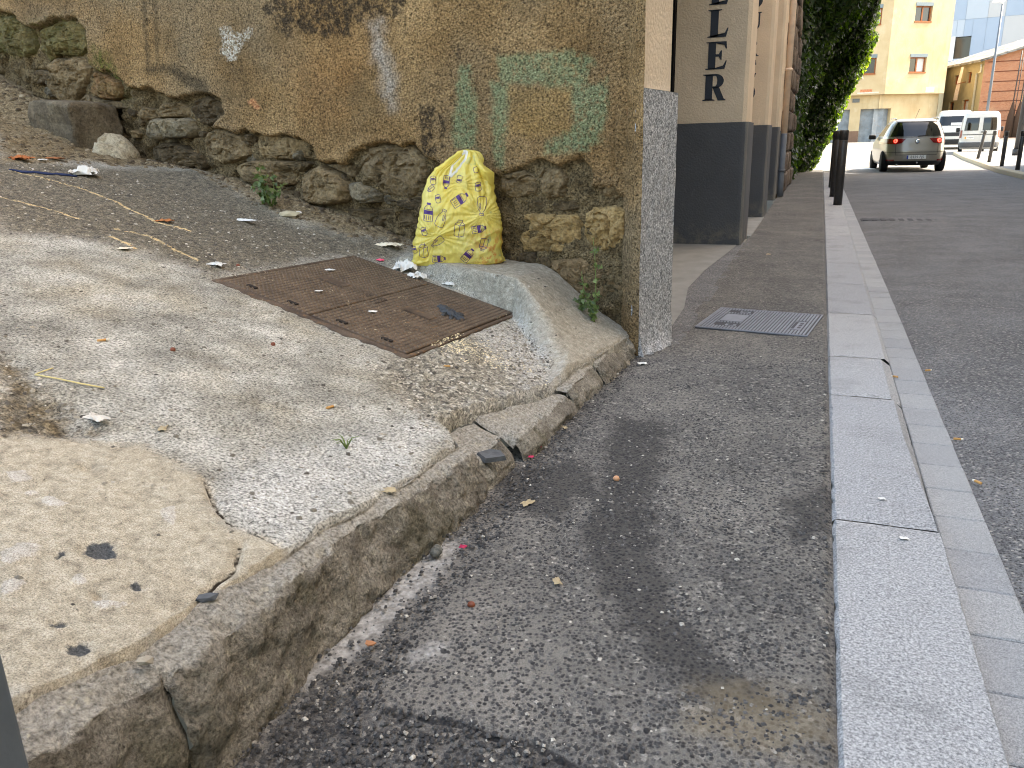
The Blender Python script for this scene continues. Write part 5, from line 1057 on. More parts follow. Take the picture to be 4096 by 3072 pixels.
# ================================================================== VEHICLES
class Shell:
    """car body as a stack of rounded plan outlines; rear faces -y"""
    def __init__(s, levels, n=5.0): s.L = levels; s.n = n
    def at(s, z):
        zs_ = [l[0] for l in s.L]; return tuple(float(np.interp(z, zs_, [l[i] for l in s.L])) for i in (1, 2, 3))
    def rear(s, q, z, off=0.0):
        hw_, yr, yf = s.at(z); yc, ly = (yr + yf) / 2, (yf - yr) / 2; q = max(-1, min(1, q)); n = s.n
        return Vector((q * (hw_ + off), yc - (ly + off) * (1 - min(1, abs(q)) ** n) ** (1 / n), z))
    def front(s, q, z, off=0.0):
        p = s.rear(q, z, off); hw_, yr, yf = s.at(z); return Vector((p.x, yr + yf - p.y, z))
    def side(s, sg, p, z, off=0.0):
        hw_, yr, yf = s.at(z); yc, ly = (yr + yf) / 2, (yf - yr) / 2; n = s.n
        return Vector((sg * (hw_ + off) * (1 - abs(p) ** n) ** (1 / n), yc + p * ly, z))
    def body(s, name, mat, parent, sub=3, m_=64):
        zs_ = []
        for a, b in zip(s.L[:-1], s.L[1:]): zs_ += list(np.linspace(a[0], b[0], sub, endpoint=False))
        zs_.append(s.L[-1][0]); V = []; F = []
        for z in zs_:
            hw_, yr, yf = s.at(z); yc, ly = (yr + yf) / 2, (yf - yr) / 2
            for j in range(m_):
                a = 2 * math.pi * (j + .5) / m_; ca, sa = math.cos(a), math.sin(a); e = 2 / s.n
                V.append((hw_ * math.copysign(abs(ca) ** e, ca), yc + ly * math.copysign(abs(sa) ** e, sa), z))
        for i in range(len(zs_) - 1):
            for j in range(m_): F.append((i * m_ + j, i * m_ + (j + 1) % m_, (i + 1) * m_ + (j + 1) % m_, (i + 1) * m_ + j))
        F.append(tuple(reversed(range(m_)))); F.append(tuple(range((len(zs_) - 1) * m_, len(zs_) * m_)))
        return pyd(name, V, F, mat, parent, True)
    def patch(s, name, fn, outline, mat, parent, off=.006, nu=14, nv=8):
        """outline(v)->(q0,q1,z)"""
        P = np.zeros((nv, nu, 3))
        for i in range(nv):
            q0, q1, z = outline(i / (nv - 1))
            for j in range(nu): P[i, j] = fn(q0 + (q1 - q0) * j / (nu - 1), z, off)
        o = grid_mesh(name, P, mat, parent, True); return o
def carpaint(name, col, rough=.3, metal=.3):
    m = MT(name, rough, .5); k_ = m.ramp(m.noise(3, 4, .6), [(.3, tuple(v * .92 for v in col[:3]) + (1,)), (.7, col)])
    k_ = m.mix(m.ss(m.sepx(m.co, 2), .0, .7, .3, 0), k_, c(128, 120, 106)); m.b.inputs['Coat Weight'].default_value = .5; return m.done(k_, metal=metal)
M_SIL = carpaint('silver_paint', c(150, 145, 134)); M_VAN = carpaint('white_van_paint', c(186, 184, 177), .4, 0)
M_CGL = glassy('car_glass', c(14, 16, 17), .03); M_TYRE = plain('tyre_rubber', c(28, 28, 28), .85, .2); M_RIM = plain('wheel_rim', c(150, 152, 154), .35, .5, metal=.6); M_BPL = plain('black_plastic', c(32, 32, 33), .6)
M_RED = glassy('red_lamp_glass', c(120, 10, 12), .15); M_PLATE = plain('number_plate', c(226, 226, 220), .5); M_BLUE = plain('plate_blue', c(40, 70, 160), .5); M_INK = plain('plate_ink', c(40, 42, 50), .6); M_CHROME = plain('chrome', c(210, 212, 216), .2, .5, metal=1)
M_SEAM = plain('panel_gap', c(66, 64, 60), .7)
lit = MT('lit_brake_lamp', .3); lit.b.inputs['Emission Color'].default_value = (1, .05, .03, 1); lit.b.inputs['Emission Strength'].default_value = 1.1; M_LIT = lit.done(c(220, 30, 24))
def wheel(parent, x, y, r=.31, w=.2):
    sg = 1 if x > 0 else -1
    t = lathe('wheel', [(r * .66, -w / 2), (r * .93, -w / 2), (r, -w / 2 + .03), (r, w / 2 - .03), (r * .93, w / 2), (r * .66, w / 2)], M_TYRE, parent, 28); t.rotation_euler = (0, math.pi / 2, 0); t.location = (x, y, r)
    rm = lathe('rim', [(r * .66, -.02), (r * .64, w / 2 - .01), (r * .5, w / 2 - .04), (r * .15, w / 2 - .02), (.01, w / 2 - .02)], M_RIM, t, 20)
    if sg < 0: rm.rotation_euler = (math.pi, 0, 0)
    return t
def text(name, body, size, mat, parent, loc, rot=(math.pi / 2, 0, 0), ext=.001):
    cu = bpy.data.curves.new(name, 'FONT'); cu.body = body; cu.size = size; cu.extrude = ext; cu.align_x = 'CENTER'; cu.align_y = 'CENTER'; cu.resolution_u = 3
    t_ = bpy.data.objects.new(name + '_outline', cu); COL.objects.link(t_); dg = bpy.context.evaluated_depsgraph_get()
    me = bpy.data.meshes.new_from_object(t_.evaluated_get(dg)); bpy.data.objects.remove(t_); me.materials.clear()
    o = link(name, me, mat, parent); o.location = loc; o.rotation_euler = rot; return o

car = empty('car', (2.655, 26.9, -.135), math.radians(3)); tag(car, 'silver hatchback seen from behind with brake lights on', 'car')
SH = Shell([(.20, .80, .12, 4.1), (.30, .855, .03, 4.2), (.48, .885, .0, 4.28), (.62, .885, .0, 4.27), (.72, .88, .03, 4.2), (.86, .87, .06, 4.05), (.98, .845, .10, 3.5), (1.04, .825, .13, 3.2), (1.2, .765, .22, 2.8), (1.36, .69, .33, 2.4), (1.45, .63, .42, 2.15), (1.50, .57, .52, 1.95), (1.53, .46, .7, 1.75), (1.54, .3, .95, 1.5)], 4.2)
body = SH.body('body', M_SIL, car)
SH.patch('rear_window', SH.rear, lambda v: (-.86 + .04 * v, .86 - .04 * v, 1.03 + .40 * v), M_CGL, car, .006, 24, 10)
SH.patch('window_top_trim', SH.rear, lambda v: (-.84, .84, 1.432 + .03 * v), M_BPL, car, .012, 24, 3)
for sg in (-1, 1):
    SH.patch('side_window', (lambda sg: lambda q, z, o: SH.side(sg, q, z, o))(sg), lambda v: (-.78 + .05 * v, .42 - .10 * v, 1.05 + .34 * v), M_CGL, car, .006, 20, 6)
    lamp = SH.patch('tail_light', SH.rear, lambda v, sg=sg: ((sg * (.50 - .14 * v)) if v > .0 else sg * .62, sg * .999, .82 + .15 * v), M_RED, car, .012, 16, 8)
    a = SH.rear(sg * .66, .905, .022)
    d_o = lathe('brake_lamp', [(.055, 0), (.055, .012), (.045, .018), (.01, .018)], M_LIT, lamp, 20); d_o.rotation_euler = (math.pi / 2, 0, 0); d_o.location = a
    a = SH.rear(sg * .66, .905, .043)
    q_ = lathe('lamp_ring', [(.024, 0), (.024, .006), (.01, .008)], M_RED, lamp, 16); q_.rotation_euler = (math.pi / 2, 0, 0); q_.location = a
    SH.patch('reflector', SH.rear, lambda v, sg=sg: (sg * .66, sg * .93, .33 + .045 * v), M_RED, car, .012, 8, 3)
    mir = empty('mirror', (sg * .86, 2.45, 1.02)); mir.parent = car
    bm = bmesh.new(); bm_box(bm, sg * .02 if sg > 0 else -.24, .24 if sg > 0 else -.02, -.05, .09, -.07, .08, .045, 3); fin('mirror_housing', bm, M_BPL, mir, True)
    tube('roof_rail', [(sg * .56, .62, 1.515), (sg * .575, .8, 1.555), (sg * .575, 1.7, 1.56), (sg * .56, 1.95, 1.50)], .018, M_SIL, car, 8)
    for y in (.72, 3.35): wheel(car, sg * .775, y)
for z, w_ in ((.50, .62), (1.0, .70)): SH.patch('tailgate_gap', SH.rear, lambda v, z=z, w_=w_: (-w_, w_, z + .012 * v), M_SEAM, car, .003, 20, 2)
for sg in (-1, 1): SH.patch('tailgate_gap', SH.rear, lambda v, sg=sg: (sg * (.62 + .02 * v), sg * (.632 + .02 * v), .50 + .31 * v), M_SEAM, car, .003, 2, 8)
SH.patch('plate_recess', SH.rear, lambda v: (-.42 + .06 * v, .42 - .06 * v, .375 + .125 * v), plain('bumper_recess', c(150, 146, 136), .5), car, .004, 12, 5)
SH.patch('lower_bumper', SH.rear, lambda v: (-.995, .995, .205 + .125 * v), M_BPL, car, .008, 30, 5)
SH.patch('bumper_line', SH.rear, lambda v: (-.97, .97, .575 + .012 * v), M_SEAM, car, .003, 30, 2)
pl = box('number_plate', -.26, .26, -.028, -.016, .385, .495, M_PLATE, car, .004)
box('plate_band', -.258, -.215, -.0305, -.028, .388, .492, M_BLUE, pl, .0)
text('plate_text', '8129 FJS', .105, M_INK, pl, (.025, -.0305, .44))
em = lathe('emblem', [(.065, 0), (.065, .01), (.05, .016), (.01, .016)], M_CHROME, car, 24); em.rotation_euler = (math.pi / 2, 0, 0); em.location = SH.rear(0, .88, .01)
text('emblem_letter', 'S', .12, plain('emblem_blue', c(120, 160, 205), .3), em, (0, 0, .018), (0, 0, 0))
box('badge', -.17, .05, .03, .037, .655, .675, M_CHROME, car, .002)
box('badge', .09, .17, .03, .037, .655, .672, M_CHROME, car, .002)
tube('wiper', [SH.rear(0, 1.035, .02), SH.rear(.3, 1.05, .02)], .009, M_BPL, car, 6)
tube('antenna', [(0, 1.0, 1.53), (.02, .75, 1.70), (.03, .62, 1.80)], .006, M_BPL, car, 5)
tube('tow_ball', [(.03, -.02, .27), (.03, -.06, .29)], .025, M_CHROME, car, 8)
tube('exhaust', [(-.5, .05, .22), (-.5, .2, .22)], .03, M_CHROME, car, 8)
for sg in (-1, 1): SH.patch('headlight', SH.front, lambda v, sg=sg: (sg * .6, sg * .93, .62 + .16 * v), M_CHROME, car, .006, 8, 4)
for (x, t) in ((-.34, 'seat'), (.34, 'seat')):
    bm = bmesh.new(); bm_box(bm, x - .22, x + .22, 1.5, 1.62, .9, 1.16, .05, 2); fin('seat', bm, M_BPL, car, True)

van = empty('van', (6.86, 43.6, -.05), math.radians(-8)); tag(van, 'white small delivery van parked with closed twin rear doors', 'van')
VH = Shell([(.22, .78, .10, 4.0), (.32, .82, .0, 4.15), (.50, .84, .0, 4.18), (.56, .83, .03, 4.18), (.75, .83, .03, 4.15), (.95, .825, .04, 3.9), (1.05, .82, .05, 3.4), (1.4, .79, .07, 2.9), (1.72, .74, .12, 2.5), (1.84, .69, .17, 2.35), (1.89, .60, .26, 2.2), (1.91, .4, .5, 2.0)], 7.0)
VH.body('body', M_VAN, van)
for sg in (-1, 1):
    d_o = VH.patch('rear_door', VH.rear, lambda v, sg=sg: (sg * .02, sg * .86, .60 + 1.16 * v), M_VAN, van, .008, 12, 12)
    VH.patch('window', VH.rear, lambda v, sg=sg: (sg * (.13 if .06 < v < .94 else .17), sg * (.76 if .06 < v < .94 else .72), 1.08 + .52 * v), M_CGL, d_o, .016, 10, 12)
    VH.patch('window_seal', VH.rear, lambda v, sg=sg: (sg * .10, sg * .79, 1.055 + .57 * v), M_SEAM, d_o, .012, 10, 8)
    VH.patch('tail_light', VH.rear, lambda v, sg=sg: (sg * .885, sg * .998, .74 + .34 * v), M_RED, van, .012, 5, 6)
    VH.patch('side_panel', (lambda sg: lambda q, z, o: VH.side(sg, q, z, o))(sg), lambda v: (-.84, -.1, .8 + .8 * v), M_VAN, van, .01, 12, 8)
    mir = bmesh.new(); bm_box(mir, sg * .84 if sg > 0 else -1.02, 1.02 if sg > 0 else -.84, 2.9, 3.0, 1.0, 1.22, .04, 2); fin('mirror', mir, M_BPL, van, True)
    for y in (.75, 3.4): wheel(van, sg * .73, y, .30, .18)
VH.patch('bumper', VH.rear, lambda v: (-.995, .995, .30 + .24 * v), plain('grey_bumper', c(70, 70, 70), .7), van, .02, 26, 6)
VH.patch('door_trim', VH.rear, lambda v: (-.84, .84, .86 + .035 * v), M_SEAM, van, .014, 20, 3)
pl = box('number_plate', -.62, -.22, .008, .018, .68, .80, M_PLATE, van, .003); box('plate_emblem', -.61, -.53, .005, .008, .69, .79, plain('plate_orange', c(196, 140, 60), .5), pl, 0)
text('plate_text', 'H3885', .105, M_INK, pl, (-.37, .005, .74))
bm = bmesh.new(); bm_box(bm, .03, .19, -.02, .03, .965, 1.01, .012, 2); fin('door_handle', bm, M_BPL, van)

tk = empty('van', (6.75, 51, .02), math.radians(-6)); tag(tk, 'white high van facing the camera, half hidden behind the parked white delivery van', 'van')
TH = Shell([(.25, .85, .1, 4.6), (.5, .92, .0, 4.7), (.95, .92, .05, 4.7), (1.12, .91, .10, 4.7), (1.25, .89, .2, 4.7), (1.80, .84, .55, 4.7), (1.98, .80, .72, 4.65), (2.08, .7, .9, 4.5)], 6.0)
TH.body('body', M_VAN, tk)
TH.patch('windscreen', TH.rear, lambda v: (-.88 + .03 * v, .88 - .03 * v, 1.28 + .5 * v), M_CGL, tk, .008, 20, 8)
TH.patch('windscreen_banner', TH.rear, lambda v: (-.2, .55, 1.30 + .13 * v), plain('banner_grey', c(170, 172, 170), .6), tk, .014, 8, 3)
TH.patch('grille', TH.rear, lambda v: (-.5, .5, .72 + .2 * v), M_BPL, tk, .008, 10, 4)
for sg in (-1, 1):
    TH.patch('headlight', TH.rear, lambda v, sg=sg: (sg * .6, sg * .93, .72 + .22 * v), M_CHROME, tk, .008, 8, 5)
    mir = bmesh.new(); bm_box(mir, sg * .95 if sg > 0 else -1.2, 1.2 if sg > 0 else -.95, .75, .9, 1.1, 1.45, .05, 2); fin('mirror', mir, M_BPL, tk, True)
    for y in (.9, 3.8): wheel(tk, sg * .82, y, .33, .2)
TH.patch('bumper', TH.rear, lambda v: (-.99, .99, .3 + .26 * v), M_BPL, tk, .015, 20, 4)

# ================================================================== IRON HATCH ON THE SLOPE
def mat_iron():
    m = MT('rusty_hatch_iron', .75, .35)
    k_ = m.ramp(m.noise(9, 6, .65), [(.3, c(58, 47, 38)), (.5, c(82, 68, 55)), (.72, c(108, 93, 78))])
    k_ = m.mix(m.ss(m.noise(30, 6, .7), .52, .66, 0, .6), k_, c(120, 92, 62))
    k_ = m.mix(m.ss(m.noise(4, 5, .65), .55, .7, 0, .5), k_, c(58, 48, 42))
    sp = m.math('MULTIPLY', m.ss(m.noise(46, 5, .7), .60, .66), m.ss(m.noise(5, 3), .52, .6)); k_ = m.mix(sp, k_, c(202, 188, 158))
    return m.done(k_, m.bump(m.noise(150, 4, .7), .5, .003))
M_HATCH = mat_iron(); M_TREAD = plain('worn_tread_iron', c(104, 90, 75), .6, .4, .3, 12, .4, 150)
M_SLOT = plain('hatch_slot', c(40, 33, 27), .9)
ex = Vector(HB - HA); ey = Vector(HD - HA); LX, LY = ex.length, ey.length; ex.normalize(); ez = ex.cross(ey).normalized(); ey = ez.cross(ex)
if ez.z < 0: ez = -ez
hm = Matrix((ex, ey, ez)).transposed().to_4x4()
hatch = bpy.data.objects.new('access_hatch', None); COL.objects.link(hatch); hatch.matrix_world = Matrix.Translation(Vector(HA)) @ hm
tag(hatch, 'rusty brown square iron hatch with treaded double lids set in the sloping alley', 'hatch')
def rim_bar(x0, x1, y0, y1): box('frame_bar', x0, x1, y0, y1, -.03, .002, M_HATCH, hatch, .003)
rim_bar(0, LX, 0, .022); rim_bar(0, LX, LY - .022, LY); rim_bar(0, .022, .0225, LY - .0225); rim_bar(LX - .022, LX, .0225, LY - .0225)
n = 90    # bent lip along the low front edge
P = np.zeros((n, 4, 3))
for i in range(n):
    x = LX * i / (n - 1); w = .006 * math.sin(i * .9) + .004 * math.sin(i * .37)
    notch = .02 * (math.exp(-((x - .22 * LX) / .03) ** 2) + math.exp(-((x - .70 * LX) / .035) ** 2))
    for j, (dy, dz) in enumerate(((.002, .0005), (-.012 - w - notch, .001 + w * .3), (-.014 - w - notch, -.010), (.0, -.030))): P[i, j] = (x, dy, dz)
grid_mesh('front_lip', P, M_HATCH, hatch, False)
ghalf = (LX - .05) / 2
for pi_ in range(2):
    x0 = .025 + pi_ * (ghalf + .004); x1 = x0 + ghalf - .007; y0, y1 = .026, LY - .026
    lid = box('lid', x0, x1, y0, y1, -.02, .002 + .002 * pi_, M_HATCH, hatch, .003)
    zt = .002 + .002 * pi_
    V = []; F = []
    rows = 19
    for r in range(rows):
        xx = x0 + .012 + (x1 - x0 - .024) * r / (rows - 1); cnt = 40
        for q in range(cnt):
            yy = y0 + .012 + (y1 - y0 - .024) * q / (cnt - 1)
            if abs(yy - LY * .5) < .04 and abs(xx - (x0 + x1) / 2) < .08: continue
            b = len(V); ll, ww, hh = .0094, .0060, .0058
            V += [(xx - ww, yy - ll, zt), (xx + ww, yy - ll, zt), (xx + ww, yy + ll, zt), (xx - ww, yy + ll, zt), (xx, yy - ll * .6, zt + hh), (xx, yy + ll * .6, zt + hh)]
            F += [(b, b + 1, b + 4), (b + 1, b + 2, b + 5, b + 4), (b + 2, b + 3, b + 5), (b + 3, b, b + 4, b + 5)]
    tr_ = pyd('tread', V, F, M_TREAD, lid); tr_['kind'] = 'stuff'
    for (kx, ky) in ((.12, .07), (x1 - x0 - .12, .07)):
        box('key_slot', x0 + kx - .024, x0 + kx + .024, ky - .008, ky + .008, zt - .001, zt + .0062, M_SLOT, lid, .0)
    box('name_plate', (x0 + x1) / 2 - .07, (x0 + x1) / 2 + .07, LY * .5 - .03, LY * .5 + .03, zt, zt + .0035, M_HATCH, lid, .002)
    # worn grip marks on both sides of the seam
    for k_ in range(4): box('grip_rib', (x1 - .05 if pi_ == 0 else x0 + .015), (x1 - .015 if pi_ == 0 else x0 + .05), LY * .42 + k_ * .024, LY * .42 + .012 + k_ * .024, zt, zt + .006, M_HATCH, lid, .002)

# utility cover in the pavement
M_COV = plain('grey_cover_iron', c(118, 121, 128), .5, .45, .16, 20, .3, 140); M_COVD = plain('cover_groove', c(58, 58, 62), .7)
cv = D['cover']; ca = Vector(cv[0]); cxv = Vector(cv[1]) - ca; cyv = Vector(cv[3]) - ca
CLX, CLY = .60, .565
cov = empty('utility_cover', (ca.x - .045, ca.y - .03, .004), -.14)
tag(cov, 'grey ribbed square utility cover set in the asphalt pavement by the kerb', 'manhole')
box('base_plate', 0, CLX, 0, CLY, -.03, .003, M_COVD, cov, .004, 2)
for k_ in range(33):
    x = .012 + k_ * (CLX - .024) / 33; w = (CLX - .024) / 33 * .58
    segs = [(.012, CLY - .012)]
    if 4 <= k_ <= 11: segs = [(.012, CLY * .14), (CLY * .30, CLY * .34), (CLY * .74, CLY * .78), (CLY * .92, CLY - .012)]
    if 27 <= k_ <= 30: segs = [(.012, CLY * .2), (CLY * .62, CLY - .012)]
    for a, b in segs: box('rib', x, x + w, a, b, .001, .0075, M_COV, cov, .001)
box('label_plate', .012 + 4 * (CLX - .024) / 33, .012 + 11.5 * (CLX - .024) / 33, CLY * .37, CLY * .71, .002, .0065, M_COV, cov, .002)
for a in (CLY * .18, CLY * .82): box('key_slot', .14, .20, a, a + CLY * .06, .002, .0055, M_COV, cov, .001); box('slot_hole', .155, .185, a + .012, a + CLY * .06 - .012, .0055, .0062, M_BLACK, cov, 0)
box('name_panel', .012 + 27 * (CLX - .024) / 33, .012 + 30.5 * (CLX - .024) / 33, CLY * .23, CLY * .59, .002, .0062, M_COV, cov, .002)
box('name_block', .012 + 27.3 * (CLX - .024) / 33, .012 + 28.2 * (CLX - .024) / 33, CLY * .26, CLY * .56, .0062, .0072, M_COVD, cov, .001)
for k_ in range(3): box('name_letter', .012 + 29 * (CLX - .024) / 33, .012 + 30 * (CLX - .024) / 33, CLY * (.29 + .09 * k_), CLY * (.35 + .09 * k_), .0062, .0076, M_COVD, cov, .001)
for (x0, x1, y0, y1) in ((0, CLX, 0, .009), (0, CLX, CLY - .009, CLY), (0, .009, .0095, CLY - .0095), (CLX - .009, CLX, .0095, CLY - .0095)): box('rim', x0, x1, y0, y1, .0, .0078, M_COV, cov, .002)

# ================================================================== YELLOW REFUSE BAG
def mat_bag():
    m = MT('yellow_bag_film', .26, .6, 'obj')
    k_ = m.ramp(m.noise(4, 4, .6), [(.3, c(247, 225, 98)), (.6, c(252, 238, 136)), (.8, c(254, 246, 184))])
    k_ = m.mix(m.ss(m.noise(6.5, 3, .5), .56, .70, 0, .45), k_, c(206, 208, 126))
    lowr = m.math('MULTIPLY', m.ss(m.sepx(m.co, 0), -.02, .18), m.ss(m.sepx(m.co, 2), .26, .05))
    k_ = m.mix(m.math('MULTIPLY', lowr, m.ss(m.noise(26, 5, .65), .48, .6, 0, .8)), k_, c(226, 146, 70))
    k_ = m.mix(m.math('MULTIPLY', m.ss(m.noise(11, 4, .6), .60, .68, 0, .5), m.ss(m.sepx(m.co, 0), -.05, .16)), k_, c(150, 176, 150))
    m.put(m.b.inputs['Base Color'], k_)
    wr = m.noise(9, 5, .6, .6, co=m.scaled((3.2, 3.2, .9)))
    nr_ = m.bump(wr, .6, .022); nr_ = m.bump(m.noise(40, 4, .6, .8), .25, .005, nr_); m.t.links.new(nr_, m.b.inputs['Normal'])
    tr = m.t.nodes.new('ShaderNodeBsdfTranslucent'); mx = m.t.nodes.new('ShaderNodeMixShader'); mx.inputs[0].default_value = .35
    m.t.links.new(k_, tr.inputs[0]); m.t.links.new(nr_, tr.inputs[1]); m.t.links.new(m.b.outputs[0], mx.inputs[1]); m.t.links.new(tr.outputs[0], mx.inputs[2]); m.t.links.new(mx.outputs[0], m.o.inputs[0])
    return m.m
M_BAG = mat_bag(); M_PRINT = plain('purple_print', c(74, 44, 110), .5, .4, .1, 30, coord='obj'); M_STR = plain('white_drawstring', c(232, 230, 222), .6, .4, .08, 30)
BU = .000415                         # metres per step of the outline table
bagc = Vector((-1.735, 3.775, .425))
bag = empty('refuse_bag', bagc, math.atan2(1.735, 3.775) * .93)
tag(bag, 'full yellow plastic refuse bag printed with purple bottles, leaning on the old wall', 'bag')
OUT = [(0, 425, 1535), (30, 412, 1545), (70, 430, 1520), (130, 425, 1512), (250, 432, 1530), (380, 470, 1532), (550, 520, 1510), (700, 540, 1490), (850, 565, 1470), (960, 600, 1440), (1060, 640, 1385), (1130, 720, 1335), (1190, 830, 1300), (1240, 900, 1310), (1290, 985, 1290), (1325, 1050, 1240), (1345, 1080, 1180)]
DEP = [(0, .088), (40, .105), (150, .135), (400, .150), (700, .140), (950, .115), (1130, .080), (1250, .05), (1345, .028)]
na, nz_ = 230, 150
th = np.linspace(0, 2 * math.pi, na, endpoint=False)
P = np.zeros((nz_, na, 3))
for i, hgt in enumerate(np.linspace(0, 1345, nz_)):
    l_ = np.interp(hgt, [p[0] for p in OUT], [p[1] for p in OUT]); r_ = np.interp(hgt, [p[0] for p in OUT], [p[2] for p in OUT]); dp_ = np.interp(hgt, *zip(*DEP))
    cx, hw_ = ((l_ + r_) / 2 - 980) * BU, (r_ - l_) / 2 * BU
    e = 2 / 2.6
    ca_, sa_ = np.cos(th), np.sin(th)
    x = cx + hw_ * np.sign(ca_) * np.abs(ca_) ** e; y = dp_ * np.sign(sa_) * np.abs(sa_) ** e * np.where(sa_ > 0, .8, 1.0)
    y = y - .03 * (1 - hgt / 1345) + .045 * (hgt / 1345) ** 1.5
    z = hgt * BU * np.ones(na)
    # gathered pleats towards the neck, tension folds lower down
    g = sst(700, 1250, hgt); pl_ = np.abs(np.sin(th * 11 + 1.8 * np.sin(th * 3))) - .5
    off = g * .018 * pl_ * (1 + .5 * np.sin(th * 5))
    v_ = hgt * BU
    for (fx, fz, sp) in ((.13, .25, 26), (-.11, .15, 22), (.02, .40, 20)):
        an = np.arctan2(v_ - fz, x - fx); rr_ = np.hypot(x - fx, v_ - fz)
        off = off + .011 * (np.abs(np.sin(an * sp / 2 + 1.5 * np.sin(an * 3))) - .5) * np.exp(-rr_ / .13) * (1 - np.exp(-rr_ / .02))
    up_ = sst(.22, .42, v_); ang_ = .55
    ua, va = x * math.cos(ang_) + v_ * math.sin(ang_), -x * math.sin(ang_) + v_ * math.cos(ang_)
    lowf = 1 - np.abs(fbm(ua * 3.2, va * 15, 3, 81)) * 2.2; topf = 1 - np.abs(fbm(x * 17 + v_ * 4, np.full(na, v_ * 2.6), 3, 85)) * 2.2
    off = off + .009 * (np.clip(lowf, -.4, 1) * (1 - up_) + np.clip(topf, -.4, 1) * up_ * 1.1 - .45)
    off = off + .016 * fbm(x * 7 + 3, np.full(na, v_ * 9), 4, 51) + .014 * fbm(x * 4, np.full(na, v_ * 4) + th * .2, 3, 55)
    nx, ny_ = ca_ / max(hw_, .02), sa_ / max(dp_, .02); nn = np.hypot(nx, ny_)
    P[i, :, 0] = x + nx / nn * off; P[i, :, 1] = y + ny_ / nn * off; P[i, :, 2] = z + .006 * fbm(x * 12, np.full(na, v_), 2, 5) * (hgt > 60)
    if hgt < 60: P[i, :, 2] += .012 * np.abs(x / .23) ** 2 * 0
V = list(P.reshape(-1, 3)); F = []
for i in range(nz_ - 1):
    for j in range(na): F.append((i * na + j, i * na + (j + 1) % na, (i + 1) * na + (j + 1) % na, (i + 1) * na + j))
V.append(P[0].mean(0) + np.array((0, 0, .006))); V.append(P[-1].mean(0) + np.array((0, 0, .008)))
F += [(len(V) - 2, (j + 1) % na, j) for j in range(na)] + [(len(V) - 1, (nz_ - 1) * na + j, (nz_ - 1) * na + (j + 1) % na) for j in range(na)]
bo = pyd('bag_film', V, F, M_BAG, bag, True)
_bm = bmesh.new(); _bm.from_mesh(bo.data); BAGT = BVHTree.FromBMesh(_bm); _bm.free()
def bx_(u, v): return ((u - 980) * BU, (1447 - v) * BU)      # outline-table place to bag-local x,z
def onbag(x, z, off=.0014):
    h_ = BAGT.ray_cast(Vector((x, -1, z)), Vector((0, 1, 0)))
    if not h_[0]: return None
    n_ = h_[1] if h_[1].y < 0 else -h_[1]
    return h_[0] + n_ * off
# corner tips at the foot and the crumpled ear at the top right
for sx, bx0 in ((-1, -.225), (1, .225)):
    P = np.zeros((8, 10, 3))
    for i in range(8):
        for j in range(10):
            t = i / 7; w = (1 - t) * .07; P[i, j] = (bx0 - sx * .03 + sx * t * .055, -.03 + (j / 9 - .5) * w * 1.6, .004 + (.05 * (1 - t) ** 1.4) * math.sin(math.pi * (j / 9)) + .004 * rng.random())
    grid_mesh('corner_tip', P, M_BAG, bag, True)
ear = [(1210, 140), (1300, 185), (1335, 265), (1400, 310), (1466, 362), (1462, 470), (1442, 520), (1380, 500), (1310, 430), (1270, 330), (1230, 240)]
cxm, cym = sum(p[0] for p in ear) / len(ear), sum(p[1] for p in ear) / len(ear)
V = []; F = []; rings = 7
for r in range(rings):
    t = r / (rings - 1)
    for k_, (u, v) in enumerate(ear):
        x, z = bx_(cxm + (u - cxm) * t, cym + (v - cym) * t)
        V.append((x, -.085 + .05 * t ** 2 + .014 * float(fbm(np.array(x * 26.), np.array(z * 26.), 3, 61)) + (.008 if k_ % 2 else -.004) * t, z))
m_ = len(ear)
for r in range(rings - 1):
    for k_ in range(m_): F.append((r * m_ + k_, r * m_ + (k_ + 1) % m_, (r + 1) * m_ + (k_ + 1) % m_, (r + 1) * m_ + k_))
pyd('top_ear', V, F, M_BAG, bag, True)
# drawstring
for pts in ([(1130, 112), (1060, 175), (985, 250), (945, 320), (922, 392)], [(1150, 118), (1125, 200), (1060, 275), (990, 345), (928, 398)], [(1100, 105), (1130, 110), (1160, 120)]):
    q = []
    for a, b in zip(pts[:-1], pts[1:]):
        for k_ in range(6): t = k_ / 6; q.append((a[0] + (b[0] - a[0]) * t, a[1] + (b[1] - a[1]) * t))
    q.append(pts[-1]); W_ = []
    for (u, v) in q:
        x, z = bx_(u, v); p = onbag(x, z, .004)
        if p is None: p = Vector((x, -.02, z))
        W_.append(p)
    V = []; F = []
    for i, p in enumerate(W_):
        t = (W_[min(i + 1, len(W_) - 1)] - W_[max(0, i - 1)]); sd2 = Vector((t.z, 0, -t.x)).normalized() * .0058
        V += [p - sd2, p + sd2 + Vector((0, -.002, 0))]
        if i: F.append((2 * i - 2, 2 * i - 1, 2 * i + 1, 2 * i))
    pyd('drawstring', V, F, M_STR, bag, True)
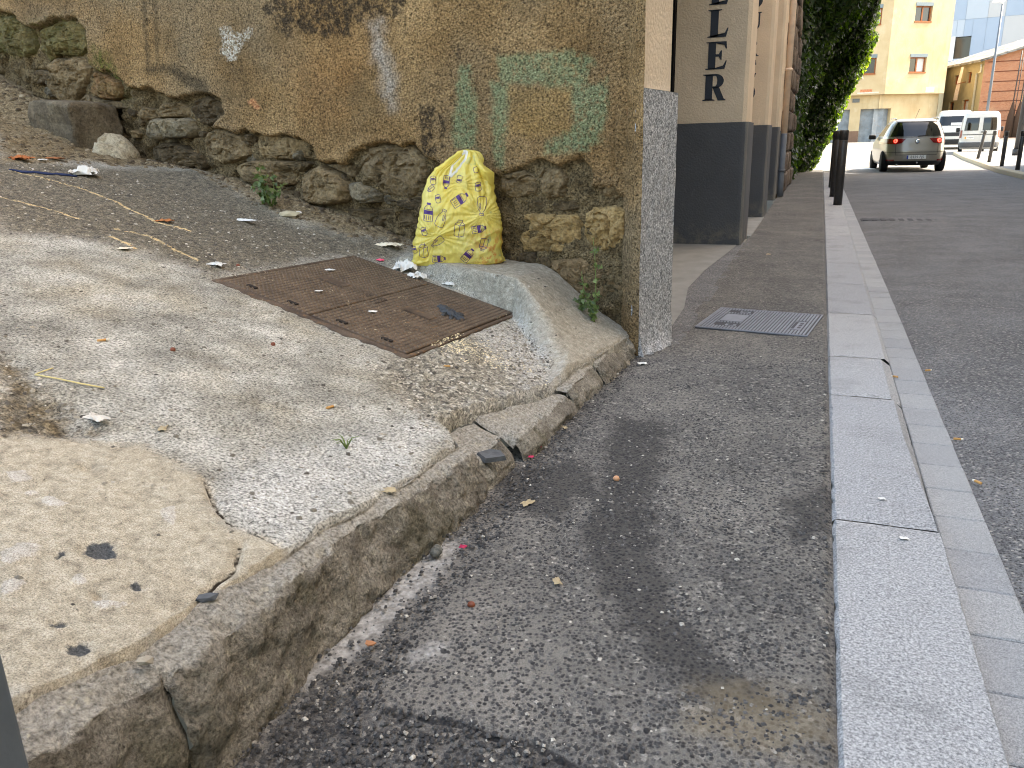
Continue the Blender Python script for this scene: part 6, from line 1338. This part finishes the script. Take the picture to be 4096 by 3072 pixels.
# printed pictures: outlines in unit space, width as a stroke
def ico_bottle(lbl=True):
    o = [(-.22, -.5), (.22, -.5), (.25, -.46), (.25, .15), (.20, .27), (.09, .36), (.09, .41), (-.09, .41), (-.09, .36), (-.20, .27), (-.25, .15), (-.25, -.46), (-.22, -.5)]
    st = [o, [(-.25, .15), (.25, .15)] if lbl else [], [(-.10, .41), (-.10, .5), (.10, .5), (.10, .41)]]
    fills = [[(-.25, -.12), (.25, -.12), (.25, .10), (-.25, .10)], [(-.10, .42), (.10, .42), (.10, .5), (-.10, .5)]] if lbl else []
    if lbl: st += [[(-.2 + .11 * k_, -.42), (-.2 + .11 * k_, -.18)] for k_ in range(4)]
    return [s_ for s_ in st if s_], fills
def ico_clear():
    o = [(-.16, -.5), (.16, -.5), (.24, -.42), (.25, -.1), (.2, .15), (.08, .33), (.08, .40), (-.08, .40), (-.08, .33), (-.2, .15), (-.25, -.1), (-.24, -.42), (-.16, -.5)]
    return [o, [(-.11, .40), (-.11, .5), (.11, .5), (.11, .40), (-.11, .40)], [(.08, .20), (.15, .08), (.15, -.10), (.09, -.12), (.08, .02), (.04, .15), (.08, .20)]], []
def ico_carton():
    return [[(-.3, -.42), (-.02, -.5), (.28, -.40), (.28, .25), (0, .16), (-.3, .24), (-.3, -.42)], [(-.02, -.5), (0, .16)], [(-.3, .24), (-.14, .38), (.12, .40), (.28, .25)], [(0, .16), (.12, .40)], [(-.14, .38), (-.14, .5), (.12, .5), (.12, .40)]], []
def ico_can():
    el = [(.3 * math.cos(a * math.pi / 6), .12 + .10 * math.sin(a * math.pi / 6)) for a in range(13)]
    ld = [(.04 + .3 * math.cos(a * math.pi / 6), .30 + .16 * math.sin(a * math.pi / 6)) for a in range(13)]
    return [el, ld, [(-.3, .12), (-.28, -.36), (-.1, -.44), (.12, -.44), (.28, -.36), (.3, .12)]], [[(-.24, .12), (0, .06), (.24, .10), (.1, .19), (-.1, .18)]]
ICONS = [('b', 1040, 655, 215, -58), ('b', 652, 795, 215, -6), ('c', 810, 862, 215, -24), ('c', 1298, 738, 215, 176), ('k', 1022, 992, 205, -8), ('b', 1255, 1002, 170, -82), ('c', 745, 1145, 170, 128), ('k', 570, 1248, 180, 2), ('b', 752, 1352, 160, -88), ('b', 1108, 1315, 190, -42), ('k', 1302, 1192, 160, 165),
         ('n', 717, 432, 110, 8), ('n', 776, 642, 105, 12), ('n', 1262, 515, 115, 8), ('n', 1042, 422, 100, 170), ('b', 882, 452, 150, 172), ('n', 588, 1022, 110, 20), ('n', 455, 1250, 90, 20), ('c', 1280, 312, 130, -75), ('k', 690, 525, 90, 130)]
FN = dict(b=ico_bottle, c=ico_clear, k=ico_carton, n=ico_can)
for kind, u, v, sz, ang in ICONS:
    st, fl = FN[kind](); V = []; F = []; ca_, sa_ = math.cos(math.radians(ang)), math.sin(math.radians(ang))
    def place(p):
        a, b = p[0] * sz, p[1] * sz; return bx_(u + a * ca_ - b * sa_, v - (a * sa_ + b * ca_))
    for line in st:
        q = []
        for a, b in zip(line[:-1], line[1:]):
            k2 = max(2, int(math.hypot(a[0] - b[0], a[1] - b[1]) * sz / 9))
            q += [(a[0] + (b[0] - a[0]) * t / k2, a[1] + (b[1] - a[1]) * t / k2) for t in range(k2)]
        q.append(line[-1]); q = [place(p) for p in q]; prev = None
        for i, p in enumerate(q):
            a, b = q[max(0, i - 1)], q[min(len(q) - 1, i + 1)]; tx, tz = b[0] - a[0], b[1] - a[1]; l_ = math.hypot(tx, tz) + 1e-9
            nx, nz2 = -tz / l_ * .0011, tx / l_ * .0011
            p0, p1 = onbag(p[0] - nx, p[1] - nz2), onbag(p[0] + nx, p[1] + nz2)
            if p0 is None or p1 is None: prev = None; continue
            V += [p0, p1]; cur = len(V) - 2
            if prev is not None: F.append((prev, prev + 1, cur + 1, cur))
            prev = cur
    for poly in fl:
        if len(poly) != 4: poly = [poly[0], poly[1], poly[2], poly[3]]
        N_ = 10; base = len(V); ok = True; idx = {}
        for i in range(N_ + 1):
            for j in range(N_ + 1):
                s_, t = i / N_, j / N_
                p = tuple((poly[0][k_] * (1 - s_) + poly[1][k_] * s_) * (1 - t) + (poly[3][k_] * (1 - s_) + poly[2][k_] * s_) * t for k_ in (0, 1))
                w_ = onbag(*place(p))
                if w_ is not None: idx[i, j] = len(V); V.append(w_)
        for i in range(N_):
            for j in range(N_):
                f = [(i, j), (i + 1, j), (i + 1, j + 1), (i, j + 1)]
                if all(x in idx for x in f): F.append(tuple(idx[x] for x in f))
    if F: pyd('printed_picture', V, F, M_PRINT, bag, True)

# ================================================================== LITTER AND SMALL THINGS
LT = D['lit']
M_TIS = plain('tissue_paper', c(216, 213, 205), .9, .2, .04, 30); M_CREAM = plain('aged_paper', c(226, 214, 188), .9, .2, .1, 30)
def gz(p, pav=False):
    return (p[0], p[1], float(zpave(p[1])) + .001) if pav else (p[0], p[1], on_alley(p[0], p[1])[0])
def crumple(name, loc, sx, sy, hgt, mat, label, cat, seed, rz=0, tilt=0, group=None, nseg=22):
    g = np.linspace(-1, 1, nseg); A, B = np.meshgrid(g, g)
    r = np.maximum(np.abs(A), np.abs(B)); an = np.arctan2(B, A); edge = 1 + .35 * fbm(np.cos(an) * 2 + seed, np.sin(an) * 2, 3, seed)
    X = A * sx * edge + .35 * sx * fbm(A * 2, B * 2, 3, seed + 1); Y = B * sy * edge + .35 * sy * fbm(A * 2, B * 2, 3, seed + 2)
    rid = 1 - np.abs(fbm(A * 1.7, B * 1.7, 4, seed + 3)) * 2.2
    Z = hgt * np.clip(rid, 0, 1) * (1 - .55 * r ** 2) + .002
    o = grid_mesh(name, np.stack([X, Y, Z], -1), mat, None, False)
    # grid normals up
    o.location = loc; o.rotation_euler = (tilt, 0, rz); tag(o, label, cat, group); return o
SL = -math.atan(.26)
crumple('tissue', gz(LT['tissue_big']), .055, .05, .06, M_TIS, 'large crumpled white tissue at the hatch edge just below the yellow bag', 'tissue', 3, .3)
crumple('tissue', gz((LT['tissue_big'][0] + .10, LT['tissue_big'][1] - .06)), .045, .04, .035, M_TIS, 'folded white tissue touching the large crumpled one at the hatch edge', 'tissue', 9, 1.2)
crumple('tissue', gz(LT['tissue_small']), .045, .016, .02, M_TIS, 'small rolled white tissue against the concrete mound beside the hatch', 'tissue', 14, -.35)
crumple('tissue', gz(LT['tissue_left']), .045, .022, .018, M_TIS, 'small white tissue on the slope left of the iron hatch', 'tissue', 21, -.1)
crumple('tissue', gz(LT['tissue_wall']), .075, .03, .022, M_CREAM, 'flattened cream paper napkin on the ground left of the yellow bag', 'tissue', 27, .1)
crumple('tissue', gz(LT['tissue_far']), .07, .05, .055, M_TIS, 'crumpled white tissue beside the blue rope at the upper left', 'tissue', 33, .5)
crumple('paper_scrap', gz(LT['tissue_flat']), .09, .018, .012, M_TIS, 'long flat white paper scrap below the small leafy plant', 'paper', 38, -.25)
crumple('paper_scrap', gz(LT['paper1']), .035, .02, .006, M_CREAM, 'small torn pale paper on the grey concrete of the slope', 'paper', 45, .2)
crumple('paper_scrap', gz(LT['wp1'], True), .02, .014, .008, M_TIS, 'small white paper scrap on the pavement beside the granite facing', 'paper', 48, .4)
crumple('plastic_scrap', gz(LT['pinkbag']), .022, .012, .012, plain('pink_plastic', c(232, 84, 112), .4), 'small pink plastic scrap at the back corner of the hatch', 'plastic', 52, -.3)
crumple('orange_peel', gz(LT['orangepeel']), .045, .02, .015, plain('orange_peel', c(178, 116, 68), .7, .3, .25, 30), 'orange peel scrap at the end of the yellow paint streak', 'peel', 55, .6)
crumple('orange_peel', gz(LT['orange2']), .05, .035, .03, plain('orange_peel_dry', c(166, 100, 56), .8, .3, .25, 30), 'dry orange peel at the foot of the debris, far left', 'peel', 57, .2)
crumple('leaf_litter', gz(LT['orange3']), .07, .02, .015, plain('rusty_leaf', c(150, 98, 62), .8, .2, .3, 20), 'rust coloured dry leaf below the dark block', 'leaf', 58, .1)
crumple('paper_scrap', gz(LT['wchip']), .035, .012, .01, M_TIS, 'white paper sliver between the dry peel and the rusty leaf', 'paper', 59, .1)
M_DLEAF = plain('dry_leaf', c(166, 150, 118), .8, .3, .2, 40)
for k_, lab, pav, sz in (('leafdry', 'pale dry leaf with a stalk on the pavement below the edge stones', True, .02), ('leafw', 'torn beige leaf in the middle of the dark pavement', True, .016), ('leaf_edge', 'curled tan leaf lying on the crack of the edge stones', False, .025), ('leaf2', 'small tan leaf at the foot of the edge step', True, .013), ('yleaf', 'yellow leaf on the grey concrete above the tan slab', False, .018), ('leafp', 'brown leaf on the pavement in front of the lettered pillar', True, .03)):
    crumple('leaf', gz(LT[k_], pav), sz, sz * .6, .008, M_DLEAF, lab, 'leaf', hash(k_) % 97 if False else sum(map(ord, k_)), rng.uniform(0, 3), group=None, nseg=10)
M_FIL = plain('cigarette_filter', c(192, 146, 88), .8, .2, .1, 60); M_CIGP = plain('cigarette_paper', c(226, 218, 200), .8)
def butt(loc, rz, label, l_=.028, group='cigarette ends'):
    b = empty('cigarette_end', (loc[0], loc[1], loc[2] + .004), rz); tag(b, label, 'cigarette', group)
    tube('filter', [(-l_ / 2, 0, 0), (l_ * .25, 0, .0)], .0042, M_FIL, b, 10); tube('paper_tip', [(l_ * .25, 0, 0), (l_ * .5, .001, .0)], [.0042, .0034], M_CIGP, b, 10)
butt(gz(LT['butt1']), .2, 'tan cigarette end on the rough gravel below the hatch', .034); butt(gz(LT['butt2']), 1.2, 'tan cigarette end on the pale concrete between hatch and tan slab', .034); butt(gz(LT['butt3']), .9, 'brown cigarette end on the grey slope above the straw stalk', .034)
for i, lab in enumerate(('cigarette end in the gutter beside the narrow kerb stone', 'cigarette end at the road edge, farthest of those along the gutter', 'cigarette end at the road edge, middle of those along the gutter', 'cigarette end at the road edge, nearest of those along the gutter')):
    p = LT['gbutt%d' % i]; butt((p[0] + (.03 if i == 0 else .0), p[1], zroad(p[1]) + (.0 if i == 0 else .004)), rng.uniform(0, 3), lab, .03)
M_NUT = plain('brown_nut', c(120, 64, 40), .5, .4, .2, 60)
def pebble(name, loc, sx, sy, sz, mat, label, cat, seed, rz=0, group=None):
    fac_ = cat in ('stone chip',)
    bm = bmesh.new(); bmesh.ops.create_icosphere(bm, subdivisions=1 if fac_ else 3, radius=1)
    for v in bm.verts:
        k_ = 1 + (.55 if fac_ else .22) * float(fbm(np.array(v.co.x * 1.3 + seed), np.array(v.co.y * 1.3 + v.co.z * 2.1), 3, seed)); v.co = Vector((v.co.x * sx * k_, v.co.y * sy * k_, v.co.z * sz * k_))
    o = fin(name, bm, mat, None, not fac_); o.location = (loc[0], loc[1], loc[2] + sz * .45); o.rotation_euler = (0, 0, rz); tag(o, label, cat, group); return o
for k_, lab, pav in (('nut_r1', 'round brown seed on the grey slope directly below the hatch', False), ('nut_r2', 'round brown seed on the grey slope left of the pale patch', False), ('nut_r3', 'round brown seed beside the white tissue left of the hatch', False), ('nut1', 'brown seed shell on the pavement right of the white dust', True)):
    pebble('seed', gz(LT[k_], pav), .009, .008, .008, M_NUT, lab, 'seed', 5 + len(lab), group='fallen seeds')
pebble('snail_shell', gz(LT['snail'], True), .011, .009, .009, plain('tan_shell', c(200, 150, 110), .5), 'small tan shell on the dark stain of the pavement', 'shell', 8)
M_PEB = mat_stone('grey_pebble', [(.3, c(112, 112, 104)), (.6, c(140, 140, 130)), (.8, c(158, 156, 146))])
pebble('pebble', gz(LT['pebble_r1'], True), .016, .024, .013, M_PEB, 'flat grey green pebble at the foot of the edge stones', 'pebble', 4, .4)
pebble('stone_chip', gz(LT['brickbit'], True), .013, .010, .005, plain('brick_chip', c(168, 118, 82), .9), 'flat brown brick chip on the white dust below the edge stones', 'stone chip', 6, .2)
pebble('stone_chip', gz(LT['chip_edge']), .020, .014, .008, plain('slate_chip', c(84, 86, 88), .9, .2, .2, 60), 'dark slate chip stuck at the crack of the tan slab', 'stone chip', 11, .6)
pebble('stone_chip', gz(LT['stone_edge']), .016, .012, .008, plain('pale_chip', c(150, 141, 124), .9, .2, .2, 60), 'pale stone chip wedged in the crack at the lower left edge', 'stone chip', 12, .6)
pebble('stone_chip', gz(LT['stonepale']), .07, .04, .02, plain('pale_stone', c(176, 164, 136), .9, .2, .2, 30), 'pale flat stone by the wall foot right of the small plant', 'stone chip', 13, .2)
pebble('bottle_top', gz(LT['bottlecap']), .022, .02, .014, M_TIS, 'white round plastic cap beside the pale flat stone', 'bottle cap', 2)
for k_, lab in (('petal1', 'crimson petal on the pavement beside the pebble'), ('petal2', 'crimson petal at the foot of the edge step, the nearer of two'), ('petal3', 'crimson petal at the foot of the edge step, the farther of two')):
    crumple('petal', gz(LT[k_], True), .009, .007, .007, plain('petal_crimson', c(170, 24, 72), .6) if k_ == 'petal1' else bpy.data.materials['petal_crimson'], lab, 'petal', 66 + len(k_), group='fallen petals', nseg=8)
o = crumple('gum_wrapper', (LT['cap1'][0], LT['cap1'][1], .002), .009, .008, .004, M_TIS, 'white flake in a worn dent of the second kerb stone', 'paper', 71, .2, nseg=8)
o = crumple('gum_wrapper', (LT['cap2'][0], LT['cap2'][1], .002), .011, .007, .004, M_TIS, 'white flake in a worn dent of the nearest kerb stone', 'paper', 73, .2, nseg=8)
crumple('plastic_scrap', (LT['blackchip'][0] - .01, LT['blackchip'][1], .002), .014, .006, .006, M_BPL, 'black plastic scrap against the edge of the kerb stone', 'plastic', 77, .3, nseg=8)
crumple('leaf', gz(LT['flake1']), .055, .016, .010, plain('pale_flake', c(206, 198, 184), .9), 'pale peeling flake of cement above the tan slab', 'flake', 79, -.2)
# slate piece on the edge, glove on the hatch
M_SLT = plain('slate_piece', c(84, 86, 88), .8, .3, .25, 40, .6, 90)
sp = pyd('slate_piece', [(-.045, -.03, 0), (.05, -.035, .0), (.06, .02, .004), (.02, .045, .004), (-.05, .035, 0), (-.04, -.028, .022), (.045, -.03, .02), (.05, .018, .022), (.015, .038, .024), (-.045, .03, .022)], [(4, 3, 2, 1, 0), (5, 6, 7, 8, 9), (0, 1, 6, 5), (1, 2, 7, 6), (2, 3, 8, 7), (3, 4, 9, 8), (4, 0, 5, 9)], M_SLT)
p_ = LT['slate']; sp.location = (p_[0] - .03, p_[1] + .02, float(ramp_h(p_[0] - .03, p_[1])) - .068); sp.rotation_euler = (.12, .08, .9); sp.scale = (.8, .8, .7); tag(sp, 'dark slate piece lying on the broken step of the edge stones', 'slate')
M_GLOVE = plain('grey_rubber', c(54, 57, 60), .55, .4, .12, 40, .3, 120)
glv = bpy.data.objects.new('glove', None); COL.objects.link(glv)
P_ = Vector(LT['glove']); u_ = (P_ - Vector(HA)); xx, yy = u_.dot(ex), u_.dot(ey)
glv.matrix_world = Matrix.Translation(Vector(HA) + ex * xx + ey * yy + ez * .006) @ hm @ Matrix.Rotation(-.35, 4, 'Z'); tag(glv, 'crumpled dark grey rubber glove lying on the iron hatch', 'glove')
def sheet(name, cx, cy, sx, sy, hgt, seed, rz):
    g = np.linspace(-1, 1, 26); A, B = np.meshgrid(g, g); an = np.arctan2(B, A); r = np.hypot(A, B)
    k_ = np.minimum(1, .98 / np.maximum(np.abs(A), np.abs(B)).clip(.01)); sq_ = np.maximum(np.abs(A), np.abs(B)) / r.clip(.01)
    X = A * sq_ * sx * (1 + .25 * fbm(np.cos(an) * 2 + seed, np.sin(an) * 2, 3, seed)); Y = B * sq_ * sy * (1 + .25 * fbm(np.cos(an) * 2 + seed, np.sin(an) * 2, 3, seed + 3))
    m_ = np.maximum(np.abs(A), np.abs(B)); Z = (hgt * (1 - m_ ** 4)) * (.55 + .45 * np.clip(1 - np.abs(fbm(A * 1.6, B * 1.6, 3, seed + 7)) * 2.4, -.3, 1)) + .0005
    cr, sr = math.cos(rz), math.sin(rz); return grid_mesh(name, np.stack([cx + X * cr - Y * sr, cy + X * sr + Y * cr, Z], -1), M_GLOVE, glv, True)
sheet('palm', 0, 0, .052, .030, .022, 5, .1); sheet('cuff', -.055, .018, .034, .024, .014, 9, .5)
for (cx, cy, l_, rz, sd4) in ((.062, -.006, .034, -.2, 12), (.056, -.030, .032, -.7, 15), (.060, .016, .030, .15, 18), (.018, -.040, .026, -1.2, 21), (.030, .034, .024, 1.0, 25)): sheet('finger', cx, cy, l_, .0105, .011, sd4, rz)
def on_hatch(x, y): v_ = Vector((x, y, 0)) - Vector(HA); z = HA[2] - (ez.x * (x - HA[0]) + ez.y * (y - HA[1])) / ez.z; return (x, y, z + .006)
for (fx, fy, lab, sz, sd3) in ((.33, .30, 'white paper flake near the middle of the hatch', .018, 81), (.62, .30, 'white paper flake on the lower right lid of the hatch', .018, 82), (.14, .62, 'white paper flake on the upper left lid of the hatch', .022, 83)):
    q = Vector(HA) + ex * (LX * fx) + ey * (LY * fy); crumple('paper_scrap', on_hatch(q.x, q.y), sz, sz * .6, .008, M_TIS, lab, 'paper', sd3, .4, nseg=10)
# spilled grains on the low right corner of the hatch
gp_ = LT['grit_white']
def gr2(R_, n): return np.stack([gp_[0] + .17 + .13 * R_.randn(n), gp_[1] - .05 + .07 * R_.randn(n)], -1)
o = chips('spilled_grain', 900, gr2, lambda x, y: np.array([max(on_alley(a, b)[0], on_hatch(a, b)[2] - .004 if sdist(np.array([a]), np.array([b]), [tuple(p[:2]) for p in (HA, HB, HC, HD)])[0] > 0 else -9) for a, b in zip(x, y)]), .0015, .0042, plain('cream_grain', c(226, 212, 172), .8), None, 31); tag(o, 'cream coloured grains spilled over the low corner of the hatch', 'grain', kind='stuff')
# blue rope strands
M_ROPE = plain('blue_rope', c(40, 52, 88), .8, .3, .25, 60); rp_ = empty('rope', gz(LT['rope0'])); tag(rp_, 'frayed dark blue rope strands lying at the upper left', 'rope')
a, b, d3 = [Vector(gz(LT[k_])) for k_ in ('rope0', 'rope1', 'rope2')]
for k_ in range(7):
    pts = []
    for i in range(15):
        t = i / 14; p = a.lerp(d3, t); j = .03 * math.sin(t * 9 + k_ * 1.3) * rng.uniform(.5, 1); x, y = p.x + j * .8, p.y + j * .5 + rng.uniform(-.008, .008)
        pts.append((x - rp_.location.x, y - rp_.location.y, on_alley(x, y)[0] + .004 - rp_.location.z))
    tube('strand', pts, .004, M_ROPE, rp_, 5)
# straw stalk
st_ = LT['straw']; sk = empty('straw_stalk', gz(st_)); tag(sk, 'pale straw stalk lying across the left of the slope', 'stalk')
def stalk(p0, p1, r):
    pts = [(p0[0] + (p1[0] - p0[0]) * t, p0[1] + (p1[1] - p0[1]) * t, on_alley(sk.location.x + p0[0] + (p1[0] - p0[0]) * t, sk.location.y + p0[1] + (p1[1] - p0[1]) * t)[0] - sk.location.z + .006) for t in (0, .33, .66, 1)]; tube('stem', pts, r, bpy.data.materials.get('straw') or plain('straw', c(206, 190, 130), .7), sk, 6)
stalk((-.09, -.045), (.075, .025), .0022); stalk((-.09, -.045), (-.10, .02), .002)
# dark block and whitewashed hump by the wall
bk_ = empty('stone_block', (0, 0, 0)); s0 = 3.97
q = Vector(wpt(s0, 0, .17)); zb = float(ramp_h(q.x, q.y)) - .07; bk_.location = (q.x, q.y, zb); bk_.rotation_euler = (0, 0, math.atan2(WU[1], WU[0]) + math.pi)
tag(bk_, 'dark brown squared stone block standing on the debris at the upper left', 'stone')
bm = bmesh.new(); bm_box(bm, -.24, .22, -.16, .20, -.1, .30, .03, 3); bmesh.ops.subdivide_edges(bm, edges=bm.edges, cuts=5, use_grid_fill=True)
for v in bm.verts: v.co += Vector((.035 * float(fbm(np.array(v.co.y * 7), np.array(v.co.z * 7), 4, 4)), .04 * float(fbm(np.array(v.co.x * 7), np.array(v.co.z * 7), 4, 6)), .02 * float(fbm(np.array(v.co.x * 5), np.array(v.co.y * 5), 3, 9)) - (.10 * max(0, v.co.x + .1) if v.co.z > .1 else 0)))
fin('block', bm, mat_stone('dark_block', [(.3, c(74, 65, 52)), (.5, c(102, 92, 76)), (.72, c(130, 120, 102))]), bk_, False)
hp = empty('cement_hump', (0, 0, 0)); q = Vector(wpt(3.66, 0, .14)); hp.location = (q.x, q.y, float(ramp_h(q.x, q.y)) - .08); tag(hp, 'rough hump of cement splashed with white paint beside the dark block', 'cement')
bm = bmesh.new(); bmesh.ops.create_icosphere(bm, subdivisions=4, radius=1)
for v in bm.verts: k_ = 1 + .28 * float(fbm(np.array(v.co.x * 2 + 3), np.array(v.co.y * 2 + v.co.z * 2), 4, 7)); v.co = Vector((v.co.x * .17 * k_, v.co.y * .16 * k_, v.co.z * .19 * k_))
fin('hump', bm, mat_stone('whitewashed_cement', [(.3, c(140, 126, 100)), (.6, c(170, 156, 126)), (.8, c(156, 142, 114))], 0, .4), hp, True)
# plants
M_PL = mat_leaf('weed_leaf', [(0, c(74, 92, 52)), (.5, c(98, 116, 66)), (1, c(132, 146, 88))], .35, (1.3, 1.3, .8, 1)); M_STEM = plain('weed_stem', c(104, 122, 62), .7)
def plant(label, loc, stems, leaf, nl, seed):
    p = empty('weed_plant', loc); tag(p, label, 'plant'); R2 = random.Random(seed); pts = []
    for (dx, dy, hgt, bend) in stems:
        ps = [(dx * t + bend * math.sin(t * 3) * .02, dy * t, hgt * t) for t in np.linspace(0, 1, 7)]; tube('stem', ps, [.0035 * (1 - .7 * t) for t in np.linspace(0, 1, 7)], M_STEM, p, 6)
        for k_ in range(nl): t = R2.uniform(.12, 1.0) ** .8; i = min(5, int(t * 6)); b = ps[i]; pts.append((b[0] + R2.gauss(0, leaf * .55), b[1] + R2.gauss(0, leaf * .55), b[2] + R2.uniform(-.2, .5) * leaf))
    P = np.array(pts); N = np.tile(np.array((.15, -.6, .75)), (len(P), 1)); leaves('leaves', P, N, leaf, M_PL, p, seed); return p
q = gz(LT['plant']); plant('small leafy green plant growing at the foot of the rubble wall', (q[0], q[1] - .05, q[2] - .01), [(-.07, -.05, .20, 1), (.0, -.06, .25, -1), (.07, -.05, .20, .6), (.13, -.03, .14, -.5), (-.02, -.08, .15, .3), (-.10, -.04, .12, .4)], .030, 18, 3)
q = gz(LT['weed']); plant('tall thin green weed beside the granite facing at the wall foot', (q[0], q[1], q[2] - .01), [(-.01, 0, .42, .6), (.03, -.02, .17, -.6), (-.04, -.01, .12, .4)], .019, 34, 5)
q = gz(LT['weed2']); plant('shorter bushy weed left of the tall one at the wall foot', (q[0], q[1], q[2] - .01), [(.0, 0, .20, .6), (.02, -.02, .12, -.6), (.045, -.01, .10, .4)], .019, 22, 7)
q = gz(LT['tuft']); tf = empty('grass_tuft', q); tag(tf, 'tiny grass tuft growing from a hole in the pale concrete', 'grass', kind='thing')
for i in range(9):
    a = rng.uniform(0, 6.28); l_ = rng.uniform(.025, .05); tube('blade', [(0, 0, 0), (math.cos(a) * l_ * .4, math.sin(a) * l_ * .4, l_ * .7), (math.cos(a) * l_, math.sin(a) * l_, l_ * .8)], [.0022, .0016, .0004], M_PL if False else M_STEM, tf, 4)
